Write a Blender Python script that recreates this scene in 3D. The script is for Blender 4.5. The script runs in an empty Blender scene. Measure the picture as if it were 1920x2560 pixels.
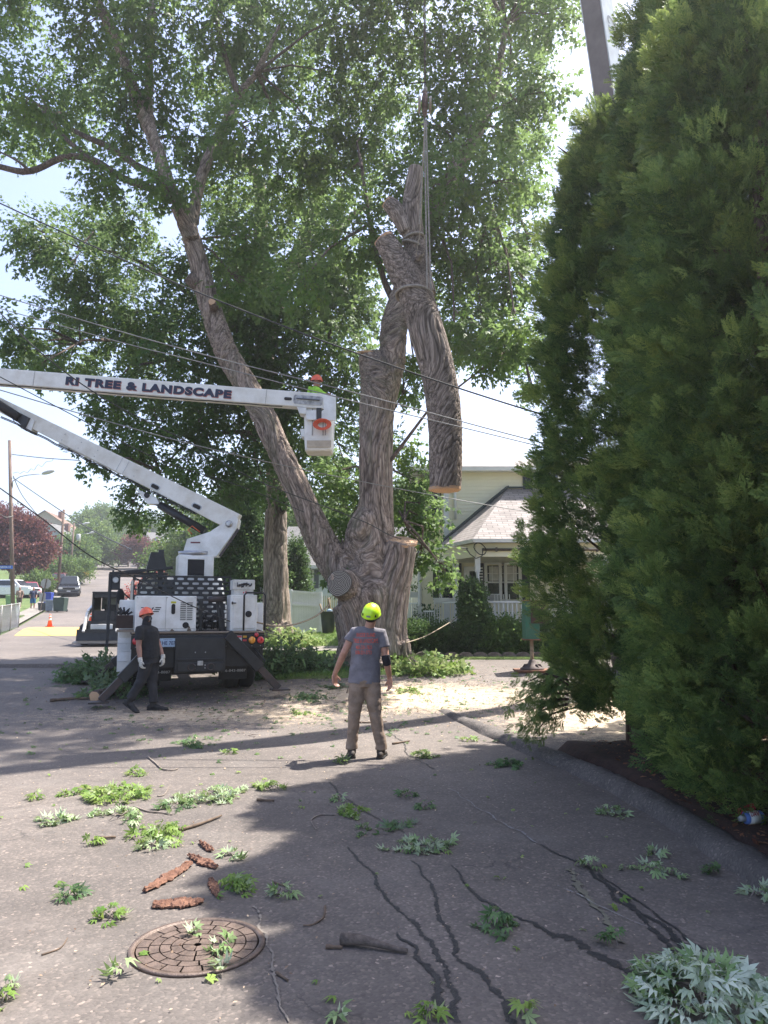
import bpy, bmesh, math, random
import numpy as np
from math import sin, cos, pi, atan, sqrt, radians, atan2
from mathutils import Matrix, Vector, noise as mnoise
C = bpy.context.scene
COL = C.collection
random.seed(7); RNG = np.random.default_rng(7)

# ---------------- camera, sky, sun, exposure ----------------
F = 1900.0; CAMH = 1.72; PT = atan(255 / F)
cam_d = bpy.data.cameras.new('camera'); cam = bpy.data.objects.new('camera', cam_d); COL.objects.link(cam)
cam_d.sensor_fit = 'VERTICAL'; cam_d.sensor_height = 36; cam_d.lens = 36 * F / 2560
cam_d.clip_start = .05; cam_d.clip_end = 4000
cam.location = (0, 0, CAMH); cam.rotation_euler = (pi / 2 + PT, 0, 0)
C.camera = cam
SUN = np.array([.79, .58, 1.75]); SUN /= np.linalg.norm(SUN)
EL = math.asin(SUN[2]); AZ = atan2(SUN[0], SUN[1])
W = bpy.data.worlds.new('World'); C.world = W; W.use_nodes = True
nt = W.node_tree; bg = nt.nodes['Background']
sky = nt.nodes.new('ShaderNodeTexSky'); sky.sky_type = 'NISHITA'; sky.sun_disc = False
sky.sun_elevation = EL; sky.sun_rotation = AZ; sky.air_density = 1.0; sky.dust_density = 1.6; sky.ozone_density = 1.6
hs = nt.nodes.new('ShaderNodeHueSaturation'); hs.inputs['Hue'].default_value = .512; hs.inputs['Saturation'].default_value = 1.0; hs.inputs['Value'].default_value = 1.0; nt.links.new(sky.outputs[0], hs.inputs['Color']); nt.links.new(hs.outputs[0], bg.inputs[0]); bg.inputs[1].default_value = .125
sd = bpy.data.lights.new('sun', 'SUN'); sd.energy = 5.0; sd.angle = radians(.55); sd.color = (1, .955, .89)
so = bpy.data.objects.new('sun', sd); COL.objects.link(so); so.location = (20, 15, 40)
so.rotation_euler = Vector(SUN).to_track_quat('Z', 'Y').to_euler()
C.view_settings.view_transform = 'Standard'; C.view_settings.look = 'None'
C.view_settings.exposure = 1.52; C.view_settings.gamma = 1
C.cycles.max_bounces = 8; C.cycles.transparent_max_bounces = 12; C.cycles.use_denoising = True

# ---------------- pixel <-> world helpers ----------------
def ray(px, py):
    u = (px - 960) / F; v = (1280 - py) / F
    return np.array([u, cos(PT) - v * sin(PT), sin(PT) + v * cos(PT)])
def P(px, py, Y):
    d = ray(px, py); return np.array([0, 0, CAMH]) + d * (Y / d[1])
def mpp(px, py, Y):                      # metres per photo pixel there
    return Y / ray(px, py)[1] / F
def proj(p):
    q = np.array(p, float) - [0, 0, CAMH]
    z = q[1] * cos(PT) + q[2] * sin(PT); y = -q[1] * sin(PT) + q[2] * cos(PT)
    return 960 + F * q[0] / z, 1280 - F * y / z
RY = [-60, 0, 11, 13.4, 15.4, 18, 31, 36, 42, 59, 73, 138, 284, 400, 520, 700, 1200]
RZ = [0, 0, 0, .07, .25, .34, .5, .7, .97, 2.06, 3.4, 10.3, 22.3, 30, 40, 66, 74]
LY = [0, 15, 18, 20, 22, 30, 60, 90, 1200]; LZ = [0, 0, .13, .2, .3, .45, .3, .1, .1]
def redge(y): return -2.7 - .34 * (y - 16) if y > 16 else -2.7
def road_z(y):
    y = np.asarray(y, float)
    return sum(np.interp(y + o, RY, RZ) for o in (-.8, -.4, 0, .4, .8)) / 5
def gz(x, y):
    x = np.asarray(x, float); y = np.asarray(y, float)
    re = -2.7 - .34 * np.maximum(y - 16, 0)
    k = np.clip((x - re) / 1.2, 0, 1); k = k * k * (3 - 2 * k)
    z = road_z(y) + k * np.interp(y, LY, LZ)
    far = np.clip((y - 320) / 250, 0, 1)
    z = z + far * (9 * np.sin(x / 130 + 1.2) + 6 * np.sin(x / 47 + y / 90)) + far * np.clip((-x - 100) / 300, 0, 1) * 6
    return z
def gzf(x, y): return float(gz(x, y))
def G(px, py, off=0.0):
    d = ray(px, py); t0 = 1.0
    t = 1.0
    while t < 1500:
        p = np.array([0, 0, CAMH]) + d * t
        if p[2] <= gzf(p[0], p[1]) + off: break
        t0 = t; t *= 1.01
    for _ in range(30):
        m = (t0 + t) / 2; p = np.array([0, 0, CAMH]) + d * m
        if p[2] <= gzf(p[0], p[1]) + off: t = m
        else: t0 = m
    return np.array([0, 0, CAMH]) + d * t

# ---------------- materials ----------------
def newmat(name):
    m = bpy.data.materials.new(name); m.use_nodes = True
    n = m.node_tree; return m, n, n.nodes['Principled BSDF']
def N(n, t, **k):
    o = n.nodes.new(t)
    for a, b in k.items():
        if a.startswith('i_'): o.inputs[a[2:].replace('_', ' ')].default_value = b
        else: setattr(o, a, b)
    return o
def col4(c): return (c[0], c[1], c[2], 1)
def coords(n, kind='Object', scale=(1, 1, 1)):
    tc = N(n, 'ShaderNodeTexCoord'); mp = N(n, 'ShaderNodeMapping'); mp.inputs['Scale'].default_value = scale
    n.links.new(tc.outputs[kind], mp.inputs[0]); return mp.outputs[0]
def noise_node(n, vec, scale, detail=4, rough=.6):
    o = N(n, 'ShaderNodeTexNoise'); o.inputs['Scale'].default_value = scale; o.inputs['Detail'].default_value = detail
    o.inputs['Roughness'].default_value = rough; n.links.new(vec, o.inputs['Vector']); return o.outputs['Fac']
def ramp(n, fac, stops):
    r = N(n, 'ShaderNodeValToRGB'); e = r.color_ramp.elements
    while len(e) < len(stops): e.new(.5)
    for el, (p, c) in zip(e, stops): el.position = p; el.color = col4(c) if len(c) == 3 else c
    n.links.new(fac, r.inputs[0]); return r.outputs[0]
def mix(n, a, b, f, mode='MIX'):
    m = N(n, 'ShaderNodeMix', data_type='RGBA', blend_type=mode)
    for s, v in ((m.inputs[6], a), (m.inputs[7], b), (m.inputs[0], f)):
        if hasattr(v, 'is_output'): n.links.new(v, s)
        elif isinstance(v, (int, float)): s.default_value = v
        else: s.default_value = col4(v)
    return m.outputs[2]
def mathn(n, op, a, b=0.0, c=None):
    m = N(n, 'ShaderNodeMath', operation=op)
    for i, v in enumerate((a, b) if c is None else (a, b, c)):
        if hasattr(v, 'is_output'): n.links.new(v, m.inputs[i])
        else: m.inputs[i].default_value = v
    return m.outputs[0]
def bump(n, bs, h, strength=.3, dist=.01):
    b = N(n, 'ShaderNodeBump'); b.inputs['Strength'].default_value = strength; b.inputs['Distance'].default_value = dist
    n.links.new(h, b.inputs['Height']); n.links.new(b.outputs[0], bs.inputs['Normal'])
MATS = {}
def M(name, c=None, rough=.6, metal=0., var=.12, vs=6., bmp=0., bs_=60., c2=None, emit=None, spec=None, coat=0., streak=None):
    """plain surface with slow colour variation, grime and optional bump"""
    if name in MATS: return MATS[name]
    m, n, b = newmat(name)
    v = coords(n, 'Object', streak or (1, 1, 1))
    f = noise_node(n, v, vs, 5, .65)
    c2 = c2 or tuple(x * (1 - var * 2.2) for x in c)
    col = ramp(n, f, [(.3, c2), (.62, c)])
    n.links.new(col, b.inputs['Base Color'])
    f2 = noise_node(n, coords(n), vs * 3.1, 3)
    rr = mathn(n, 'MULTIPLY_ADD', f2, .25, max(.03, rough - .125)); n.links.new(rr, b.inputs['Roughness'])
    b.inputs['Metallic'].default_value = metal
    if spec is not None: b.inputs['Specular IOR Level'].default_value = spec
    if coat: b.inputs['Coat Weight'].default_value = coat
    if bmp: bump(n, b, noise_node(n, coords(n), bs_, 3), bmp, .01)
    if emit: b.inputs['Emission Color'].default_value = col4(emit); b.inputs['Emission Strength'].default_value = 1
    MATS[name] = m; return m
def leafmat(name, c1, c2, c3, trans=.45, rough=.5, under=None):
    """leaf tissue: colour per leaf from the 'tint' attribute, part of the light passes through"""
    if name in MATS: return MATS[name]
    m, n, b = newmat(name)
    at = N(n, 'ShaderNodeAttribute', attribute_name='tint')
    col = ramp(n, at.outputs['Fac'], [(0., c1), (.5, c2), (1., c3)])
    if under:
        ge = N(n, 'ShaderNodeNewGeometry'); col = mix(n, col, under, ge.outputs['Backfacing'])
    b.inputs['Roughness'].default_value = rough; b.inputs['Specular IOR Level'].default_value = .25
    n.links.new(col, b.inputs['Base Color'])
    tr = N(n, 'ShaderNodeBsdfTranslucent')
    tcol = mix(n, col, (.95, 1.0, .10), .55, 'MULTIPLY'); g = N(n, 'ShaderNodeGamma'); g.inputs[1].default_value = .62
    n.links.new(tcol, g.inputs[0]); n.links.new(g.outputs[0], tr.inputs[0])
    ms = N(n, 'ShaderNodeMixShader'); ms.inputs[0].default_value = trans
    n.links.new(b.outputs[0], ms.inputs[1]); n.links.new(tr.outputs[0], ms.inputs[2])
    n.links.new(ms.outputs[0], n.nodes['Material Output'].inputs[0]); MATS[name] = m; return m

def asphalt():
    m, n, b = newmat('asphalt'); v = coords(n, 'Object')
    big = noise_node(n, v, .35, 5, .6); mid = noise_node(n, v, 3.2, 5, .7)
    col = ramp(n, big, [(.3, (.126, .107, .092)), (.7, (.186, .158, .137))])
    col = mix(n, col, ramp(n, mid, [(.35, (.7, .7, .7)), (.7, (1.12, 1.1, 1.08))]), .6, 'MULTIPLY')
    vo = N(n, 'ShaderNodeTexVoronoi'); vo.inputs['Scale'].default_value = 62; n.links.new(v, vo.inputs['Vector'])
    stone = ramp(n, vo.outputs['Color'], [(.0, (.6, .6, .6)), (.7, (.95, .95, .95)), (.9, (1.5, 1.45, 1.4)), (1., (3.2, 3.0, 2.8))])
    col = mix(n, col, stone, .85, 'MULTIPLY')
    col = mix(n, col, ramp(n, noise_node(n, v, .16, 3, .5), [(.35, (.78, .78, .8)), (.65, (1.14, 1.12, 1.1))]), 1, 'MULTIPLY')
    # old hairline cracks
    vc = N(n, 'ShaderNodeTexVoronoi', feature='DISTANCE_TO_EDGE'); vc.inputs['Scale'].default_value = .55
    wn = N(n, 'ShaderNodeTexNoise'); wn.inputs['Scale'].default_value = 2.5; wn.inputs['Detail'].default_value = 6
    n.links.new(v, wn.inputs['Vector']); vadd = N(n, 'ShaderNodeVectorMath', operation='MULTIPLY_ADD')
    n.links.new(wn.outputs['Color'], vadd.inputs[0]); vadd.inputs[1].default_value = (.9, .9, .9); n.links.new(v, vadd.inputs[2])
    n.links.new(vadd.outputs[0], vc.inputs['Vector'])
    gate = ramp(n, noise_node(n, v, .5, 2), [(.5, (0, 0, 0)), (.62, (1, 1, 1))])
    ck = ramp(n, vc.outputs['Distance'], [(0., (1, 1, 1)), (.009, (0, 0, 0))])
    ckf = mathn(n, 'MULTIPLY', ck, gate)
    col = mix(n, col, (.03, .028, .027), mathn(n, 'MULTIPLY', ckf, .7))
    # dust, pale chalky wear and rusty patches
    dust = ramp(n, noise_node(n, v, .9, 6, .7), [(.52, (0, 0, 0)), (.75, (1, 1, 1))])
    col = mix(n, col, (.24, .215, .19), mathn(n, 'MULTIPLY', dust, .35))
    # sawdust blown over the asphalt round the tree: pale tan layer, thickest by the drive
    sp = N(n, 'ShaderNodeSeparateXYZ'); n.links.new(v, sp.inputs[0])
    def blob(cx, cy, rx, ry):
        dx = mathn(n, 'DIVIDE', mathn(n, 'SUBTRACT', sp.outputs[0], cx), rx); dy = mathn(n, 'DIVIDE', mathn(n, 'SUBTRACT', sp.outputs[1], cy), ry)
        d2 = mathn(n, 'ADD', mathn(n, 'MULTIPLY', dx, dx), mathn(n, 'MULTIPLY', dy, dy))
        return mathn(n, 'MAXIMUM', mathn(n, 'SUBTRACT', 1.15, mathn(n, 'SQRT', d2)), 0)
    s = mathn(n, 'MAXIMUM', blob(.4, 14.6, 4.2, 2.1), mathn(n, 'MULTIPLY', blob(-3.2, 12.9, 4.2, 1.7), .75))
    s = mathn(n, 'MAXIMUM', s, blob(4.6, 12.8, 3.9, 4.5))
    ns = noise_node(n, v, 5.5, 6, .75)
    fine = noise_node(n, v, 45, 3, .8)
    s2 = mathn(n, 'ADD', mathn(n, 'MULTIPLY', s, 1.3), mathn(n, 'MULTIPLY_ADD', ns, 1.5, mathn(n, 'MULTIPLY_ADD', fine, 1.6, -1.85)))
    sf = ramp(n, s2, [(.2, (0, 0, 0)), (.75, (1, 1, 1))])
    sf = mathn(n, 'MULTIPLY', sf, mathn(n, 'MINIMUM', mathn(n, 'MULTIPLY', s, 3.), 1))
    sc = ramp(n, noise_node(n, v, 9, 4), [(.3, (.42, .30, .19)), (.7, (.64, .52, .36))])
    col = mix(n, col, sc, mathn(n, 'MULTIPLY', sf, .9))
    n.links.new(col, b.inputs['Base Color']); b.inputs['Roughness'].default_value = .82
    h = mathn(n, 'ADD', mathn(n, 'MULTIPLY', vo.outputs['Distance'], -.7), mathn(n, 'MULTIPLY', ckf, -1.2))
    bump(n, b, h, .55, .006); MATS['asphalt'] = m; return m
def barkmat(name, dark, light, moss=None, attr=True, sc=30):
    if name in MATS: return MATS[name]
    m, n, b = newmat(name)
    if attr: v = N(n, 'ShaderNodeAttribute', attribute_name='barkco').outputs['Vector']
    else: v = coords(n, 'Object', (1, 1, .14))
    f1 = noise_node(n, v, sc, 6, .7); f2 = noise_node(n, v, sc * .18, 4); f3 = noise_node(n, v, sc * 4, 4, .7)
    vo = N(n, 'ShaderNodeTexVoronoi', feature='DISTANCE_TO_EDGE'); vo.inputs['Scale'].default_value = sc * .8
    wn = N(n, 'ShaderNodeVectorMath', operation='MULTIPLY_ADD'); nz = N(n, 'ShaderNodeTexNoise'); nz.inputs['Scale'].default_value = sc * .5
    n.links.new(v, nz.inputs['Vector']); n.links.new(nz.outputs['Color'], wn.inputs[0]); wn.inputs[1].default_value = (.12, .12, .12); n.links.new(v, wn.inputs[2])
    n.links.new(wn.outputs[0], vo.inputs['Vector'])
    plate = ramp(n, vo.outputs['Distance'], [(0., (0, 0, 0)), (.22, (1, 1, 1))])
    h = mathn(n, 'ADD', mathn(n, 'MULTIPLY', plate, .42), mathn(n, 'MULTIPLY', f1, .72))
    col = ramp(n, h, [(.15, tuple(x * .5 for x in dark)), (.5, dark), (.85, light)])
    col = mix(n, col, ramp(n, f2, [(.35, (.75, .72, .7)), (.65, (1.2, 1.15, 1.1))]), .8, 'MULTIPLY')
    rg = N(n, 'ShaderNodeAttribute', attribute_name='ridge')
    if attr: col = mix(n, col, ramp(n, rg.outputs['Fac'], [(0., (.22, .2, .2)), (.45, (.85, .85, .85)), (1., (1.12, 1.1, 1.1))]), 1., 'MULTIPLY')
    if moss: col = mix(n, col, moss, mathn(n, 'MULTIPLY', ramp(n, noise_node(n, v, sc * .11, 5, .7), [(.5, (0, 0, 0)), (.68, (1, 1, 1))]), .6))
    n.links.new(col, b.inputs['Base Color']); b.inputs['Roughness'].default_value = .9; b.inputs['Specular IOR Level'].default_value = .2
    bump(n, b, mathn(n, 'ADD', h, mathn(n, 'MULTIPLY', f3, .35)), .8, .03); MATS[name] = m; return m
def grassmat():
    m, n, b = newmat('lawn_soil'); v = coords(n)
    col = ramp(n, noise_node(n, v, 1.3, 6, .7), [(.3, (.05, .085, .02)), (.5, (.09, .14, .03)), (.75, (.16, .17, .06))])
    n.links.new(mix(n, col, ramp(n, noise_node(n, v, 30, 3), [(.3, (.6, .6, .6)), (.7, (1.2, 1.2, 1.2))]), .8, 'MULTIPLY'), b.inputs['Base Color'])
    b.inputs['Roughness'].default_value = .95; bump(n, b, noise_node(n, v, 40, 4), .8, .03); MATS['lawn_soil'] = m; return m
def concretemat(name, c, speck=90, grime=.4):
    m, n, b = newmat(name); v = coords(n)
    col = ramp(n, noise_node(n, v, 2.2, 6, .7), [(.3, tuple(x * .6 for x in c)), (.7, c)])
    vo = N(n, 'ShaderNodeTexVoronoi'); vo.inputs['Scale'].default_value = speck; n.links.new(v, vo.inputs['Vector'])
    col = mix(n, col, ramp(n, vo.outputs['Color'], [(0, (.5, .5, .5)), (.75, (.95, .95, .95)), (1, (2.1, 2, 1.9))]), .8, 'MULTIPLY')
    n.links.new(col, b.inputs['Base Color']); b.inputs['Roughness'].default_value = .85
    bump(n, b, vo.outputs['Distance'], .6, .008); MATS[name] = m; return m
def shinglemat(name, c, w=.32, h=.14, kind='Object'):
    m, n, b = newmat(name)
    v = N(n, 'ShaderNodeUVMap').outputs[0]
    br = N(n, 'ShaderNodeTexBrick'); br.inputs['Scale'].default_value = 1; br.inputs['Brick Width'].default_value = w; br.inputs['Row Height'].default_value = h
    br.inputs['Mortar Size'].default_value = .008; br.inputs['Color1'].default_value = col4(c); br.inputs['Color2'].default_value = col4(tuple(x * .72 for x in c))
    br.inputs['Mortar'].default_value = col4(tuple(x * .3 for x in c)); n.links.new(v, br.inputs['Vector'])
    col = mix(n, br.outputs['Color'], ramp(n, noise_node(n, v, 2, 5), [(.3, (.8, .8, .8)), (.7, (1.15, 1.15, 1.15))]), .8, 'MULTIPLY')
    n.links.new(col, b.inputs['Base Color']); b.inputs['Roughness'].default_value = .9
    bump(n, b, mathn(n, 'SUBTRACT', 1, br.outputs['Fac']), .6, .012); MATS[name] = m; return m
def endgrain(name, c1, c2):
    """sawn wood face: rings round the object's own UV centre"""
    m, n, b = newmat(name); v = N(n, 'ShaderNodeUVMap').outputs[0]
    w = N(n, 'ShaderNodeTexWave', wave_type='RINGS', rings_direction='SPHERICAL'); w.inputs['Scale'].default_value = 2.6
    w.inputs['Distortion'].default_value = 3; w.inputs['Detail'].default_value = 3; n.links.new(v, w.inputs['Vector'])
    col = mix(n, ramp(n, w.outputs['Fac'], [(.2, c1), (.8, c2)]), ramp(n, noise_node(n, v, 14, 5), [(.35, (.6, .55, .5)), (.7, (1.1, 1.1, 1.1))]), .7, 'MULTIPLY')
    n.links.new(col, b.inputs['Base Color']); b.inputs['Roughness'].default_value = .85; MATS[name] = m; return m

# ---------------- mesh building ----------------
def wmat(o):
    m = Matrix.Identity(4)
    while o is not None:
        b = Matrix.LocRotScale(o.location, o.rotation_euler, o.scale); m = b @ m; o = o.parent
    return m
def frame(axis, up=None):
    a = np.array(axis, float); a /= np.linalg.norm(a) + 1e-12
    u = np.array(up if up is not None else ((0, 0, 1) if abs(a[2]) < .9 else (1, 0, 0)), float)
    s = np.cross(u, a); s /= np.linalg.norm(s) + 1e-12
    return s, np.cross(a, s), a
def raw_mesh(name, V, loops, starts, totals, mats, parent=None, mi=None, smooth=False, tint=None, uv=None, world=False, loc=None):
    me = bpy.data.meshes.new(name); V = np.asarray(V, np.float32)
    if world and parent is not None:
        Mi = np.array(wmat(parent).inverted(), np.float32); V = V @ Mi[:3, :3].T + Mi[:3, 3]
    if loc is not None: V = V - np.array(loc, np.float32)
    me.vertices.add(len(V)); me.vertices.foreach_set('co', V.ravel())
    me.loops.add(len(loops)); me.loops.foreach_set('vertex_index', np.asarray(loops, np.int32))
    me.polygons.add(len(starts)); me.polygons.foreach_set('loop_start', np.asarray(starts, np.int32))
    try: me.polygons.foreach_set('loop_total', np.asarray(totals, np.int32))
    except Exception: pass
    if mi is not None: me.polygons.foreach_set('material_index', np.asarray(mi, np.int32))
    if smooth is True: me.polygons.foreach_set('use_smooth', np.ones(len(starts), bool))
    elif smooth is not False: me.polygons.foreach_set('use_smooth', np.asarray(smooth, bool))
    if tint is not None:
        a = me.attributes.new('tint', 'FLOAT', 'POINT'); a.data.foreach_set('value', np.asarray(tint, np.float32))
    if uv is not None:
        l = me.uv_layers.new(name='UVMap'); l.data.foreach_set('uv', np.asarray(uv, np.float32).ravel())
    me.update(calc_edges=True)
    for m in (mats if isinstance(mats, (list, tuple)) else [mats]): me.materials.append(m)
    o = bpy.data.objects.new(name, me); COL.objects.link(o)
    if parent is not None: o.parent = parent
    if loc is not None: o.location = tuple(float(x) for x in loc)
    return o
class MB:
    def __init__(s): s.v = []; s.f = []; s.m = []; s.s = []; s.uv = []; s.k = 0
    def add(s, vs, fs, mi=0, smooth=False, uvs=None):
        b = len(s.v); s.v += [tuple(float(c) for c in v) for v in vs]
        for i, f in enumerate(fs):
            s.f.append([b + j for j in f]); s.m.append(mi); s.s.append(smooth)
            s.uv.append(uvs[i] if uvs is not None else [(0, 0)] * len(f))
        return s
    def box(s, c, d, R=None, mi=0, top=None, uvm=False):
        """box centred at c, size d, optional 3 axes R, top=(sx,sy) shrinks the top face"""
        R = np.eye(3) if R is None else np.array(R, float); t = top or (1, 1); vs = []
        for z in (-.5, .5):
            k = t if z > 0 else (1, 1)
            for x, y in ((-.5, -.5), (.5, -.5), (.5, .5), (-.5, .5)):
                vs.append(np.array(c, float) + R[0] * x * d[0] * k[0] + R[1] * y * d[1] * k[1] + R[2] * z * d[2])
        return s.add(vs, [(0, 3, 2, 1), (4, 5, 6, 7), (0, 1, 5, 4), (1, 2, 6, 5), (2, 3, 7, 6), (3, 0, 4, 7)], mi)
    def bx(s, x0, x1, y0, y1, z0, z1, mi=0): return s.box(((x0 + x1) / 2, (y0 + y1) / 2, (z0 + z1) / 2), (x1 - x0, y1 - y0, z1 - z0), None, mi)
    def beam(s, p0, p1, w, h, mi=0, up=None, w1=None, h1=None):
        p0 = np.array(p0, float); p1 = np.array(p1, float); sx, uy, a = frame(p1 - p0, up); vs = []
        for p, ww, hh in ((p0, w, h), (p1, w1 or w, h1 or h)):
            for x, y in ((-.5, -.5), (.5, -.5), (.5, .5), (-.5, .5)): vs.append(p + sx * x * ww + uy * y * hh)
        return s.add(vs, [(0, 3, 2, 1), (4, 5, 6, 7), (0, 1, 5, 4), (1, 2, 6, 5), (2, 3, 7, 6), (3, 0, 4, 7)], mi)
    def tube(s, pts, r, n=10, mi=0, caps=True, flat=None, smooth=True, up=None, wob=0):
        pts = [np.array(p, float) for p in pts]; k = len(pts)
        r = [r] * k if isinstance(r, (int, float)) else list(r); vs = []; fs = []; uvs = []; L = 0
        u = None; sx = None
        for i, p in enumerate(pts):
            a = pts[min(i + 1, k - 1)] - pts[max(i - 1, 0)]
            if sx is None: sx, uy, a = frame(a, up)
            else:
                a = a / (np.linalg.norm(a) + 1e-12); sx = sx - a * np.dot(sx, a); sx /= np.linalg.norm(sx) + 1e-12; uy = np.cross(a, sx)
            for j in range(n):
                th = 2 * pi * j / n; rr = r[i] * (1 + (wob * (random.random() - .5) if wob else 0))
                vs.append(p + (sx * cos(th) * (flat[0] if flat else 1) + uy * sin(th) * (flat[1] if flat else 1)) * rr)
        d = [0]
        for i in range(1, k): d.append(d[-1] + float(np.linalg.norm(pts[i] - pts[i - 1])))
        for i in range(k - 1):
            for j in range(n):
                j2 = (j + 1) % n; fs.append((i * n + j, i * n + j2, (i + 1) * n + j2, (i + 1) * n + j))
                c = 2 * pi * r[0] / n; uvs.append([(j * c, d[i]), ((j + 1) * c, d[i]), ((j + 1) * c, d[i + 1]), (j * c, d[i + 1])])
        s.add(vs, fs, mi, smooth, uvs)
        if caps:
            b = len(s.v)
            for e, base in ((0, b - k * n), (1, b - n)):
                ring = [base + j for j in range(n)]
                s.f.append(ring[::-1] if e == 0 else ring); s.m.append(mi); s.s.append(False); s.uv.append([(cos(2 * pi * j / n), sin(2 * pi * j / n)) for j in range(n)][::-1 if e == 0 else 1])
        return s
    def prism(s, poly, o, ux, uy, depth, mi=0, smooth=False):
        """polygon (2d) in plane o+ux,uy extruded along ux x uy by depth"""
        o = np.array(o, float); ux = np.array(ux, float); uy = np.array(uy, float); w = np.cross(ux, uy) * depth; n = len(poly)
        vs = [o + ux * a + uy * b for a, b in poly] + [o + ux * a + uy * b + w for a, b in poly]
        area = sum(poly[i][0] * poly[(i + 1) % n][1] - poly[(i + 1) % n][0] * poly[i][1] for i in range(n))
        q = [tuple(range(n))[::-1], tuple(range(n, 2 * n))] + [(i, (i + 1) % n, n + (i + 1) % n, n + i) for i in range(n)]
        if (area < 0) != (depth < 0): q = [x[::-1] for x in q]
        return s.add(vs, q, mi, smooth)
    def lathe(s, prof, o, axis=(0, 0, 1), n=16, mi=0, smooth=True, sc=(1, 1), up=None):
        sx, uy, a = frame(axis, up); o = np.array(o, float); vs = []; k = len(prof)
        for r, z in prof:
            for j in range(n): th = 2 * pi * j / n; vs.append(o + a * z + sx * cos(th) * r * sc[0] + uy * sin(th) * r * sc[1])
        fs = [(i * n + j, i * n + (j + 1) % n, (i + 1) * n + (j + 1) % n, (i + 1) * n + j) for i in range(k - 1) for j in range(n)]
        s.add(vs, fs, mi, smooth); b = len(s.v)
        for e, base in ((0, b - k * n), (1, b - n)):
            if prof[-1 if e else 0][0] > 1e-4:
                ring = [base + j for j in range(n)]; s.f.append(ring if e else ring[::-1]); s.m.append(mi); s.s.append(False); s.uv.append([(cos(2 * pi * j / n), sin(2 * pi * j / n)) for j in range(n)])
        return s
    def ball(s, c, r, n=12, m=8, mi=0, R=None):
        r = (r, r, r) if isinstance(r, (int, float)) else r; R = np.eye(3) if R is None else np.array(R); vs = []
        for i in range(m + 1):
            ph = pi * i / m
            for j in range(n):
                th = 2 * pi * j / n; vs.append(np.array(c, float) + R[0] * r[0] * sin(ph) * cos(th) + R[1] * r[1] * sin(ph) * sin(th) - R[2] * r[2] * cos(ph))
        return s.add(vs, [(i * n + j, i * n + (j + 1) % n, (i + 1) * n + (j + 1) % n, (i + 1) * n + j) for i in range(m) for j in range(n)], mi, True)
    def quad(s, a, b, c, d, mi=0, uvs=None): return s.add([a, b, c, d], [(0, 1, 2, 3)], mi, False, [uvs] if uvs else None)
    def build(s, name, mats, parent=None, bevel=0, world=True, uv=False, loc=None, label=None):
        if not s.f: return None
        loops = [i for f in s.f for i in f]; tot = [len(f) for f in s.f]; st = np.concatenate([[0], np.cumsum(tot)[:-1]])
        uvv = [c for u in s.uv for c in u] if uv else None
        o = raw_mesh(name, np.array(s.v), loops, st, tot, mats, parent, s.m, s.s, None, uvv, world, loc)
        if bevel:
            b = o.modifiers.new('bevel', 'BEVEL'); b.width = bevel; b.segments = 2; b.limit_method = 'ANGLE'; b.angle_limit = radians(40)
        if label: o['label'] = label
        return o
def tag(o, label=None, cat=None, group=None, kind=None):
    if label: o['label'] = label
    if cat: o['category'] = cat
    if group: o['group'] = group
    if kind: o['kind'] = kind
    return o
def thing(name, label, cat, loc=(0, 0, 0), rz=0, group=None):
    o = bpy.data.objects.new(name, None); COL.objects.link(o); o.empty_display_size = .2
    o.location = tuple(float(x) for x in loc); o.rotation_euler = (0, 0, rz)
    return tag(o, label, cat, group)
def kids(o): return [c for c in bpy.data.objects if c.parent == o]
def dup(o, loc=None, rz=None, label=None, parent=None, scale=None):
    c = o.copy(); COL.objects.link(c)
    if parent is not None: c.parent = parent
    for k in kids(o): dup(k, parent=c)
    if loc is not None: c.location = tuple(float(x) for x in loc)
    if rz is not None: c.rotation_euler = (0, 0, rz)
    if scale: c.scale = scale
    if label: c['label'] = label
    return c
def text_mesh(txt, size, name, m, parent, o, ux, uy, depth=.004, bold=.0, width=None, shear=0, world=True, spacing=1.0):
    cu = bpy.data.curves.new('t', 'FONT'); cu.body = txt; cu.size = 1; cu.extrude = 0; cu.offset = bold; cu.align_x = 'LEFT'; cu.shear = shear; cu.space_character = spacing
    ob = bpy.data.objects.new('t', cu); COL.objects.link(ob); bpy.context.view_layer.update()
    me = bpy.data.meshes.new_from_object(ob.evaluated_get(bpy.context.evaluated_depsgraph_get()))
    V = np.array([v.co[:] for v in me.vertices]); fs = [list(p.vertices) for p in me.polygons]
    COL.objects.unlink(ob); bpy.data.objects.remove(ob); bpy.data.curves.remove(cu)
    V[:, 0] -= V[:, 0].min(); V[:, 1] -= V[:, 1].min()
    sx = width / V[:, 0].max() if width else size / .73; sy = size / V[:, 1].max()
    ux = np.array(ux, float); uy = np.array(uy, float); w = np.cross(ux, uy)
    pts = np.array(o, float) + V[:, :1] * sx * ux + V[:, 1:2] * sy * uy + w * depth
    b = MB(); b.add(pts, fs, 0); return b.build(name, m, parent, world=world)

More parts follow.
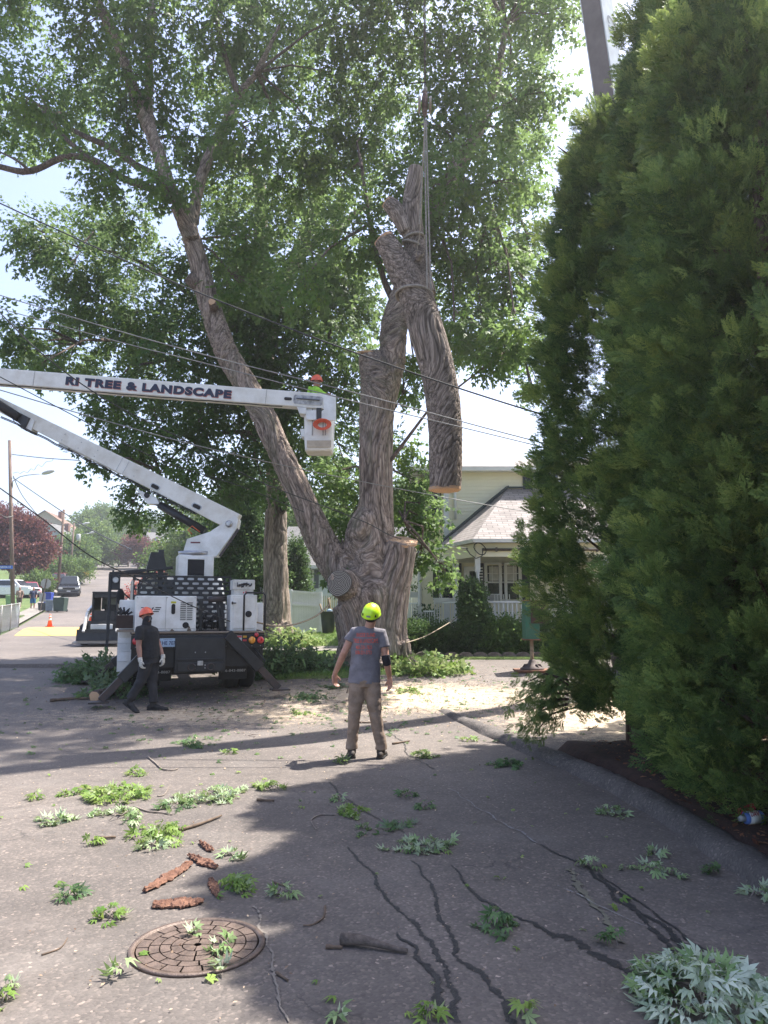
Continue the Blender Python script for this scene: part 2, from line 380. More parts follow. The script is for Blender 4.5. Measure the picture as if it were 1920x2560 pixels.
# ---------------- scattering small templates into one mesh ----------------
def rotmats(d, roll):
    """rotation so local +Y follows d (n,3), rolled"""
    d = d / (np.linalg.norm(d, axis=1, keepdims=True) + 1e-9)
    up = np.tile(np.array([[0, 0, 1.]]), (len(d), 1)); up[np.abs(d[:, 2]) > .95] = [1, 0, 0]
    x = np.cross(d, up); x /= np.linalg.norm(x, axis=1, keepdims=True) + 1e-9; z = np.cross(x, d)
    c = np.cos(roll)[:, None]; s = np.sin(roll)[:, None]
    return np.stack([x * c + z * s, d, -x * s + z * c], axis=2)
def scatter(name, temps, pos, dirs, roll, scale, mats, parent=None, tint=None, world=True, jitter=.12, loc=None):
    n = len(pos); which = RNG.integers(0, len(temps), n); R = rotmats(dirs, roll)
    Vs = []; Ls = []; Ts = []; base = 0; tot = []
    tint = RNG.random(n) if tint is None else tint
    for t, (tv, tf) in enumerate(temps):
        idx = np.nonzero(which == t)[0]
        if not len(idx): continue
        k = len(tv); v = np.einsum('nij,kj->nki', R[idx], tv) * scale[idx, None, None] + pos[idx, None, :]
        Vs.append(v.reshape(-1, 3)); q = tf.shape[1]
        Ls.append((tf[None] + (base + np.arange(len(idx)) * k)[:, None, None]).reshape(-1))
        tot.append(np.full(len(idx) * len(tf), q)); base += len(idx) * k
        tt = tint[idx, None] + (RNG.random((len(idx), k // 4)) - .5).repeat(4, 1) * jitter if k % 4 == 0 else tint[idx, None] + np.zeros((1, k))
        Ts.append(np.clip(tt, 0, 1).reshape(-1))
    V = np.concatenate(Vs); L = np.concatenate(Ls); T = np.concatenate(tot); st = np.concatenate([[0], np.cumsum(T)[:-1]])
    return raw_mesh(name, V, L, st, T, mats, parent, tint=np.concatenate(Ts), world=world, loc=loc)
def leaf_quads(c, d, nrm, L, lobes=((0, 1.), (.75, .72), (-.75, .72)), wid=.24, fold=.12):
    """maple leaf of narrow kite lobes: vertices in fours"""
    d = d / np.linalg.norm(d); nrm = nrm - d * np.dot(nrm, d); nrm /= np.linalg.norm(nrm) + 1e-9; s = np.cross(d, nrm); out = []
    for a, l in lobes:
        dd = d * cos(a) + s * sin(a); ss = s * cos(a) - d * sin(a); l = l * L
        out += [c, c + dd * l * .5 + ss * wid * L + nrm * fold * L * .3, c + dd * l - nrm * fold * L, c + dd * l * .5 - ss * wid * L + nrm * fold * L * .3]
    return out
def leaf_spray(seed, nl=7, length=.34, L=.085, droop=.5, lobes=((0, 1.), (.8, .75), (-.8, .75)), wid=.2):
    r = np.random.default_rng(seed); V = []
    for i in range(nl):
        t = (i + .6) / nl; p = np.array([0, t * length, -.12 * t * t * length]); side = 1 if i % 2 else -1
        d = np.array([side * (.9 - .6 * t) + r.normal() * .25, .5 + .4 * t, -droop + r.normal() * .3]); nrm = np.array([r.normal() * .5, r.normal() * .4, 1.])
        st = d / np.linalg.norm(d) * .05; V += leaf_quads(p + st, d, nrm, L * (.75 + .5 * r.random()), lobes, wid)
    V = np.array(V); return V, np.arange(len(V)).reshape(-1, 4)
def frond(seed, L=.16, n=7):
    """flat arborvitae spray: axis with side twigs, each with short scale-leaved tips"""
    r = np.random.default_rng(seed); V = []
    def kite(a, b, w, nz):
        d = b - a; s = np.cross(d, nz); s = s / (np.linalg.norm(s) + 1e-9) * w; m = a + d * .55; V.extend([a, m + s, b, m - s])
    nz = np.array([0, 0, 1.]); bend = lambda t: np.array([0, t * L, -.25 * L * t * t])
    kite(bend(0), bend(1), .0036, nz)
    for i in range(n):
        t = .12 + .8 * i / n
        for sd in (-1, 1):
            l = L * (.52 - .36 * t) * (.8 + .4 * r.random()); a = bend(t); ang = .75 + r.normal() * .1
            e = a + np.array([sd * sin(ang) * l, cos(ang) * l, r.normal() * .012]); kite(a, e, .0046, nz)
            if l > .035:
                for q in (.4, .7):
                    b = a + (e - a) * q; kite(b, b + np.array([sd * .25 * l * (.3 if q < .5 else .6), l * .36, r.normal() * .006]), .004, nz)
                    b = a + (e - a) * (q - .1); kite(b, b + np.array([sd * .34 * l, -.02 * l + r.normal() * .004, 0]), .0038, nz)
    V = np.array(V); return V, np.arange(len(V)).reshape(-1, 4)
LEAFS = [leaf_spray(i, 7, .36, .098) for i in range(6)]
LEAFS_LOW = [leaf_spray(20 + i, 5, .34, .12, .45, ((0, 1.),), .3) for i in range(4)]
FRONDS = [frond(i) for i in range(5)]
def unit(n): v = RNG.normal(size=(n, 3)); return v / np.linalg.norm(v, axis=1, keepdims=True)

def remesh_obj(mb, name, mats, parent, voxel, smooth=4, world=True, post=None, loc=None):
    """fuse overlapping tubes of an MB into one continuous skin"""
    t = mb.build('tmp', [], None)
    md = t.modifiers.new('r', 'REMESH'); md.mode = 'VOXEL'; md.voxel_size = voxel; md.use_smooth_shade = True
    if smooth: sm = t.modifiers.new('s', 'SMOOTH'); sm.iterations = smooth; sm.factor = .5
    bpy.context.view_layer.update()
    me = bpy.data.meshes.new_from_object(t.evaluated_get(bpy.context.evaluated_depsgraph_get()))
    bpy.data.objects.remove(t)
    nv = len(me.vertices); V = np.empty(nv * 3, np.float32); me.vertices.foreach_get('co', V); V = V.reshape(-1, 3).astype(float)
    nl = len(me.loops); Lp = np.empty(nl, np.int32); me.loops.foreach_get('vertex_index', Lp)
    npz = len(me.polygons); st = np.empty(npz, np.int32); me.polygons.foreach_get('loop_start', st); tt = np.empty(npz, np.int32); me.polygons.foreach_get('loop_total', tt)
    NN = np.empty(nv * 3, np.float32); me.vertices.foreach_get('normal', NN); NN = NN.reshape(-1, 3)
    ex = None
    rdg = None
    if post:
        res = post(V, NN); V, ex = res[0], res[1]; rdg = res[2] if len(res) > 2 else None
    bpy.data.meshes.remove(me)
    o = raw_mesh(name, V, Lp, st, tt, mats, parent, smooth=True, world=world, loc=loc)
    if rdg is not None: a = o.data.attributes.new('ridge', 'FLOAT', 'POINT'); a.data.foreach_set('value', np.asarray(rdg, np.float32))
    if ex is not None:
        a = o.data.attributes.new('barkco', 'FLOAT_VECTOR', 'POINT'); a.data.foreach_set('vector', np.asarray(ex, np.float32).ravel())
    return o
# ================= SETTING =================
asph = asphalt(); lawn = grassmat(); conc = concretemat('concrete_walk', (.30, .27, .23))
kerbm = concretemat('asphalt_kerb', (.13, .112, .10), 55)
def grid(name, xs_fn, ys, nx, m, dz, kind='structure', label=None, jit=0, skirt=0):
    V = []; 
    for y in ys:
        x0, x1 = xs_fn(y)
        xs = np.linspace(x0, x1, nx); V.append(np.stack([xs, np.full(nx, y), gz(xs, np.full(nx, y)) + dz + (RNG.random(nx) * jit if jit else 0)], 1))
    if skirt:
        for a in V: a[0, 2] -= skirt; a[-1, 2] -= skirt
        V[0][:, 2] -= skirt; V[-1][:, 2] -= skirt
    V = np.concatenate(V); ny = len(ys); i = np.arange(ny - 1)[:, None] * nx + np.arange(nx - 1)[None]
    f = np.stack([i, i + 1, i + 1 + nx, i + nx], -1).reshape(-1, 4)
    o = raw_mesh(name, V, f.ravel(), np.arange(len(f)) * 4, np.full(len(f), 4), m, smooth=True)
    return tag(o, kind=kind, label=label)
farm = None
m_, n_, b_ = newmat('far_ground'); v_ = coords(n_)
n_.links.new(ramp(n_, noise_node(n_, v_, .06, 6, .7), [(.3, (.035, .06, .02)), (.6, (.07, .1, .03)), (.8, (.13, .13, .07))]), b_.inputs['Base Color']); b_.inputs['Roughness'].default_value = 1
ys = np.concatenate([np.arange(-40, 70, 1.0), np.arange(70, 320, 5.), np.arange(320, 1500, 20.)])
grid('ground', lambda y: (-250 - max(y, 0) * .7, 250 + max(y, 0) * .7), ys, 240, [m_], -.05)
def road_x(y):
    l = -60 if y < 29 else (-60 + (y - 29) / 5 * 43.0 if y < 34 else -17 - .34 * (y - 33))
    l = min(l, -17 - .34 * (y - 33)) if y >= 29 else l
    r = 3.2 if y < 9.5 else (1.75 if y < 12 else np.interp(y, [12, 14, 16], [1.6, .4, -2.75]) if y < 16 else -2.75 - .34 * (y - 16))
    return l, r
def rx(y):
    l, r = road_x(y)
    if y < 9.5: r = np.interp(y, [-40, 4, 7.7, 9.5], [2.55, 2.5, 2.3, 1.85])
    elif y < 20: r = 14
    elif y < 12: r = np.interp(y, [9.5, 12], [1.85, 1.3])
    return l, r
grid('road', rx, np.concatenate([np.arange(-40, 40, .5), np.arange(40, 300, 3.)]), 160, asph, 0)
# driveway and sawdust-strewn forecourt right of the tree
def dx(y):
    l = np.interp(y, [9, 9.5, 12, 14, 16, 17, 20.2], [1.9, 1.87, 1.33, .43, -.6, .55, .7]); return l + .0, 14
grid('driveway', dx, np.arange(9, 19.9, .3), 60, asph, .004)
# planting strip (mulch) behind the kerb
mul = M('mulch', (.05, .024, .016), .95, var=.25, vs=9, bmp=1, bs_=50, c2=(.018, .009, .007))
def mx(y): return np.interp(y, [-6, 4, 7.7, 9.2, 10.6], [2.62, 2.58, 2.42, 2.2, 2.2]), 9
grid('planting_strip', mx, np.arange(-6, 10.4, .25), 50, mul, .10, jit=.03, skirt=.13)
# lawn verge, base of the tree, house garden
def lx(y): return (redge(y) + .25 if y > 16.6 else -2.3), np.interp(y, [16.4, 17.2, 18.2, 19.8, 19.9, 24], [-1.2, .35, .8, 1.1, 14, 14])
grid('lawn', lx, np.concatenate([np.arange(16.4, 19.8, .2), [19.85], np.arange(20, 60, .6)]), 70, lawn, .05, jit=.03, skirt=.16)
grid('lawn_left', lambda y: (-62, -17.6 - .34 * (y - 33)), np.arange(32.2, 140, .8), 40, lawn, .07, jit=.04, skirt=.2)
def sw(y): return -3.9, -.4
grid('garden_path', lambda y: (-4.2, -.8), np.arange(21.2, 22.6, .2), 20, conc, .085)
grid('sidewalk', lambda y: (-22.6 - .34 * (y - 45), -21.2 - .34 * (y - 45)), np.arange(43, 110, 1.), 4, conc, .1)
# painted yellow speed hump
yp = M('yellow_road_paint', (.62, .40, .10), .8, var=.2, vs=2, c2=(.45, .3, .1))
V = []; hx = lambda y: (np.interp(y, [36, 42], [-17.3, -19.3]), -9.2)
hy = np.linspace(36.0, 42.3, 13); nx = 24
for j, y in enumerate(hy):
    xs = np.linspace(*hx(y), nx); V.append(np.stack([xs, np.full(nx, y), gz(xs, np.full(nx, y)) + .012 + .10 * sin(pi * j / 12)], 1))
V = np.concatenate(V); i = np.arange(12)[:, None] * nx + np.arange(nx - 1)[None]; f = np.stack([i, i + 1, i + 1 + nx, i + nx], -1).reshape(-1, 4)
tag(raw_mesh('speed_hump', V, f.ravel(), np.arange(len(f)) * 4, np.full(len(f), 4), yp, smooth=True), kind='structure')
# kerb: rolled asphalt berm following the edge
kp = [(1.0, 13.3), (1.18, 12.6), (1.42, 11.6), (1.72, 10.4), (1.98, 9.3), (2.2, 8.4), (2.36, 7.4), (2.44, 6.2), (2.48, 4.5), (2.5, 2), (2.5, -4)]
kv = []; prof = [(-.13, -.01), (-.09, .06), (-.04, .10), (.03, .11), (.09, .10), (.15, .08), (.17, -.05)]
path = []
for a, b in zip(kp[:-1], kp[1:]):
    for t in np.linspace(0, 1, 14, endpoint=False): path.append((a[0] + (b[0] - a[0]) * t, a[1] + (b[1] - a[1]) * t))
for k, (x, y) in enumerate(path):
    h = min(1, .25 + (k + 1) / 60)
    for q, (ox, oz) in enumerate(prof):
        w = 1 + .25 * mnoise.noise((x * 2, y * 2, q)); kv.append((x + ox * w * (.6 + .4 * h), y, gzf(x, y) + oz * h * (1 + .3 * mnoise.noise((y * 3, x * 3, 1)) + .35 * mnoise.noise((y * 11, x * 9, q)))))
n7 = len(prof); f = [(i * n7 + j, i * n7 + j + 1, (i + 1) * n7 + j + 1, (i + 1) * n7 + j) for i in range(len(path) - 1) for j in range(n7 - 1)]
b = MB(); b.add(kv, f, 0, True); tag(b.build('kerb', kerbm), kind='structure')
# tar seams and oil-dark runs on the near asphalt
tarm = M('tar_sealer', (.036, .034, .034), .6, var=.3, vs=30, bmp=.5, bs_=120)
NR = [0]
def ribbon(pix, w0, w1, name='tar_seam', m=None, dz=.004, rag=.7):
    NR[0] += 1; dz = .002 + .0005 * NR[0]; w0 *= .6; w1 *= .55
    pts = [G(x, y) for x, y in pix]; dense = []
    for a, c in zip(pts[:-1], pts[1:]):
        k = max(2, int(np.linalg.norm(c - a) / .015))
        for t in np.linspace(0, 1, k, endpoint=False): dense.append(a + (c - a) * t)
    dense.append(pts[-1]); n = len(dense); vs = []
    for i, p in enumerate(dense):
        a = dense[min(i + 1, n - 1)] - dense[max(i - 1, 0)]; s = np.array([-a[1], a[0], 0]); s /= np.linalg.norm(s) + 1e-9
        q = p + s * .035 * mnoise.noise((p[0] * 5, p[1] * 5, len(pix))) * 1.3; w = (w0 + (w1 - w0) * i / n) / 2
        for sg in (-1, 1):
            v = q + s * sg * w * (1 + rag * 2.2 * (mnoise.noise((p[0] * 22, p[1] * 22, sg * 9.)) + .8 * mnoise.noise((p[0] * 70, p[1] * 70, sg * 9.)))); v[2] = gzf(v[0], v[1]) + dz; vs.append(v)
    b = MB(); b.add(vs, [(2 * i, 2 * i + 1, 2 * i + 3, 2 * i + 2) for i in range(n - 1)]); return tag(b.build(name, m or tarm), kind='structure')
sx_ = lambda L: [(x * 1.1573, 1620 + y * 1.1573) for x, y in L]
for L, a, c in (([(752, 430), (800, 490), (850, 560), (905, 610), (945, 665), (960, 710), (985, 760), (990, 810)], .025, .06),
                ([(890, 460), (935, 520), (955, 600), (990, 660), (1030, 710), (1080, 760), (1120, 812)], .02, .06),
                ([(970, 470), (1010, 520), (1075, 560), (1150, 600), (1200, 620)], .02, .07), ([(1200, 620), (1260, 640), (1320, 680), (1390, 715)], .11, .07),
                ([(1165, 425), (1230, 455), (1290, 490), (1330, 540), (1390, 590), (1440, 640), (1490, 690)], .03, .055),
                ([(1290, 490), (1370, 560), (1440, 610), (1500, 665), (1560, 700), (1658, 755)], .03, .09),
                ([(1290, 488), (1350, 530), (1420, 580), (1480, 620), (1530, 660)], .02, .03),
                ([(712, 290), (735, 320), (790, 355), (870, 400)], .02, .015), ([(825, 165), (870, 205), (880, 230), (940, 262)], .025, .02),
                ([(860, 615), (905, 660), (940, 720), (945, 790)], .02, .07)):
    ribbon(sx_(L), a, c)
ribbon(sx_([(545, 560), (575, 620), (590, 700), (612, 812)]), .02, .015, 'chalk_streak', M('chalk_dust', (.22, .19, .16), .9), .003, 1)
ribbon(sx_([(1225, 475), (1270, 540), (1310, 590), (1345, 640)]), .05, .05, 'chalk_streak', M('yellow_chalk', (.17, .155, .11), .9), .003, 1)
ribbon(sx_([(970, 305), (1040, 350), (1120, 400), (1165, 425)]), .012, .02, 'chalk_streak', M('grey_chalk', (.26, .25, .24), .9), .003, 1)
ribbon(sx_([(1205, 515), (1270, 545), (1360, 590), (1400, 610)]), .012, .01, 'chalk_streak', MATS['grey_chalk'], .003, 1)
for L in ([(0, 352), (200, 322), (500, 303), (800, 300)], [(0, 300), (300, 283), (900, 262)], [(0, 375), (400, 320), (700, 295)]):
    ribbon(sx_(L), .008, .008, 'paving_joint', MATS['tar_sealer'], .003, .8)

# ================= TREES =================
bark_m = barkmat('maple_bark', (.27, .215, .18), (.47, .395, .34), (.20, .2, .13))
bark_log = barkmat('log_bark', (.22, .18, .15), (.40, .34, .29))
bark_f = barkmat('far_bark', (.13, .1, .085), (.24, .19, .165), attr=False)
grain_fresh = endgrain('fresh_cut_wood', (.52, .3, .16), (.72, .5, .32)); grain_old = endgrain('grey_weathered_cut', (.05, .045, .04), (.40, .36, .31))
def chain(L, Y):
    """pixel chain [(px,py,halfwidth[,Y])] -> [(point, radius)]"""
    out = []
    for q in L:
        y = q[3] if len(q) > 3 else Y; out.append((P(q[0], q[1], y), q[2] * mpp(q[0], q[1], y)))
    return out
def smooth_chain(ch, k=5):
    pts = np.array([np.append(p, r) for p, r in ch]); n = len(pts); out = []
    for i in range(n - 1):
        p0 = pts[max(i - 1, 0)]; p1 = pts[i]; p2 = pts[i + 1]; p3 = pts[min(i + 2, n - 1)]
        for t in np.linspace(0, 1, k, endpoint=False):
            out.append(.5 * (2 * p1 + (p2 - p0) * t + (2 * p0 - 5 * p1 + 4 * p2 - p3) * t * t + (3 * p1 - p0 - 3 * p2 + p3) * t ** 3))
    out.append(pts[-1]); return [(o[:3], max(.01, o[3])) for o in out]
def bark_post(chains, amp, fr):
    segs = [(np.array(a[0]), np.array(b[0])) for ch in chains for a, b in zip(ch[:-1], ch[1:])]
    def post(V, NN):
        acc = np.zeros_like(V); wt = np.zeros(len(V))
        for a, b in segs:
            d = b - a; L = np.linalg.norm(d); d = d / (L + 1e-9); rel = V - a; t = np.clip(rel @ d, 0, L); dist = np.linalg.norm(rel - t[:, None] * d, axis=1)
            w = 1 / (dist ** 3.5 + 1e-4); acc += w[:, None] * (d[None]); wt += w
        acc = acc / (wt[:, None] + 1e-9) + np.array([0, 0, .5]); A = acc / (np.linalg.norm(acc, axis=1, keepdims=True) + 1e-9)
        co = V - .92 * A * np.sum((V - segs[0][0]) * A, axis=1, keepdims=True)
        h = np.empty(len(V)); lo = np.empty(len(V)); nz = mnoise.noise
        for i, c in enumerate(co):
            q = c * fr; w = nz((V[i][0] * 3, V[i][1] * 3, V[i][2] * 2.2)) * .5
            h[i] = min(1, .08 + abs(nz((q[0] + w, q[1] + w, q[2] + w))) * 3.4) * min(1, .45 + abs(nz((q[0] * 1.9 + 7 + w, q[1] * 1.9, q[2] * 1.9))) * 3)
            lo[i] = nz((V[i][0] * 1.3, V[i][1] * 1.3, V[i][2] * 1.3))
        return V + NN * ((h - .6) * amp * 1.7 + lo * amp * .9)[:, None], co, h
    return post
def trunk_mesh(chains, name, m, parent, voxel=.04, amp=.02, fr=7, world=True, post=True, extra=None):
    b = MB(); cs = [smooth_chain(c) for c in chains]
    for c in cs: b.tube([p for p, r in c], [r for p, r in c], 18)
    if extra: extra(b)
    return remesh_obj(b, name, m, parent, voxel, 3, world, bark_post(cs[:4], amp, fr) if post else None)
YT = 18.5
root = G(935, 1658); tree = thing('maple_tree', 'huge silver maple with sawn right stub standing behind the man in the grey shirt', 'tree', (root[0], YT, gzf(root[0], YT)))
chs = [chain([(930, 1665, 92), (930, 1610, 84), (922, 1550, 84), (915, 1490, 90), (885, 1450, 60), (850, 1425, 45), (799, 1345, 38), (749, 1232, 31), (690, 1110, 30), (648, 1018, 29), (600, 940, 29), (555, 856, 28), (515, 730, 26), (480, 600, 22), (451, 515, 24)], YT),
       chain([(930, 1600, 80), (935, 1500, 75), (928, 1400, 58), (938, 1320, 47), (940, 1200, 42), (941, 1060, 42), (946, 960, 45), (922, 886, 27)], YT),
       chain([(960, 1000, 30), (978, 920, 32), (984, 826, 34), (1000, 760, 30), (1040, 640, 28), (1078, 530, 26), (1118, 465, 24), (1160, 390, 20), (1195, 330, 15), (1240, 200, 10), (1265, 60, 7)], YT + .2),
       chain([(965, 1640, 62), (962, 1560, 55), (975, 1480, 48), (992, 1410, 42), (1003, 1362, 40)], YT - .25),
       chain([(885, 1400, 30), (905, 1330, 40), (930, 1290, 40)], YT - .1),
       chain([(1000, 1610, 26), (1025, 1650, 12), (1052, 1672, 6)], YT - .5), chain([(880, 1610, 30), (850, 1660, 20), (838, 1680, 9)], YT - .5), chain([(940, 1630, 34, YT - .7), (945, 1672, 18, YT - 1.2)], YT),
       chain([(480, 600, 20), (455, 520, 18), (425, 470, 17), (385, 350, 15), (350, 270, 14), (322, 190, 13), (295, 110, 12), (243, 0, 11), (200, -120, 8), (150, -300, 4)], YT - .2),
       chain([(480, 560, 16), (503, 440, 13), (555, 324, 11), (602, 231, 9), (642, 180, 7), (700, 60, 4)], YT + .2),
       chain([(390, 370, 11), (375, 290, 10), (372, 170, 10), (380, 0, 9), (390, -150, 5)], YT)]
fk = P(853, 1458, YT - .95)
def knob(b):
    a = P(880, 1470, YT - .2); b.tube([a, fk + (0, .06, 0), fk], [.42, .33, .315], 20)
trunk = trunk_mesh(chs, 'trunk', bark_m, tree, .032, .024, 10, extra=knob)
lim = [chain([(596, 235, 8), (555, 116, 7), (538, 0, 6), (530, -150, 3)], YT), chain([(430, 500, 13), (400, 480, 10), (307, 445, 9), (231, 400, 9), (162, 393, 8), (75, 428, 8), (0, 417, 7), (-60, 400, 5)], YT - .3),
       chain([(420, 450, 10), (347, 417, 9), (278, 370, 8), (191, 330, 6), (127, 283, 5), (60, 240, 3)], YT + .3), chain([(75, 428, 4), (40, 400, 3), (0, 380, 2)], YT - .4),
       chain([(231, 400, 6), (150, 330, 5), (90, 210, 3)], YT), chain([(1000, 780, 10), (960, 700, 8), (925, 560, 6), (905, 420, 4)], YT + .6), chain([(1140, 420, 10), (1180, 480, 7), (1230, 520, 4)], YT + .6)]
b = MB()
for c in lim: c = smooth_chain(c); b = MB(); b.tube([p for p, r in c], [r for p, r in c], 9, wob=.1); b.build('limb', bark_f, tree)
def disc(parent, c, axis, r, m, name='cut_face', wob=.06, flat=1.0):
    sx, uy, a = frame(axis); n = 28; vs = [np.array(c) + a * .012]; uv = []
    for j in range(n): th = 2 * pi * j / n; k = r * (1 + wob * sin(3 * th + 1) + wob * .5 * sin(7 * th)); vs.append(np.array(c) + a * .004 + sx * cos(th) * k + uy * sin(th) * k * flat)
    b = MB(); fs = [(0, 1 + j, 1 + (j + 1) % n) for j in range(n)]
    uvs = [[(0, 0), (cos(2 * pi * j / n), sin(2 * pi * j / n)), (cos(2 * pi * (j + 1) / n), sin(2 * pi * (j + 1) / n))] for j in range(n)]
    b.add(vs, fs, 0, False, uvs); vs2 = [v - a * .05 for v in vs[1:]]; k0 = len(b.v); b.add(vs2, []); 
    for j in range(n): b.f.append([1 + j, k0 + j, k0 + (j + 1) % n, 1 + (j + 1) % n]); b.m.append(0); b.s.append(False); b.uv.append([(1, 0)] * 4)
    return b.build(name, m, parent, uv=True)
disc(tree, P(1003, 1358, YT - .25) + (0, 0, .06), (.12, -.38, 1), 42 * mpp(1003, 1358, YT), grain_fresh)['label'] = 'fresh orange-brown cut on the right stub'
disc(tree, fk + np.array([-.05, -.05, 0]), fk - P(880, 1470, YT - .2), .30, grain_old, wob=.03)['label'] = 'old grey round cut facing the street'
disc(tree, P(922, 884, YT) + (0, 0, .01), (.1, -.1, 1), 27 * mpp(922, 886, YT), grain_fresh)
st = P(535, 770, YT - .3); b = MB(); b.tube([st, st + np.array([0, -.25, .06])], [.11, .09], 12); b.build('branch_stub', bark_f, tree); disc(tree, st + np.array([0, -.255, .06]), (0, -1, .2), .085, grain_fresh)
st = P(470, 690, YT - .2); b = MB(); b.tube([P(505, 720, YT), st], [.2, .17], 12); b.build('branch_stub', bark_f, tree); disc(tree, st, st - P(505, 720, YT), .16, grain_old)

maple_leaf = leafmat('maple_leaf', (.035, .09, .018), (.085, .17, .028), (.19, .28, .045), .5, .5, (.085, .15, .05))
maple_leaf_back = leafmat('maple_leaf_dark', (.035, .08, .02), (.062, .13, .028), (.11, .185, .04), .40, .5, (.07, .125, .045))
# crown clumps, photo pixel centre, radius, distance
def rows(spec, Y, dY):
    out = []
    for y, L in spec:
        for q in L:
            x, r = q if isinstance(q, tuple) else (q, 88)
            out.append((x + random.uniform(-22, 22), y + random.uniform(-25, 25), r, Y + random.uniform(-dY, dY)))
    return out
front = rows([(-420, [300, 520, 760, 1000, 1200]), (-260, [100, 280, 470, 660, 850, 1040, 1220, 1380]), (-90, [20, 180, 340, 500, 650, 800, 950, 1100, 1250, (1380, 70)]),
              (60, [(30, 60), (250, 90), 410, 560, 700, 850, 1000, 1150, 1290, (1390, 60)]), (200, [(60, 80), (200, 80), 360, 520, 680, 830, 980, 1140, 1280, (1370, 60)]),
              (330, [(50, 75), (170, 60), (330, 70), (470, 70), 620, 780, 930, 1090, 1230, (1330, 60)]), (455, [(270, 50), (420, 50), (560, 70), 700, 860, 1010, 1140, (1260, 80), (1320, 45)]),
              (590, [(620, 70), 900, (1030, 60), 1150, (1260, 70), (1310, 40)]), (700, [(590, 60), (760, 70), 1130, (1240, 80), (1310, 40)]), (800, [(1130, 60), (1200, 80), (1290, 50)]), (880, [(1160, 45), (1240, 50)])], YT + .6, 2.6)
front += [(1035, 900, 30, 20), (1020, 960, 34, 20), (1005, 1120, 36, 20.4), (1035, 1200, 38, 19.8), (1060, 1260, 36, 19.5), (1025, 1310, 36, 20), (1075, 1300, 24, 19.3), (1095, 1400, 18, 19), (1112, 1428, 14, 19), (1052, 1385, 20, 19.2),
          (880, 1210, 42, 20.5), (878, 1290, 45, 20.3), (860, 1360, 34, 20), (850, 1425, 26, 18.2), (835, 1180, 40, 20.5), (1000, 1240, 40, 20.8), (1290, 870, 32, 19), (1330, 960, 25, 19)]
low = rows([(520, [(560, 60), (680, 60), (790, 60)]), (570, [(110, 60), (220, 65), (330, 60)]), (650, [(90, 50), (190, 75), (320, 80), (440, 60), (560, 60), 660, 780, 860]), (760, [(150, 60), (240, 80), 370, 500, 620, 740, 850, (900, 60)]), (870, [(60, 40), (200, 85), 320, 450, 570, 700, 830]),
            (960, [(250, 60), (360, 70), 480, 600, 720, (850, 60)]), (1050, [(290, 55), (400, 60), (500, 65), 620, 740, (850, 50)]), (1140, [(270, 28), (340, 40), (460, 60), (560, 60), (670, 60), (770, 60), (860, 45)]),
            (1220, [(320, 32), (450, 40), (560, 50), (660, 45), (760, 40)]), (1280, [(330, 22), (420, 24), (360, 26)])], 23.3, 2.4)
low += [(35, 820, 35, 19), (110, 905, 28, 19), (60, 860, 30, 19.5), (225, 1150, 18, 19)]
def crown(clumps, name, m, parent, dens, temps, size=1.0, loc=None):
    pos = []; dirs = []; tint = []
    for (x, y, r, Y) in clumps:
        c = P(x, y, Y); R = r * mpp(x, y, Y) * .95
        n = int(dens * R ** 2 * (1.0 if R > .5 else 1.5)) + 6
        u = unit(n); rad = RNG.random(n) ** .4
        k = np.array([1 + .38 * mnoise.noise((a[0] * 2.3 + x, a[1] * 2.3 + y, a[2] * 2.3)) * 1.6 for a in u])
        off = u * (rad * k)[:, None] * R * np.array([1, 1.25, .82]); p = c + off; pos.append(p)
        d = u * .8 + unit(n) * .55 + np.array([0, 0, -.45]); dirs.append(d)
        tb = .45 + .2 * random.gauss(0, 1) * .6; tint.append(np.clip(tb + RNG.normal(size=n) * .16, 0, 1))
    pos = np.concatenate(pos); dirs = np.concatenate(dirs); tint = np.concatenate(tint)
    ok = pos[:, 2] > gz(pos[:, 0], pos[:, 1]) + .3; pos, dirs, tint = pos[ok], dirs[ok], tint[ok]
    n = len(pos); o = scatter(name, temps, pos, dirs, RNG.normal(size=n) * .5, (.8 + .5 * RNG.random(n)) * size, m, parent, tint)
    return o, pos
def twigs(clumps, parent, src, name='twigs', k=5):
    b = MB()
    for (x, y, r, Y) in clumps:
        c = P(x, y, Y); R = r * mpp(x, y, Y)
        s = min((P(a[0], a[1], a[2]) for a in src), key=lambda q: np.linalg.norm(q - c))
        L = np.linalg.norm(s - c)
        if L > 6: continue
        mid = (s + c) / 2 + np.array([random.uniform(-.3, .3), random.uniform(-.3, .3), .25]); b.tube([s, mid, c], [.012 + .012 * L, .03, .018], 5, caps=False)
        for _ in range(k):
            e = c + unit(1)[0] * R * .95; b.tube([mid * .3 + c * .7, (c + e) / 2 + (0, 0, .08), e], [.018, .012, .005], 4, caps=False)
    return b.build(name, bark_f, parent)
o, _ = crown(front, 'crown', maple_leaf, tree, 255, LEAFS, 1.22)
twigs(front, tree, [(480, 600, YT), (385, 350, YT), (322, 190, YT), (243, 0, YT), (231, 400, YT), (127, 283, YT), (75, 428, YT), (555, 324, YT), (642, 180, YT), (538, 0, YT), (380, 0, YT), (1078, 530, YT), (1160, 390, YT), (1240, 200, YT), (905, 420, YT), (1230, 520, YT), (940, 1200, YT), (1010, 1300, YT), (860, 1400, YT), (1265, 60, YT), (925, 560, YT)])
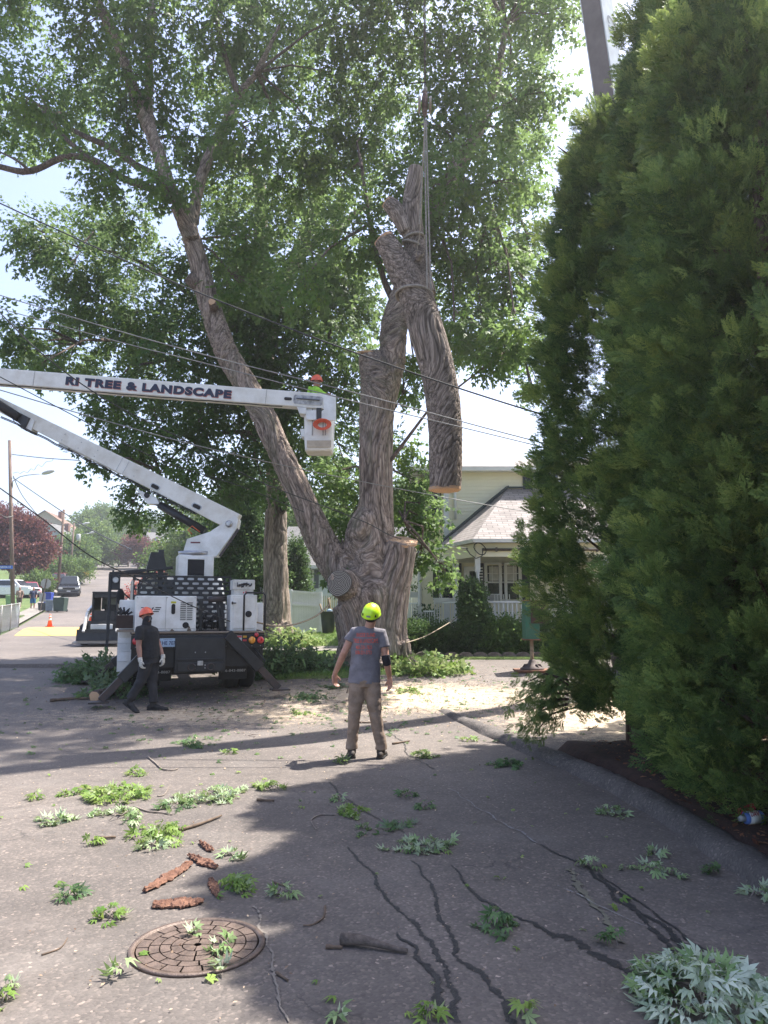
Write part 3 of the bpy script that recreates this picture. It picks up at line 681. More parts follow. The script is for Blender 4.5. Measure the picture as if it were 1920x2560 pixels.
# second maple behind
r2 = np.array([P(690, 1588, 26.5)[0], 26.5, 0]); tree2 = thing('maple_tree', 'second old maple with a hollow in its trunk, left of the one being felled', 'tree', (r2[0], 26.5, gzf(r2[0], 26.5)))
ch2 = [chain([(690, 1594, 44), (690, 1560, 38), (690, 1480, 33), (688, 1380, 29), (690, 1280, 27), (692, 1200, 26), (680, 1050, 25), (660, 860, 22), (648, 690, 19), (648, 463, 15), (579, 376, 10)], 26.5),
       chain([(660, 900, 18), (700, 740, 18), (735, 654, 16), (775, 550, 15), (804, 463, 12), (830, 380, 8)], 26), chain([(740, 650, 12), (790, 605, 10), (868, 550, 8), (930, 500, 5)], 25.8),
       chain([(665, 1560, 16, 26.2), (652, 1600, 9, 25.9)], 26), chain([(715, 1560, 16, 26.2), (730, 1600, 9, 25.9)], 26), chain([(690, 1570, 18, 26.0), (694, 1606, 8, 25.6)], 26)]
trunk_mesh(ch2, 'trunk', bark_m, tree2, .05, .022, 6)
hc = P(709, 1263, 26.5) + np.array([0, -.37, 0]); b = MB(); b.ball(hc, (.1, .05, .3), 12, 8); b.build('hollow', M('hollow_dark', (.03, .018, .012), .95), tree2)
b = MB(); sx_t = []
for j in range(15): th = 2 * pi * j / 14; sx_t.append(hc + np.array([cos(th) * .135, -.02, sin(th) * .35]))
b.tube(sx_t, .045, 7, caps=False, wob=.3); b.build('hollow_lip', bark_f, tree2)
b = MB()
for L in ([(660, 900, 9), (560, 800, 8), (450, 720, 6), (320, 640, 4), (200, 620, 3)], [(665, 1000, 9), (560, 960, 7), (430, 900, 5), (300, 850, 3)], [(680, 1100, 8), (600, 1080, 6), (480, 1100, 4), (400, 1180, 2)], [(690, 1080, 8), (760, 980, 6), (830, 880, 4)]):
    c = smooth_chain(chain(L, 24.5)); b = MB(); b.tube([p for p, r in c], [r for p, r in c], 8); b.build('limb', bark_f, tree2)
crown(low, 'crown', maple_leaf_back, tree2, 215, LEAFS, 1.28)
twigs(low, tree2, [(560, 800, 24), (450, 720, 24), (320, 640, 24), (200, 620, 24), (430, 900, 24), (300, 850, 24), (480, 1100, 24), (400, 1180, 24), (760, 980, 24), (830, 880, 24), (648, 690, 26), (600, 1080, 24.5), (775, 550, 26), (560, 960, 24.5), (200, 860, 24)])

# ---- arborvitae screen on the right ----
arb_leaf = leafmat('arborvitae_scale', (.04, .088, .03), (.135, .22, .06), (.30, .37, .10), .36, .5)
arb_bark = barkmat('arborvitae_bark', (.09, .06, .045), (.2, .15, .12), attr=False, sc=20)
def arborvitae(name, label, x, y, h, r, n, base=.35, group=None, foot=.1, ex=3.2, temps=FRONDS, size=1.0, seed=0, clump=1.0, gap=0.):
    z0 = gzf(x, y); root = thing(name, label, 'evergreen', (x, y, z0), 0, group)
    t = base / h + (1 - base / h) * RNG.random(n) ** .9; th = RNG.random(n) * 2 * pi
    pr = np.minimum(1, (t / foot + .35)) * np.sqrt(np.clip(1.02 - t ** ex, 0, 1))
    nz = np.array([mnoise.noise((cos(a) * 1.6 + seed, sin(a) * 1.6, q * h * .9)) + .6 * mnoise.noise((cos(a) * 4 + seed, sin(a) * 4, q * h * 2.4)) for a, q in zip(th, t)])
    keep = nz > -.5 + gap
    R = r * pr * (1 + .34 * nz * clump); depth = RNG.random(n) ** 2.2 * .55; rad = R * (1 - depth)
    p = np.stack([np.cos(th) * rad, np.sin(th) * rad, t * h + RNG.normal(size=n) * .05], 1) + (x, y, z0)
    d = np.stack([np.cos(th), np.sin(th), np.full(n, .15)], 1) + unit(n) * .55 + np.array([0, 0, .1])
    nb = n // 40; k = int(n * .5); bi = RNG.integers(0, nb, k); bt = base / h + (1 - base / h) * RNG.random(nb) ** .9; bth = RNG.random(nb) * 2 * pi
    bR = r * np.minimum(1, (bt / foot + .35)) * np.sqrt(np.clip(1.02 - bt ** ex, 0, 1)) * (.66 + .5 * RNG.random(nb) ** 1.5); ax = np.stack([np.cos(bth), np.sin(bth), .5 + .5 * RNG.random(nb)], 1); ax /= np.linalg.norm(ax, axis=1, keepdims=True)
    bc_ = np.stack([np.cos(bth) * bR, np.sin(bth) * bR, bt * h], 1) + (x, y, z0); q = RNG.random(k) ** .7; L_ = (.28 + .3 * RNG.random(nb))[bi]
    p[:k] = bc_[bi] + ax[bi] * ((q - .45) * L_)[:, None] + unit(k) * ((.26 * (1.1 - q) + .04) * RNG.random(k) ** .5)[:, None]; d[:k] = ax[bi] * .9 + unit(k) * .5; keep[:k] = True
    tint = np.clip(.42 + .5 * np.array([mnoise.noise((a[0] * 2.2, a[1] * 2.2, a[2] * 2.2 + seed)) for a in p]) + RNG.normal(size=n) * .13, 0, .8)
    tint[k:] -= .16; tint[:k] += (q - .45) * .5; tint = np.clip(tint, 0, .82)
    y2 = RNG.random(n) < .03; tint[y2] = .98
    p, d, tint = p[keep], d[keep], tint[keep]; n = len(p)
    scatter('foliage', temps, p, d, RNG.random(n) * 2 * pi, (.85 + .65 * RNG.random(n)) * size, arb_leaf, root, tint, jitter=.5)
    b = MB(); b.tube([(x, y, z0 - .1), (x + .05, y, z0 + h * .4), (x, y, z0 + h * .95)], [.16, .11, .03], 10, wob=.1)
    b.build('trunk', arb_bark, root)
    b = MB()
    for i in range(int(26 * h / 9)):
        a = random.uniform(0, 2 * pi); q = random.uniform(.06, .9) * h; L = r * random.uniform(.5, .95)
        e = np.array([x + cos(a) * L, y + sin(a) * L, z0 + q + L * .45]); b.tube([(x, y, z0 + q), (x + cos(a) * L * .5, y + sin(a) * L * .5, z0 + q + L * .12), e], [.03, .02, .007], 5, caps=False)
    b.build('branches', arb_bark, root)
    return root
G_AR = 'evergreens in the tall screen on the right'
arborvitae('arborvitae_tree', 'arborvitae nearest the house in the right-hand screen, its bare trunk foot showing', 3.15, 9.7, 8.5, 1.08, 17000, .45, G_AR, foot=.28, ex=2.6, seed=1.3)
arborvitae('arborvitae_tree', 'arborvitae second from the far end of the right-hand screen, over the end of the kerb', 3.7, 8.2, 9.5, 1.05, 18500, .12, G_AR, seed=4.1)
arborvitae('arborvitae_tree', 'arborvitae in the middle of the right-hand screen, above the red litter', 3.42, 6.5, 7.8, 1.08, 18500, .12, G_AR, seed=7.7)
arborvitae('arborvitae_tree', 'nearest arborvitae at the right edge of the photo with a low tuft by the can', 3.8, 4.7, 5.4, 1.02, 14000, .1, G_AR, seed=9.2)
arborvitae('arborvitae_tree', 'arborvitae set back behind the far end of the screen', 5.25, 11.0, 12.2, 1.6, 19000, .3, G_AR, seed=12.4, gap=.05)
arborvitae('arborvitae_tree', 'rearmost arborvitae behind the middle of the screen', 5.2, 8.9, 11.5, 1.6, 17000, .3, G_AR, seed=15.4)
# hanging low branch at the screen's far end
hb = thing('hanging_branch', 'sparse arborvitae branch drooping over the sawdust beside the trunk foot', 'branch', G(1400, 1860))
pts = []; 
b = MB()
for i in range(7):
    a = P(1420, 1700 + i * 12, 9.3); e = P(1290 + random.uniform(-15, 70), 1700 + i * 26 + random.uniform(-20, 20), 9.1 + random.uniform(-.3, .3)); m = (a + e) / 2 + (0, 0, .1)
    b.tube([a, m, e], [.018, .011, .004], 5, caps=False)
    for t in np.linspace(.2, 1, 70): pts.append((1 - t) ** 2 * a + 2 * t * (1 - t) * m + t * t * e + unit(1)[0] * .11)
b.build('stem', arb_bark, hb); pts = np.array(pts); n = len(pts)
scatter('foliage', FRONDS, pts, np.array([-.5, -.1, -.6]) + unit(n) * .6, RNG.random(n) * 6, .45 + .4 * RNG.random(n), arb_leaf, hb, np.clip(.5 + RNG.normal(size=n) * .2, 0, .9))

# ---- suspended log, slings, crane ----
YL = 12.3
lc = [chain([(960, 598, 27), (985, 640, 31), (1012, 690, 36), (1042, 748, 42), (1074, 852, 43), (1100, 956, 43), (1112, 1060, 42), (1114, 1164, 41), (1113, 1224, 40)], YL),
      chain([(1062, 740, 30), (1050, 690, 30), (1042, 634, 28), (1030, 566, 26), (1031, 488, 21), (1040, 420, 18)], YL + .18),
      chain([(1020, 580, 20), (1000, 545, 20), (984, 520, 20), (968, 506, 17)], YL + .12), chain([(1042, 640, 14), (1052, 645, 13)], YL - .02)]
lg = thing('suspended_log', 'long forked maple log with bark hanging from the crane above the drive', 'log', P(1113, 1224, YL))
trunk_mesh(lc, 'log_body', bark_log, lg, .017, .009, 14)
disc(lg, P(960, 597, YL) + np.array([-.0, 0, .005]), P(960, 598, YL) - P(985, 640, YL), 26 * mpp(960, 600, YL), grain_fresh)
disc(lg, P(1113, 1226, YL), (0, 0, -1), 39 * mpp(1113, 1224, YL), grain_fresh)
disc(lg, P(967, 505, YL + .12), P(968, 506, YL) - P(984, 520, YL), 16 * mpp(968, 506, YL), grain_fresh)
strap = M('sling_webbing', (.33, .29, .24), .85, var=.2, vs=30); steel = M('dark_steel', (.12, .11, .11), .45, .7, var=.2, vs=12); blk = M('black_rubber', (.018, .018, .02), .7, var=.2)
sl = thing('lifting_sling', 'pair of grey lifting straps running from the crane hook round the log', 'sling', P(1065, 300, YL))
hk = P(1063, 302, YL - .05)
sb = MB()
for k, (ex, ey) in enumerate(((1068, 722), (1077, 722))): sb.beam(hk + ((k - .5) * .03, 0, 0), P(ex, ey, YL - .32), .026, .006, 0, (0, 1, 0))
sb.beam(hk, P(1048, 560, YL - .12), .022, .006, 0, (0, 1, 0)); sb.build('strap', strap, sl)
def band(c0, c1, r, w, tilt, Y):
    c = P(*c0, Y); ax = P(*c1, Y) - c; sx, uy, a = frame(ax); pts = []
    for j in range(25): th = 2 * pi * j / 24; pts.append(c + (sx * cos(th) + uy * sin(th)) * r + a * tilt * sin(th + .4))
    return pts
b = MB()
for pts, w in ((band((1035, 735), (1060, 800), .30, .06, .14, YL), .055), (band((1033, 600), (1036, 560), .19, .05, .06, YL + .15), .04), (band((1030, 618), (1036, 590), .2, .05, -.05, YL + .15), .04)):
    for p, q in zip(pts[:-1], pts[1:]): b.beam(p, q, .008, w, 0, (q - p)[[1, 2, 0]])
b2 = MB()
for pts, w in ((band((1035, 738), (1060, 800), .285, .06, .12, YL), .028), (band((1034, 598), (1036, 560), .178, .05, .05, YL + .15), .022), (band((1032, 614), (1036, 590), .182, .05, -.04, YL + .15), .022)): b2 = MB(); b2.tube(pts, w, 6, caps=False); b2.build('choker_strap', strap, sl)
crane = thing('mobile_crane', 'crane with grey steel boom rising out of sight behind the evergreen screen', 'crane', (6.55, 16.7, gzf(6.55, 16.7)))
Pa = P(1490, 0, 15.3); Pb = P(1548, 400, 15.66); dn = (Pb - Pa) / np.linalg.norm(Pb - Pa)
base = Pb + dn * ((Pb[2] - 1.6) / -dn[2]); tip = np.array([P(1062, 250, YL)[0], YL, 0]); tz = Pa[2] + (Pa[2] - Pb[2]) * (Pa[0] - tip[0]) / (Pb[0] - Pa[0]); tip[2] = min(tz, 48)
cg = M('crane_paint', (.62, .63, .64), .5, var=.15, vs=1.5); cdk = M('crane_painted_shade', (.16, .13, .13), .6, var=.2, vs=2)
up = np.array([.75, .66, 0]); b = MB()
q = Pa + (tip - Pa) * .25
b.beam(base, q, .5, .5, 0, up); b.build('boom_lower', cg, crane)
b = MB(); b.beam(q + (Pb - Pa) * .02, tip, .4, .4, 0, up); b.build('boom_upper', cg, crane)
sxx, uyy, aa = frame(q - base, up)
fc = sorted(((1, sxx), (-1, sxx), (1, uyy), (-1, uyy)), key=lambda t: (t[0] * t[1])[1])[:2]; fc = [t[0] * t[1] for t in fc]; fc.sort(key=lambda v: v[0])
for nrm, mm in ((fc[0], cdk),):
    b = MB(); b.beam(base + nrm * .253, q + nrm * .253, .44 if abs(np.dot(nrm, sxx)) < .5 else .012, .012 if abs(np.dot(nrm, sxx)) < .5 else .44, 0, up); b.build('boom_shade_strip', mm, crane)  # dark strip paints shade onto the boom's left face
nrm = fc[1]; ux = aa; uy = np.cross(nrm, ux); 
if uy[0] > 0: pass
txo = P(1512, 85, 15.15); txo = Pa + aa * np.dot(txo - Pa, aa) + nrm * .256 - uy * .2
text_mesh('52', .32, 'boom_number', M('crane_number_plate', (.2, .22, .24), .6), crane, txo, aa, uy, .003, .02, width=.45)
b = MB(); b.box((base[0], base[1], 1.5), (2.2, 3.2, 1.0)); b.box((base[0] + .6, base[1] + 2.2, 1.6), (1.1, 1.5, 1.4), top=(.9, .7)); b.build('crane_body', M('crane_yellow', (.5, .35, .08), .5), crane, .05)
for sx0 in (-1, 1):
    for yy in (-1.1, 1.1):
        b = MB(); b.lathe([(.2, -.16), (.5, -.16), (.52, 0), (.5, .16), (.2, .16)], (base[0] + sx0 * 1.05, base[1] + yy, gzf(base[0], base[1]) + .5), (1, 0, 0)); b.build('wheel', blk, crane)
hook = thing('crane_hook_block', 'rusty crane hook block hanging on its wire above the log', 'hook block', P(1062, 260, YL))
b = MB(); c = P(1062, 262, YL); k = mpp(1062, 260, YL)
b.lathe([(.02, -.24), (.075, -.17), (.09, 0), (.085, .15), (.04, .24)], c, n=12, sc=(1, .6)); b.build('block_body', M('hook_rust', (.16, .09, .07), .7, .3, var=.3, vs=20), hook)
for s_ in (-1, 1):
    b = MB(); b.lathe([(.02, -.018), (.12, -.018), (.12, .018), (.02, .018)], c + np.array([s_ * .095, 0, 0]), (1, 0, 0), n=18, sc=(1.4, 1)); b.build('cheek_plate', M('hook_plate', (.42, .36, .3), .6, var=.25, vs=20), hook)
b = MB(); b.tube([c + (0, 0, -.24), c + (0, 0, -.3), c + (.05, 0, -.36), c + (0, 0, -.41), c + (-.05, 0, -.36)], .018, 8); b.build('hook', steel, hook)
b = MB(); b.tube([c + (0, 0, .24), c + (.02, 0, .33)], [.05, .03], 8); b.build('becket', strap, hook)
tag(MB().tube([tip, c + (0, 0, .3)], .012, 6).build('hoist_rope', steel), 'taut steel hoist wire above the hook block', 'cable')
tag(MB().tube([tip + (.05, 0, 0), c + (.02, 0, .3)], .008, 6).build('hoist_rope', steel), 'thin second fall of the hoist wire above the hook block', 'cable')
# ================= BUCKET TRUCK =================
wp = M('truck_white', (.80, .80, .78), .35, var=.05, vs=2.5, c2=(.58, .56, .51), coat=.1)
wpd = M('boom_fibreglass', (.78, .76, .70), .45, var=.06, vs=2.6, c2=(.60, .56, .48))
bk = M('truck_black', (.022, .023, .026), .45, var=.3, vs=6)
bkm = M('worn_black_steel', (.05, .045, .045), .6, .3, var=.3, vs=9, c2=(.09, .06, .05))
glass = M('dark_glass', (.02, .025, .03), .06, var=.1, spec=.8)
chrome = M('galvanised', (.45, .45, .46), .35, .8, var=.15, vs=15)
tyre = M('tyre_rubber', (.02, .02, .021), .85, var=.2, vs=20, bmp=.4, bs_=60)
rim = M('rim_grey', (.45, .45, .45), .4, .6, var=.2, vs=15)
TR = radians(19.2); TO = np.array([-3.4, 14.2, .25])
truck = thing('bucket_truck', 'white and black bucket truck with raised lettered boom parked under the maples', 'truck', TO, TR)
fwd = np.array([-sin(TR), cos(TR), 0]); rgt = np.array([cos(TR), sin(TR), 0])
def TW(x, y, z): return TO + rgt * x + fwd * y + np.array([0, 0, z])
def tb(name, m, bevel=.008, **k):
    def f(fill):
        b = MB(); fill(b); return b.build(name, m, k.get('parent', truck), bevel, world=False, label=k.get('label'))
    return f
tb('chassis', bk)(lambda b: (b.bx(-.45, -.3, .2, 6.6, .6, .84), b.bx(.3, .45, .2, 6.6, .6, .84), b.bx(-.3, .3, .6, .75, .62, .82), b.bx(-1.0, 1.0, 1.3, 1.4, .45, .57), b.bx(-.45, .45, 1.15, 1.55, .3, .72)))
tb('deck', bkm)(lambda b: (b.bx(-1.2, 1.2, 0, 3.2, 1.09, 1.15),))
tb('tail_panel', bk)(lambda b: (b.bx(-1.2, 1.2, -.03, .05, .84, 1.088), b.bx(-1.19, 1.19, .06, .12, .5, .85)))
hitch = tb('hitch_frame', bk)(lambda b: (b.bx(-.44, .46, -.16, -.032, .42, 1.04), b.bx(-.40, .42, -.20, -.162, .44, .60), b.bx(-.40, .42, -.19, -.162, .64, .67)))
tb('receiver', chrome, .003, parent=hitch)(lambda b: (b.bx(-.05, .05, -.26, -.201, .55, .63), *[b.ball((dx_, -.205, dz_), .014, 6, 4) for dx_ in (-.09, .09) for dz_ in (.5, .55, .78)]))
for dx_ in (-.15, .19): tb('tow_loop', bkm, .0, parent=hitch)(lambda b: b.tube([(dx_ + .06 * cos(a), -.215, .52 + .06 * sin(a)) for a in np.linspace(0, 2 * pi, 13)], .014, 6, caps=False))
rub = tb('tail_trim', M('deck_edge_wood', (.3, .24, .18), .9))(lambda b: b.bx(-1.2, 1.2, -.035, -.0, 1.12, 1.152))
# licence plate
plm = M('plate_blue_white', (.50, .64, .78), .4, var=.05, vs=8); ink = M('plate_ink', (.03, .05, .16), .5)
pl = tb('licence_plate', plm, .0)(lambda b: b.bx(-.715, -.41, -.052, -.034, .88, 1.032))
ux3 = rgt; uz3 = np.array([0, 0, 1.])
text_mesh('1HE 707', .068, 'plate_number', ink, pl, TW(-.695, -.0535, .915), ux3, uz3, .001, .02, width=.265)
text_mesh('Rhode Island', .018, 'plate_state', ink, pl, TW(-.64, -.0535, 1.003), ux3, uz3, .001, .0, width=.15)
# danger decal
dc = tb('danger_decal', M('decal_white', (.75, .75, .73), .5), 0)(lambda b: b.bx(.515, .77, -.04, -.0315, .96, 1.07)); red = M('decal_red', (.6, .05, .06), .5)
b = MB(); b.bx(.52, .765, -.044, -.0405, 1.035, 1.065); b.build('red_band', red, dc, world=False)
text_mesh('DANGER', .018, 'decal_word', M('decal_white_ink', (.8, .8, .8), .5), dc, TW(.57, -.045, 1.041), ux3, uz3, .001, .01, width=.12)
b = MB(); 
for i in range(4): b.bx(.53 + i * .058, .57 + i * .058, -.0425, -.0405, .975 + .01 * (i % 2), .995 + .02 * (i % 3))
b.build('decal_pictograms', bk, dc, world=False)
tb('decal_side', M('decal_amber', (.55, .3, .03), .5), 0)(lambda b: b.bx(.79, .86, -.04, -.0315, 1.03, 1.07))
tb('decal_side', red, 0)(lambda b: b.bx(.79, .86, -.04, -.0315, .965, 1.0))
def lamp(x, z, r, c, nm, label=None):
    b = MB(); b.lathe([(r * 1.15, 0), (r * 1.15, .03), (r * .95, .035)], (x, -.032, z), (0, -1, 0), 20); h = b.build('lamp_housing', blk, truck, world=False)
    b = MB(); b.lathe([(r, 0), (r * .9, .02), (r * .5, .03), (.001, .033)], (x, -.063, z), (0, -1, 0), 20); b.build(nm, M('lens_' + c, {'red': (.55, .02, .03), 'amber': (.8, .32, .03)}[c], .2, var=.15, vs=40, coat=.5), h, world=False, label=label)
lamp(.955, .985, .068, 'amber', 'turn_lamp'); lamp(1.115, .985, .068, 'red', 'brake_lamp'); lamp(1.035, 1.085, .042, 'red', 'marker_lamp')
lamp(-1.115, .985, .068, 'red', 'brake_lamp'); lamp(-.955, .985, .068, 'amber', 'turn_lamp')
# mud flaps with lettering, wheels
for sx0 in (-1, 1):
    x0, x1 = sorted((sx0 * .44, sx0 * .98)); fl = tb('mud_flap', blk)(lambda b: b.bx(x0, x1, .62, .64, .22, .86))
    wt = M('flap_lettering', (.55, .55, .55), .6)
    text_mesh('VERSALIFT', .065, 'flap_lettering', wt, fl, TW(x0 + .05, .618, .50), ux3, uz3, .001, .012, width=.46)
    text_mesh('866-843-8887', .05, 'flap_number', wt, fl, TW(x0 + .04, .618, .36), ux3, uz3, .001, .012, width=.48)
def wheel(parent, c, r, w, axis=(1, 0, 0), world=False, n=24):
    b = MB(); b.lathe([(r * .56, -w / 2), (r * .9, -w / 2), (r, -w * .33), (r, w * .33), (r * .9, w / 2), (r * .56, w / 2)], c, axis, n); t = b.build('wheel', tyre, parent, world=world)
    b = MB(); b.lathe([(.001, -w * .3), (r * .2, -w * .34), (r * .25, -w * .2), (r * .5, -w * .22), (r * .57, -w * .46), (r * .57, w * .46), (r * .5, w * .22), (r * .25, w * .2), (r * .2, w * .34), (.001, w * .3)], c, axis, n); b.build('rim', rim, t, world=world); return t
for x in (-1.07, -.76, .76, 1.07): wheel(truck, (x, 1.35, .5), .5, .27)
for x in (-1.0, 1.0): wheel(truck, (x, 5.9, .5), .5, .27)
# outriggers
def outrigger(a, c, label=None):
    b = MB(); a = np.array(a, float); c = np.array(c, float); d = (c - a) / np.linalg.norm(c - a)
    b.beam(a - d * .1, c, .13, .15, 0, (0, 1, 0)); o = b.build('outrigger', bkm, truck, .008, world=False, label=label)
    b = MB(); b.beam(a - d * .45, a + (c - a) * .45, .19, .21, 0, (0, 1, 0)); b.build('outrigger_sleeve', bk, o, .008, world=False)
    b = MB(); s = 1 if c[0] > 0 else -1; b.box(c + (.03 * s, 0, -.03), (.34, .3, .03)); b.build('foot_pad', bkm, o, .006, world=False)
outrigger((.80, -.12, .78), (1.46, -.12, .10)); outrigger((-1.08, -.12, .62), (-1.66, -.12, -.02)); outrigger((-1.15, 2.7, .7), (-1.9, 2.7, .12)); outrigger((1.1, 2.7, .7), (1.8, 2.7, .2))
b = MB()
for p in (((1.04, .0, .84), (1.10, .02, .5)), ((1.12, .0, .84), (1.16, .02, .52)), ((1.0, -.05, .5), (1.18, .02, .52))): b.beam(p[0], p[1], .03, .03)
b.tube([(1.0, -.05, .84), (1.2, -.12, .6), (1.12, -.1, .45)], .012, 6); b.build('tail_bracket', bk, truck, world=False)
# engine box
eng = tb('engine_box', wp, .015)(lambda b: b.bx(-1.15, -.07, .04, .95, 1.152, 1.80))
dk = M('louvre_dark', (.015, .015, .017), .8)
b = MB()
for i in range(10):
    for x in (-.36, -.24): b.bx(x, x + .1, .034, .0395, 1.36 + i * .034, 1.374 + i * .034)
b.build('louvres', dk, eng, world=False)
b = MB(); b.lathe([(.058, 0), (.055, .006)], (-.255, .04, 1.265), (0, -1, 0), 20); b.build('exhaust_hole', dk, eng, world=False)
b = MB(); b.prism([(cos(a) * .035 + 0, sin(a) * .035 + (.06 if sin(a) > 0 else -.06)) for a in np.linspace(0, 2 * pi, 20, endpoint=False)], (-.485, .0395, 1.56), (1, 0, 0), (0, 0, 1), .008); b.build('sight_gauge', dk, eng, world=False)
b = MB(); b.bx(-.53, -.44, .034, .0395, 1.665, 1.70); b.build('caution_label', M('label_yellow', (.55, .55, .03), .5), eng, world=False)
b = MB(); b.bx(-.93, -.87, .032, .0395, 1.26, 1.31); b.build('latch', chrome, eng, world=False)
b = MB()      # slanted bar emblem
def bar(x0, z0, x1, z1, w=.016): b.beam((x0, .037, z0), (x1, .037, z1), .004, w, 0, (0, 0, 1) if abs(x1 - x0) > abs(z1 - z0) else (1, 0, 0))
for i, z in enumerate((1.585, 1.55, 1.515)):
    bar(-1.05 + .0 * i, z, -.95 - .01 * i, z); bar(-.80 - .02 * i, z, -.70 - .02 * i, z)
bar(-.945, 1.59, -.905, 1.51, .02); bar(-.835, 1.59, -.885, 1.51, .02); b.build('bar_emblem', dk, eng, world=False)
b = MB(); [b.ball((x, .038, z), .009, 6, 4) for x in (-1.12, -.6, -.1) for z in (1.18, 1.77)]; b.build('bolts', chrome, eng, world=False)
# perforated screen with real slots
def perforated(o, ux, uy, cols, rws, cw, ch, name, m, slot=(.065, .024)):
    o = np.array(o, float); ux = np.array(ux, float); uy = np.array(uy, float); b = MB(); w = np.cross(ux, uy) * .012; k = 16
    for r in range(rws):
        off = .5 * cw if r % 2 else 0
        for c in range(cols):
            x0 = c * cw + off; cx = x0 + cw / 2; cy = r * ch + ch / 2; outer = []; inner = []
            for j in range(k):
                a = 2 * pi * j / k; q = max(abs(cos(a)), abs(sin(a))); outer.append((cx + cos(a) / q * cw / 2, cy + sin(a) / q * ch / 2))
                inner.append((cx + (slot[0] - slot[1]) * np.sign(cos(a)) * (abs(cos(a)) > .01) + cos(a) * slot[1], cy + sin(a) * slot[1]))
            vs = [o + ux * p + uy * q + w * t for t in (0, 1) for p, q in outer + inner]; fs = []
            for j in range(k):
                j2 = (j + 1) % k; fs += [(j, j2, k + j2, k + j), (2 * k + j, 3 * k + j, 3 * k + j2, 2 * k + j2), (k + j, k + j2, 3 * k + j2, 3 * k + j)]
            b.add(vs, fs)
    L = cols * cw
    for a, c in (((0, 0), (L + cw / 2, 0)), ((0, rws * ch), (L + cw / 2, rws * ch)), ((0, 0), (0, rws * ch)), ((L + cw / 2, 0), (L + cw / 2, rws * ch))):
        b.beam(o + ux * a[0] + uy * a[1], o + ux * c[0] + uy * c[1], .035, .035)
    return b.build(name, m, truck, world=False)
perforated((-1.18, 1.2, 1.20), (1, 0, 0), (0, 0, 1), 9, 11, .198, .092, 'perforated_screen', bk)
perforated((-1.2, 1.18, 1.45), (0, 1, 0), (0, 0, 1), 4, 6, .198, .11, 'perforated_side_screen', M('screen_galvanised', (.5, .47, .4), .6), (.03, .035))
# cabinet, its top box, grab rail
cab_ = tb('cabinet', wp, .012)(lambda b: b.bx(.56, 1.06, .08, .62, 1.152, 1.83))
dr = tb('cabinet_door', wp, .006, parent=cab_)(lambda b: b.bx(.61, 1.01, .062, .079, 1.20, 1.78))
b = MB(); b.lathe([(.062, 0), (.06, .012), (.02, .018)], (.90, .062, 1.47), (0, -1, 0), 18); b.box((.9, .04, 1.47), (.05, .02, .07)); b.build('door_latch', blk, dr, world=False)
b = MB(); b.bx(.575, .66, .04, .061, 1.665, 1.685); b.bx(.575, .60, .04, .061, 1.65, 1.70); b.build('hinge', bkm, dr, world=False)
b = MB(); b.tube([(1.06, .3, 1.3), (1.10, .3, 1.33), (1.10, .3, 1.6), (1.06, .3, 1.63)], .012, 6); b.build('side_handle', wp, cab_, world=False)
tbx = tb('top_bin', M('bin_grey_white', (.66, .65, .6), .5, var=.15), .01)(lambda b: (b.bx(.62, 1.0, .15, .5, 1.83, 1.93), b.bx(.60, 1.02, .13, .16, 1.93, 2.12), b.bx(.60, .62, .16, .5, 1.93, 2.12), b.bx(1.0, 1.02, .16, .5, 1.93, 2.12)))
b = MB(); [b.box((.66 + random.random() * .3, .125, 1.99 + random.random() * .06), (.05, .012, .035), rotmats(unit(1), np.array([0.]))[0]) for _ in range(14)]; b.build('bin_contents', bk, tbx, world=False)
b = MB(); b.bx(.80, .82, .145, .149, 1.86, 1.89); b.bx(.84, .87, .145, .149, 1.85, 1.9); b.build('switch', red, tbx, world=False)
b = MB(); b.tube([(.80, -.01, 1.16), (.80, -.01, 1.82), (.84, -.01, 1.87), (1.16, -.01, 1.87), (1.2, -.01, 1.82), (1.2, -.01, 1.16)], .018, 8); b.build('grab_rail', blk, truck, world=False)
# gear between the boxes
b = MB(); b.tube([(.18, .35, 1.74), (.5, .35, 1.76)], .055, 12); b.build('hydraulic_reel', bkm, truck, world=False)
for p0, p1 in (((.05, .4, 1.15), (.05, .4, 1.74)), ((.44, .45, 1.15), (.36, .45, 1.7)), ((.5, .5, 1.15), (.44, .5, 1.7)), ((.2, .6, 1.3), (.45, .6, 1.2))):
    b = MB(); b.beam(p0, p1, .06, .06); b.build('equipment_post', bk, truck, .005, world=False)
b = MB()
for i in range(7):
    x = random.uniform(.0, .5); b.tube([(x, .55, 1.18), (x + random.uniform(-.1, .1), .45, random.uniform(1.3, 1.5)), (random.uniform(0, .5), .6, random.uniform(1.2, 1.6))], .014, 5)
b.build('hoses', blk, truck, world=False)
# side compartments, cab, protector canopy
tb('side_compartment', wp, .015)(lambda b: (b.bx(-1.42, -1.05, 1.0, 3.35, .95, 1.74), b.bx(-1.42, -1.2, 2.2, 3.3, .5, .96)))
tb('side_compartment', wp, .015)(lambda b: b.bx(1.05, 1.35, 1.0, 3.3, .62, 1.7))
fd = MB(); [fd.beam((-1.26, 1.35 + .6 * cos(a), .5 + .6 * sin(a)), (-1.26, 1.35 + .6 * cos(a + .3), .5 + .6 * sin(a + .3)), .32, .05, 0, (0, cos(a + .15), sin(a + .15))) for a in np.arange(.0, 3.1, .3)]; tb_f = fd.build('wheel_arch', wp, truck, world=False)
cb = tb('cab', wp, .06)(lambda b: (b.box((0, 5.1, 1.25), (2.1, 2.0, .9)), b.box((0, 4.95, 2.0), (2.05, 1.6, .72), top=(.9, .8)), b.box((0, 6.7, 1.1), (1.9, 1.5, .65), top=(.92, .95))))
b = MB(); b.box((0, 4.2, 2.02), (1.3, .06, .42)); b.build('rear_window', glass, cb, world=False)
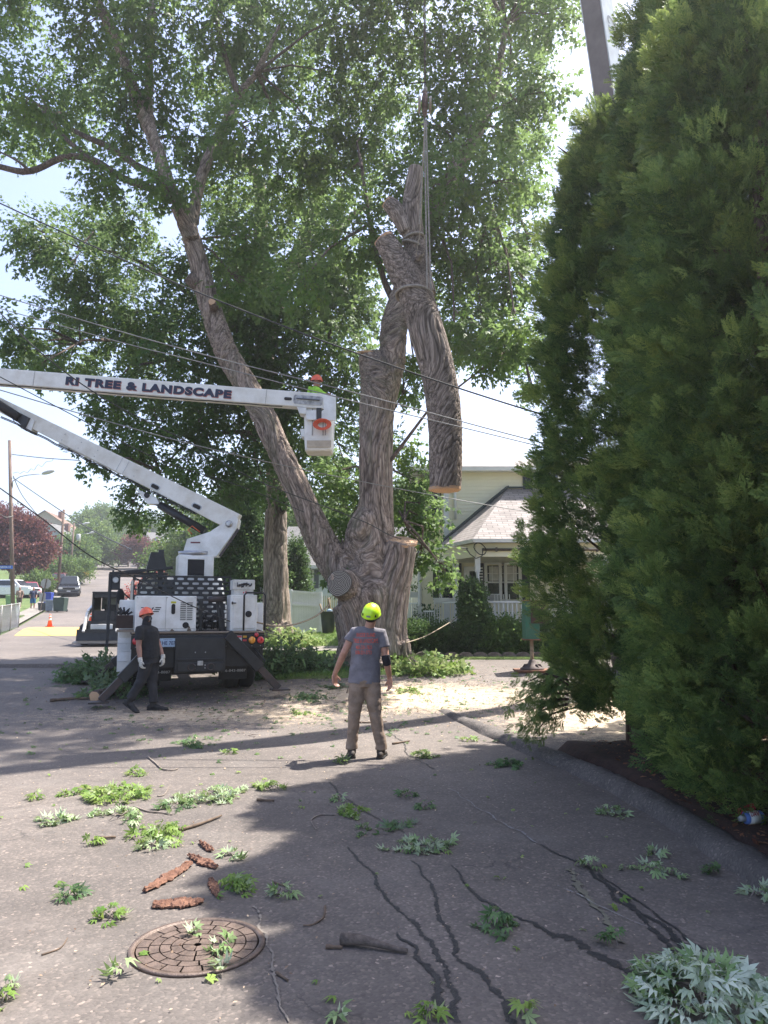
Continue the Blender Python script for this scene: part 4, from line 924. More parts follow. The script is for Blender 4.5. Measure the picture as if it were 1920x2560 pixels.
for s_ in (-1, 1):
    b = MB(); b.box((s_ * 1.0, 5.0, 1.98), (.05, 1.1, .42), top=(1, .8)); b.build('side_window', glass, cb, world=False)
    b = MB(); b.tube([(s_ * 1.05, 5.7, 1.75), (s_ * 1.35, 5.6, 2.0)], .018, 6); b.ball((s_ * 1.4, 5.55, 1.9), (.10, .06, .2)); b.build('wing_mirror', blk, cb, world=False)
cn = tb('cab_protector', bk)(lambda b: (b.bx(-1.66, -.4, 3.5, 5.2, 2.36, 2.40), b.beam((-1.66, 3.5, 2.36), (-.3, 3.5, 2.52), .05, .07), b.bx(-1.67, -1.61, 3.45, 3.53, .6, 2.36), b.bx(-1.67, -1.61, 5.1, 5.18, 1.0, 2.36), b.bx(-1.6, -1.42, 3.46, 3.52, 2.0, 2.34), *[b.bx(-1.6 + i * .15, -1.56 + i * .15, 3.5, 5.2, 2.405, 2.44) for i in range(8)]))
b = MB(); b.lathe([(.07, 0), (.06, .03)], (-1.52, 3.45, 2.22), (0, -1, 0), 14); b.build('work_light', chrome, cn, world=False)
b = MB(); b.tube([(-1.1, 3.4, 1.7), (-.95, 3.5, 2.2), (-.8, 3.5, 2.3)], .02, 6); b.build('exhaust_stack', bkm, truck, world=False)
b = MB(); b.bx(-.72, -.62, 1.35, 1.5, 1.15, 2.75); b.box((-.75, 1.45, 2.52), (.4, .3, .35), top=(.6, 1)); b.build('boom_rest', bk, truck, world=False)
# canvas pouch with gear on the left side
tp = tb('tool_pouch', M('pouch_canvas', (.05, .032, .025), .9, bmp=.5), .01)(lambda b: b.box((-1.32, .55, 1.33), (.3, .42, .24)))
b = MB()
for i in range(9): p = (-1.32 + random.uniform(-.13, .13), .4 + random.uniform(-.05, .25), 1.46); b.tube([p, (p[0] + random.uniform(-.1, .12), p[1], 1.5 + random.random() * .12)], random.uniform(.012, .03), 6)
b.build('hand_tools', blk, tp, world=False)
tb('pouch_shelf', M('deck_edge_wood'), .0)(lambda b: b.bx(-1.45, -1.15, .3, .9, 1.14, 1.18))
# pedestal and turret
YB = 15.85
def pxprism(pts, Y, th, name, m, parent=truck, bev=.01):
    b = MB(); W3 = [P(x, y, Y) for x, y in pts]; b.prism([(p[0], p[2]) for p in W3], (0, Y + th / 2, 0), (1, 0, 0), (0, 0, 1), th); return b.build(name, m, parent, bev)
ped = MB(); R3 = np.stack([rgt, fwd, np.array([0, 0, 1.])]); pc = P(487, 1400, YB)
ped.box((pc[0], YB, 2.15), (.72, .62, 1.55), R3); pedo = ped.build('pedestal', wp, truck, .03)
b = MB(); b.box(np.array([pc[0], YB, 2.66]) - fwd * .313, (.33, .012, .33), R3); b.build('access_window', dk, pedo, .004)
b = MB(); 
for sx0, sz, w_, h_ in ((0, .185, .4, .03), (0, -.185, .4, .03), (.185, 0, .03, .34), (-.185, 0, .03, .34)): b.box(np.array([pc[0], YB, 2.66 + sz]) - fwd * .318 + rgt * sx0, (w_, .02, h_), R3)
b.build('window_frame', wp, pedo, .004)
b = MB(); b.lathe([(.33, 0), (.34, .08)], (pc[0], YB, 2.925), n=28); b.build('turntable', chrome, pedo)
ebk = pxprism([(459, 1393), (545, 1393), (594, 1325), (600, 1301), (590, 1290), (529, 1331), (472, 1349)], YB, .30, 'elbow_bracket', wp)
pxprism([(552, 1392), (598, 1326), (594, 1320), (546, 1390)], YB - .16, .02, 'bracket_edge', bkm, ebk, 0)
b = MB(); q = P(576, 1312, YB) + (0, -.16, 0); b.lathe([(.075, 0), (.07, .03), (.04, .05)], q, (0, -1, 0), 18); b.build('pivot_pin', chrome, ebk)
b = MB(); q = P(493, 1358, YB) + (0, -.153, 0); b.box(q, (.2, .006, .03)); b.build('maker_label', M('label_maroon', (.15, .03, .04), .5), ebk)
a0 = P(592, 1308, YB); a1 = P(-215, 905, YB)
def lerp(a, c, t): return a + (c - a) * t
b = MB(); b.beam(a0, a1, .385, .30, 0, (0, 1, 0), .25, .26); 
lowb = b.build('lower_boom', wpd, truck, .015)
dl = (a1 - a0) / np.linalg.norm(a1 - a0); nl = np.cross(dl, (0, 1, 0)); nl = nl if nl[2] > 0 else -nl
for px, py in ((393, 1220), (496, 1269)):
    c = P(px, py, YB) - (0, .155, 0); b = MB(); b.prism([(cos(a) * .055 + (.06 if cos(a) > 0 else -.06), sin(a) * .06) for a in np.linspace(0, 2 * pi, 20, endpoint=False)], c + (0, .012, 0), dl, nl, .008 if np.cross(dl, nl)[1] < 0 else -.008); b.build('access_port', chrome, lowb)
    b = MB(); b.prism([(cos(a) * .038 + (.05 if cos(a) > 0 else -.05), sin(a) * .042) for a in np.linspace(0, 2 * pi, 20, endpoint=False)], c + (0, .002, 0), dl, nl, .008 if np.cross(dl, nl)[1] < 0 else -.008); b.build('port_hole', dk, lowb)
for t in (.33, .35): b = MB(); b.beam(lerp(a0, a1, t) + (0, -.152, 0) - nl * .15, lerp(a0, a1, t) + (0, -.152, 0) + nl * .15, .006, .006); b.build('boom_joint', chrome, lowb)
b = MB(); [b.ball(lerp(a0, a1, t) + (0, -.148, 0) + nl * h_, .012, 6, 4) for t in (.3, .42, .47, .52) for h_ in (-.08, .06)]; b.build('boom_rivets', chrome, lowb)
b = MB(); c = P(152, 1110, YB); b.beam(c, P(176, 1122, YB), .09, .2, 0, (0, 1, 0)); b.build('boom_latch', wp, lowb, .006)
b = MB(); b.beam(P(178, 1122, YB) , P(300, 1183, YB), .05, .16, 0, (0, 1, 0)); b.build('hose_channel', wpd, lowb, .006)
cyl = MB(); cyl.tube([P(399, 1262, YB - .02), P(512, 1328, YB - .02)], .085, 18); cy = cyl.build('lift_cylinder', bk, truck)
b = MB(); b.tube([P(370, 1247, YB - .02), P(402, 1264, YB - .02)], .05, 14); b.build('cylinder_rod', chrome, cy)
pxprism([(340, 1222), (395, 1246), (402, 1262), (372, 1262), (356, 1240)], YB, .2, 'cylinder_bracket', wp, cy)
b = MB(); b.lathe([(.06, 0), (.055, .03)], P(371, 1240, YB) + (0, -.1, 0), (0, -1, 0), 14); b.build('bracket_pin', blk, cy)
b = MB(); b.tube([P(480, 1335, YB - .1), P(470, 1325, YB - .15), P(480, 1315, YB - .1), P(500, 1330, YB - .1)], .012, 6); b.build('orange_hose', M('hose_orange', (.7, .15, .05), .6), cy)
cyl2 = MB(); cyl2.tube([P(-60, 975, YB - .2), P(48, 1045, YB - .2)], .095, 16); c2_ = cyl2.build('fold_cylinder', bk, truck)
pxprism([(30, 1022), (80, 1048), (68, 1074), (40, 1050)], YB - .1, .22, 'cylinder_end', bk, c2_)
pxprism([(74, 1046), (95, 1056), (84, 1086), (58, 1074)], YB - .02, .3, 'boom_collar', wp, lowb)
b = MB(); b.tube([P(32, 1048, YB - .33), P(40, 1060, YB - .35), P(58, 1068, YB - .35), P(66, 1078, YB - .33), P(60, 1060, YB - .33)], .008, 5); b.build('cylinder_hose', blk, c2_)
# upper boom with company lettering
YU = 15.3
u0 = P(-215, 927, YU); u1 = P(812, 1007, YU)
b = MB(); b.beam(u0, u1, .335, .26, 0, (0, 1, 0), .325, .24)
upb = b.build('upper_boom', wpd, truck, .02)
du = (u1 - u0) / np.linalg.norm(u1 - u0); nu = np.cross((0, -1, 0), du); nu = nu if nu[2] > 0 else -nu
navy = M('lettering_navy', (.012, .018, .05), .5); pink = M('lettering_shadow_red', (.5, .16, .13), .5)
w0 = P(163, 962, YU - .125); w1 = P(577, 997, YU - .125); Lw = np.linalg.norm(w1 - w0); dt = (w1 - w0) / Lw; nt_ = np.cross((0, -1, 0), dt); nt_ = nt_ if nt_[2] > 0 else -nt_
hf = 21.5 * mpp(300, 960, YU)
for off, m_t, dp, nm in (((.012, -.012), pink, .004, 'lettering_outline'), ((0, 0), navy, .008, 'lettering')):
    text_mesh('RI TREE & LANDSCAPE', hf, nm, m_t, upb, w0 + dt * off[0] + nt_ * off[1] + np.array([0, -.008 if nm == 'lettering' else -.004, 0]), dt, nt_, .001, .065, width=Lw, spacing=1.18)
b = MB(); c = P(720, 997, YU - .125); b.prism([(cos(a) * .03 + (.05 if cos(a) > 0 else -.05), sin(a) * .033) for a in np.linspace(0, 2 * pi, 16, endpoint=False)], c, du, nu, .006); b.build('boom_slot', dk, upb)
b = MB(); c = P(770, 1001, YU - .125); b.prism([(-.27, -.09), (.27, -.09), (.3, -.06), (.3, .07), (.27, .1), (-.27, .1), (-.3, .07), (-.3, -.06)], c, du, nu, .006); rc = b.build('boom_recess', M('recess_grey', (.5, .5, .5), .5, var=.3, vs=12), upb)
b = MB(); b.beam(c - du * .24 + nu * .02 + (0, -.01, 0), c + du * .24 + nu * .02 + (0, -.01, 0), .02, .07, 0, (0, 1, 0)); b.build('levelling_rod', M('rod_grey_blue', (.12, .14, .18), .4, .5), rc, .01)
# platform: splash shields and fibreglass bucket
pxprism([(809, 987), (840, 987), (840, 1052), (804, 1052), (804, 1028), (809, 1026)], YU - .12, .04, 'splash_shield', wp)
pxprism([(765, 1026), (791, 1026), (791, 1050), (765, 1050)], YU - .12, .04, 'splash_shield', wp)
pxprism([(744, 1022), (768, 1024), (766, 1040), (750, 1038)], YU, .3, 'platform_bracket', wp)
pxprism([(791, 1020), (804, 1020), (803, 1056), (792, 1056)], YU - .1, .05, 'valve_block', bk)
def rrect(w, d, r=.1, n=5):
    out = []
    for cx, cy, a0_ in ((w / 2 - r, d / 2 - r, 0), (-w / 2 + r, d / 2 - r, pi / 2), (-w / 2 + r, -d / 2 + r, pi), (w / 2 - r, -d / 2 + r, 3 * pi / 2)):
        for i in range(n): a = a0_ + pi / 2 * i / (n - 1); out.append((cx + cos(a) * r, cy + sin(a) * r))
    return out
bc = P(799, 1060, YU + .25); zt = P(799, 1000, YU)[2]; zb = P(799, 1127, YU)[2]; b = MB(); n = 20; vs = []
for z, k in ((zb, .86), (zb + .03, .93), (zb + .22, .97), (zt, 1.04), (zt, .98), (zb + .25, .9), (zb + .06, .86)):
    for x, y in rrect(.60 * k, .62 * k): vs.append((bc[0] + x, bc[1] + y, z))
fs = [(i * n + j, i * n + (j + 1) % n, (i + 1) * n + (j + 1) % n, (i + 1) * n + j) for i in range(6) for j in range(n)] + [tuple(range(n))[::-1], tuple(range(6 * n, 7 * n))]
b.add(vs, fs, 0, False); buck = b.build('bucket', M('bucket_fibreglass', (.78, .76, .72), .45, var=.08, vs=4, c2=(.66, .62, .56)), truck, .004)
b = MB(); b.box((bc[0] + .02, bc[1] - .31, zb + .13), (.5, .012, .15)); b.build('stained_kick', M('bucket_stain', (.52, .43, .32), .6), buck, .004)
for x_ in (-.12, .1, .15): b = MB(); b.box((bc[0] + x_, bc[1] - .318, zb + .62), (.02, .02, .62)); b.build('bucket_rib', M('bucket_grime', (.36, .33, .32), .6), buck, .004)
pxprism([(752, 1076), (768, 1076), (768, 1096), (755, 1096)], YU + .25, .3, 'bucket_step', wp, buck)
coil = MB(); cc = P(806, 1059, YU - .12)
for k in range(5):
    r_ = .08 + .015 * k; coil.tube([cc + np.array([cos(a) * r_ * 1.3, -.02 - .01 * k + .01 * sin(3 * a), sin(a) * r_ * .8 - .03]) for a in np.linspace(0, 2 * pi, 18)], .011, 5, caps=False)
tag(coil.build('rope_coil', M('rope_orange', (.75, .12, .05), .7)), 'coil of orange rope hung on the front of the raised bucket', 'rope')

# hoses, bolts and seams that break up the clean panels
for dz_, r_ in ((-.20, .012), (-.225, .010)):
    b = MB(); n_ = 26; b.tube([lerp(a0, a1, .10 + .62 * i / n_) + (0, -.17, 0) + nl * (dz_ + .012 * sin(i * 1.7)) for i in range(n_)], r_, 5); b.build('boom_hose', blk, lowb)
b = MB(); n_ = 30; b.tube([lerp(u0, u1, .05 + .88 * i / n_) + (0, -.10, 0) - nu * (.178 + .006 * sin(i * 2.1)) for i in range(n_)], .010, 5); b.build('boom_hose', blk, upb)
for t in (.18, .30, .86): b = MB(); b.beam(lerp(u0, u1, t) + (0, -.132, 0) - nu * .165, lerp(u0, u1, t) + (0, -.132, 0) + nu * .165, .008, .006); b.build('boom_seam', M('seam_grey', (.3, .29, .27), .6), upb)
b = MB(); [b.ball((x, -.035, z), .010, 6, 4) for x in np.arange(-1.12, 1.15, .16) for z in (.88,)]; b.build('panel_bolts', chrome, truck, world=False)
b = MB(); b.bx(-1.14, -.08, .036, .0395, 1.20, 1.206); b.bx(-.62, -.614, .036, .0395, 1.2, 1.78); b.build('panel_seam', M('seam_grey'), eng, world=False)
grm = M('grime_brown', (.20, .15, .11), .9, var=.4, vs=14)
b = MB()
for x, z, h in ((-1.0, 1.16, .05), (-.8, 1.16, .08), (-.5, 1.16, .04), (-.2, 1.16, .10)): b.prism([(x - .03, z), (x + .05, z), (x + .01, z + h), (x - .01, z + h * .8)], (0, .0392, 0), (1, 0, 0), (0, 0, 1), .001)
b.build('grime_streak', grm, eng, world=False)
b = MB()
for i in range(5): x = -.4 + i * .2; b.tube([(x, -.04, .86), (x + .06, -.10, .70), (x + .02, -.06, .56)], .009, 5)
b.build('tail_hoses', blk, truck, world=False)
# ================= PEOPLE =================
def skin(name, c): return M(name, c, .55, var=.12, vs=14, bmp=.15, bs_=90)
def cloth(name, c, var=.2, vs=7): return M(name, c, .9, var=var, vs=vs, bmp=.35, bs_=35)
def limbmb(b, pts, rs, flat=None, n=14, up=None): b.tube(pts, rs, n, flat=flat, up=up); [b.ball(p, (r * .97,) * 3, 12, 8) for p, r in ((pts[0], rs[0]), (pts[-1], rs[-1]))] if flat is None else None
def fuse(b, name, m, parent, vox=.011, sm=3, wr=0., fr=9, wax=None):
    def post(V, NN):
        if wr:
            h = np.array([mnoise.noise((v[0] * fr + 3, v[1] * fr, v[2] * fr * 1.6)) + .5 * mnoise.noise((v[0] * fr * 2.3, v[1] * fr * 2.3, v[2] * fr * 3.3)) for v in V]); V = V + NN * (h * wr)[:, None]
        return V, None
    return remesh_obj(b, name, m, parent, vox, sm, True, post)
def hand(b, wr, mid, side, palm, L=.19, curl=.5, w=1.0):
    """wr wrist, mid = direction of the fingers, side = direction of thumb, palm = palm-facing direction"""
    f = np.array(mid, float); f /= np.linalg.norm(f); s = np.array(side, float); s -= f * np.dot(s, f); s /= np.linalg.norm(s); p = np.cross(s, f)
    if np.dot(p, palm) < 0: p = -p
    pc_ = wr + f * L * .27
    b.box(pc_, (L * .42, L * .5, L * .15), [s, f, p]); b.tube([wr, wr + f * L * .3], [.026 * w, .034 * w], 10, flat=(1.1, .6), up=p)
    for i, (o_, l) in enumerate(((.15, .43), (.05, .48), (-.055, .45), (-.15, .35))):
        k0 = wr + f * L * .48 + s * o_ * L; l *= L; d1 = f * cos(curl * .5) + p * sin(curl * .5) + s * o_ * .4; d2 = f * cos(curl * 1.3) + p * sin(curl * 1.3); d3 = f * cos(curl * 1.9) + p * sin(curl * 1.9)
        b.tube([k0, k0 + d1 * l * .45, k0 + d1 * l * .45 + d2 * l * .32, k0 + d1 * l * .45 + d2 * l * .32 + d3 * l * .25], [.0105, .0100, .009, .0075], 8)
    t0 = wr + f * L * .16 + s * L * .17; t1 = t0 + (f * .5 + s * .75 + p * .2) * L * .18; t2 = t1 + (f * .85 + s * .3 + p * .35) * L * .17
    b.tube([t0 - s * .02, t1, t2, t2 + (f * .9 + p * .3) * L * .1], [.014, .0125, .011, .009], 8)
def head_mb(b, c, face, up, R=.105):
    f = np.array(face, float); f /= np.linalg.norm(f); u = np.array(up, float); u -= f * np.dot(u, f); u /= np.linalg.norm(u); s = np.cross(f, u); Rm = [s, f, u]
    b.ball(c + u * .02, (.074, .094, .098), 18, 12, R=Rm); b.ball(c + f * .035 - u * .045, (.055, .062, .065), 14, 10, R=Rm); b.ball(c + f * .07 - u * .085, (.026, .024, .02), 10, 8, R=Rm)
    b.tube([c + f * .085 + u * .025, c + f * .108 - u * .012, c + f * .09 - u * .03], [.010, .016, .012], 8)
    b.ball(c + f * .083 - u * .052, (.026, .014, .009), 10, 6, R=Rm)
    for k in (-1, 1):
        b.ball(c + s * k * .076 - u * .005, (.012, .022, .034), 8, 6, R=Rm); b.ball(c + s * k * .032 + f * .078 + u * .035, (.024, .014, .009), 8, 6, R=Rm)
    return s, f, u
def face_bits(c, s, f, u, body):
    for k in (-1, 1):
        b = MB(); b.ball(c + s * k * .031 + f * .088 + u * .018, (.012, .008, .008), 8, 6, R=[s, f, u]); b.build('eye', M('eye_dark', (.05, .04, .035), .3), body)
def hair_mb(c, s, f, u, m, body, r=(.081, .097, .098)):
    b = MB(); b.ball(c + u * .022 - f * .012, r, 16, 10, R=[s, f, u]); return b.build('hair', m, body)
def shoe(name, ank, toe_dir, m, parent, L=.29, z0=None, heel_lift=0, pitch=0.):
    d = np.array([toe_dir[0], toe_dir[1], 0.]); d /= np.linalg.norm(d); s = np.array([d[1], -d[0], 0]); z = gzf(ank[0], ank[1]) if z0 is None else z0; h = np.array([ank[0], ank[1], z])
    d3 = d * cos(pitch) - np.array([0, 0, sin(pitch)]); u3 = np.cross(s, d3); u3 = u3 if u3[2] > 0 else -u3
    o = h + np.array([0, 0, heel_lift]); b = MB()
    for t, w, hh, zz in ((-.06, .042, .05, .045), (-.02, .045, .06, .055), (.06, .044, .05, .05), (.13, .05, .036, .036), (.19, .046, .028, .028)):
        b.ball(o + d3 * t * L / .29 + u3 * zz, (w, .065, hh), 12, 8, R=[s, d3, u3])
    b.tube([o + u3 * .05 - d3 * .01, o + u3 * .15 - d3 * .02 + (0, 0, .0)], [.052, .056], 12)
    so_ = fuse(b, name, m, parent, .009, 2)
    b = MB(); b.prism([(-.10, -.04), (-.04, -.048), (.08, -.046), (.16, -.054), (.24, -.035), (.255, 0), (.24, .035), (.16, .054), (.08, .046), (-.04, .048), (-.10, .04), (-.115, 0)], o + u3 * .001, d3 * L / .29, s if np.dot(np.cross(d3, s), u3) > 0 else -s, .022); b.build('sole', M('sole_black', (.02, .018, .016), .8), so_)
    return so_
def helmet(c, s, f, u, m, parent, brim=.035, scale=1.0, vents=False):
    c = c + u * .045; Rm = [s, f, u]; b = MB(); prof = []; vs = []; n = 28; rings = 10
    for i in range(rings):
        a = (pi / 2) * i / (rings - 1) * .98; r = cos(a); z = sin(a)
        for j in range(n):
            th = 2 * pi * j / n; ridge = 1 + (.03 if abs(sin(th * 1)) < .25 and i > 2 else 0) * 0
            vs.append(c + (s * cos(th) * r * .108 + f * sin(th) * r * .132 + u * z * .122) * scale * ridge)
    fs = [(i * n + j, i * n + (j + 1) % n, (i + 1) * n + (j + 1) % n, (i + 1) * n + j) for i in range(rings - 1) for j in range(n)] + [tuple((rings - 1) * n + j for j in range(n))]
    k0 = len(vs)
    for j in range(n):
        th = 2 * pi * j / n; fr = max(0, sin(th)); e = 1 + .06 + (brim * 9 * fr ** 3 if brim else 0) * .9
        vs.append(c + (s * cos(th) * .108 * (1.07) + f * sin(th) * .132 * e - u * (.012 + .012 * fr)) * scale)
    fs += [(k0 + j, k0 + (j + 1) % n, (j + 1) % n, j) for j in range(n)]
    b.add(vs, fs, 0, True); o = b.build('helmet', m, parent); sm = o.modifiers.new('s', 'SOLIDIFY'); sm.thickness = .004
    b = MB(); b.tube([c + (f * cos(a) * .118 + u * (sin(a) * .12)) * scale for a in np.linspace(.35, pi - .35, 12)], .012, 6, flat=(1, .6)); b.build('helmet_ridge', m, o)
    return o, c
hiviz = M('helmet_lime', (.60, .92, .02), .35, var=.04, coat=.3); orange = M('helmet_orange', (.85, .13, .05), .35, var=.06, coat=.3)

# ---- man in grey shirt seen from behind ----
Y0 = 9.5
def Q(cx, cy, Y=Y0): return P(780 + cx / 5.027, 1480 + cy / 5.027, Y)
gp = Q(690, 1960); man = thing('person', 'man from behind in grey printed T-shirt, khaki trousers and lime helmet, looking up', 'person', (gp[0], Y0, 0))
sk = skin('skin_tanned', (.50, .26, .18))
neck = Q(705, 440, Y0); pel = Q(660, 1130, Y0); hc = Q(745, 310, Y0 - .02); chest = Q(690, 640, Y0)
shL = Q(525, 510, Y0 + .0); shR = Q(880, 530, Y0); elL = Q(405, 760, Y0 - .02); elR = Q(935, 860, Y0 - .02); wrL = Q(283, 1035, Y0 + .10); wrR = Q(975, 1080, Y0 + .08)
hipL = Q(575, 1180); hipR = Q(755, 1180); knL = Q(535, 1500, Y0 - .03); knR = Q(790, 1500, Y0 - .03); anL = Q(500, 1880, Y0 + .02); anR = Q(868, 1880, Y0 - .02)
anL[2] = gzf(*anL[:2]) + .10; anR[2] = gzf(*anR[:2]) + .10
b = MB(); b.tube([pel, chest], [.09, .10], 16); limbmb(b, [neck - (0, 0, .06), hc - (0, 0, .05)], [.062, .06])
face = np.array([.25, .86, .45]); s_, f_, u_ = head_mb(b, hc, face, (0.05, -.4, 1))
for sh, el, wr in ((shL, elL, wrL), (shR, elR, wrR)): b.tube([chest + (0, 0, .12), sh, (sh + el) / 2, el, el * .65 + wr * .35, wr], [.08, .062, .050, .043, .043, .028], 14)
hand(b, wrL, Q(290, 1200, Y0 + .12) - wrL, (.55, .6, 0), (.7, .2, 0), .19, .75); hand(b, wrR, Q(985, 1230, Y0 + .05) - wrR, (-.5, .7, 0), (-.8, .1, 0), .19, .6)
body = fuse(b, 'body', sk, man, .0075, 2)
hair_mb(hc, s_, f_, u_, M('hair_dark', (.03, .02, .015), .9, bmp=.6), body, (.083, .094, .094))
hl, hcc = helmet(hc, s_, f_, u_, hiviz, man, .02, 1.06)
b = MB()
for a in (-.75, .75): q = hcc + (-f_ * cos(a) * .137 + s_ * sin(a) * .115) * 1.03 + u_ * .028; b.box(q, (.022, .008, .034), [np.cross(q - hcc, u_) / np.linalg.norm(np.cross(q - hcc, u_)), (q - hcc) / np.linalg.norm(q - hcc), u_], top=(.3, 1))
b.build('helmet_vents', blk, hl)
b = MB(); b.box(hcc - f_ * .141 + u_ * .028, (.05, .006, .022), [s_, f_, u_]); b.build('helmet_label', M('label_grey', (.25, .3, .25), .6), hl)
b = MB(); b.tube([hcc - f_ * .135 - u_ * .01 + s_ * .0, hcc - f_ * .125 - u_ * .03 + s_ * .06, hcc + s_ * .1 - u_ * .05], .008, 6); b.build('chin_strap', blk, hl)
gcl = cloth('shirt_grey', (.21, .195, .215)); kh = cloth('trousers_khaki', (.30, .215, .155)); blkc = cloth('sleeve_black', (.02, .02, .025))
b = MB(); b.tube([Q(655, 1150), Q(660, 1040), Q(668, 850), Q(685, 700), Q(695, 600), Q(705, 520), Q(708, 470)], [.200, .195, .182, .192, .205, .165, .085], 22, flat=(1.0, .60), up=(0, 1, 0))
b.tube([chest + (0, 0, .10), shL + (0, 0, -.005), (shL * .55 + elL * .45)], [.11, .078, .079], 14); b.tube([chest + (0, 0, .10), shR, (shR * .5 + elR * .5)], [.11, .078, .076], 14)
tee = fuse(b, 'tshirt', gcl, man, .010, 3, .0055, 8)
rd = M('print_orange_red', (.75, .10, .05), .7)
def back_text(txt, x0, x1, y0, y1):
    a = Q(x0, y1, Y0 - .0); c = Q(x1, y1, Y0); d = (c - a); L_ = np.linalg.norm(d); h = (y1 - y0) / 5.027 * mpp(900, 1600, Y0)
    a = a.copy(); o = text_mesh(txt, h, 'back_print', rd, None, (a[0], Y0 - .3, a[2]), d / L_, (0, 0, 1), .0, .004, width=L_)
    # drape the print over the cloth: project each vertex onto the shirt surface
    te = bvh_tee
    for v in o.data.vertices:
        hit = te.ray_cast(Vector(v.co), Vector((0, 1, 0)), 1.0)
        if hit[0] is not None: v.co = hit[0] + Vector((0, -.004, 0))
    Mi = wmat(tee).inverted()
    for v in o.data.vertices: v.co = Mi @ v.co
    o.parent = tee
from mathutils.bvhtree import BVHTree
_tv = [wmat(tee) @ v.co for v in tee.data.vertices]; bvh_tee = BVHTree.FromPolygons(_tv, [tuple(p.vertices) for p in tee.data.polygons])
back_text('RHODE ISLAND', 565, 795, 512, 562); back_text('TREE & LANDSCAPE', 522, 830, 584, 636); back_text('401-231-7823', 555, 755, 668, 714); back_text('508-231-3773', 548, 750, 732, 778)
b = MB(); b.tube([Q(655, 1075), pel, Q(660, 1190)], [.178, .180, .17], 20, flat=(1, .66), up=(0, 1, 0))
for hp, kn, an in ((hipL, knL, anL), (hipR, knR, anR)): b.tube([hp + (0, 0, .03), (hp + kn) / 2, kn, (kn + an) / 2, an + (0, 0, .06), an + (0, 0, .0)], [.105, .098, .080, .070, .072, .076], 16)
fuse(b, 'trousers', kh, man, .010, 3, .008, 9)
bt = M('boot_brown', (.05, .035, .025), .7, var=.3, vs=20)
shoe('boot', anL, (-.1, 1), bt, man); shoe('boot', anR, (.18, 1), bt, man)
b = MB(); b.tube([elR * .8 + shR * .2 , elR, elR * .78 + wrR * .22], [.060, .053, .053], 14); fuse(b, 'elbow_sleeve', blkc, man, .008, 2)

# ---- man in black walking right ----
Y1 = 13.35
def Q(cx, cy, Y=Y1): return P(280 + cx / 6.911, 1480 + cy / 6.911, Y)
gp = Q(560, 1960); zg = gzf(gp[0], Y1); man = thing('person', 'man in black with neck gaiter, white gloves and orange helmet walking past the truck tail', 'person', (gp[0], Y1, zg))
hc = Q(598, 430); neck = Q(590, 580); chest = Q(600, 760); pel = Q(640, 1180); shL = Q(478, 655, Y1 - .16); shR = Q(728, 680, Y1 + .10)
elL = Q(462, 930, Y1 - .20); elR = Q(800, 900, Y1 + .12); wrL = Q(488, 1175, Y1 - .24); wrR = Q(880, 1120, Y1 + .05)
hipL = Q(590, 1220, Y1 - .06); hipR = Q(690, 1220, Y1 + .07); knB = Q(500, 1540, Y1 - .08); knF = Q(700, 1570, Y1 + .06); anB = Q(315, 1850, Y1 - .12); anF = Q(725, 1880, Y1 + .04)
anF[2] = gzf(*anF[:2]) + .12; 
b = MB(); b.tube([pel, chest], [.10, .11], 16); limbmb(b, [neck - (0, 0, .06), hc - (0, 0, .04)], [.062, .06])
s_, f_, u_ = head_mb(b, hc, (.62, -.72, .28), (-.1, 0, 1))
for sh, el, wr in ((shL, elL, wrL), (shR, elR, wrR)): b.tube([chest + (0, 0, .12), sh, (sh + el) / 2, el, el * .65 + wr * .35, wr], [.08, .06, .052, .046, .047, .03], 14)
sk2 = skin('skin_brown', (.36, .19, .135)); body = fuse(b, 'body', sk2, man, .008, 2)
face_bits(hc, s_, f_, u_, body); hair_mb(hc, s_, f_, u_, M('hair_dark'), body, (.080, .088, .092)); helmet(hc, s_, f_, u_, orange, man, .035, 1.06)
b = MB(); b.ball(hc + f_ * .032 - u_ * .045, (.072, .088, .062), 16, 10, R=[s_, f_, u_]); b.tube([hc - u_ * .06, neck - (0, 0, .05)], [.078, .082], 14); gt = fuse(b, 'neck_gaiter', cloth('gaiter_black', (.022, .022, .028)), man, .008, 2, .003, 14)
b = MB()
for i in range(5): b.tube([hc + f_ * .121 - u_ * (.05 + .011 * i) + s_ * x for x in (-.022, -.008, .008, .022)], .0028, 4)
b.build('gaiter_print', M('print_grey', (.3, .3, .3), .8), gt)
gl = M('glove_white', (.62, .60, .54), .8, var=.15, vs=30)
for wr, d, sd, pm in ((wrL, Q(510, 1330, Y1 - .26) - wrL, (.6, -.7, 0), (.6, .5, 0)), (wrR, Q(890, 1290, Y1 + .03) - wrR, (-.2, -.9, 0), (-.9, .1, 0))):
    b = MB(); d = d / np.linalg.norm(d); b.tube([wr - d * .04, wr + d * .03], [.04, .038], 12); hand(b, wr, d, sd, pm, .20, .8, 1.15); fuse(b, 'glove', gl, man, .0065, 2)
bs = cloth('shirt_black', (.020, .021, .024)); bp = cloth('trousers_charcoal', (.030, .030, .034))
b = MB(); b.tube([Q(650, 1150), Q(645, 1050), Q(635, 900), Q(620, 790), Q(605, 700), Q(595, 640), Q(590, 590)], [.178, .178, .178, .185, .185, .14, .08], 20, flat=(1, .86), up=(-.5, 1, 0))
b.tube([chest + (0, 0, .1), shL, shL * .35 + elL * .65], [.11, .084, .082], 14); b.tube([chest + (0, 0, .1), shR, shR * .35 + elR * .65], [.11, .084, .080], 14)
fuse(b, 'tshirt', bs, man, .011, 3, .006, 8)
b = MB(); b.tube([Q(650, 1110), pel, Q(645, 1240)], [.17, .17, .165], 18, flat=(1, .85), up=(-.5, 1, 0))
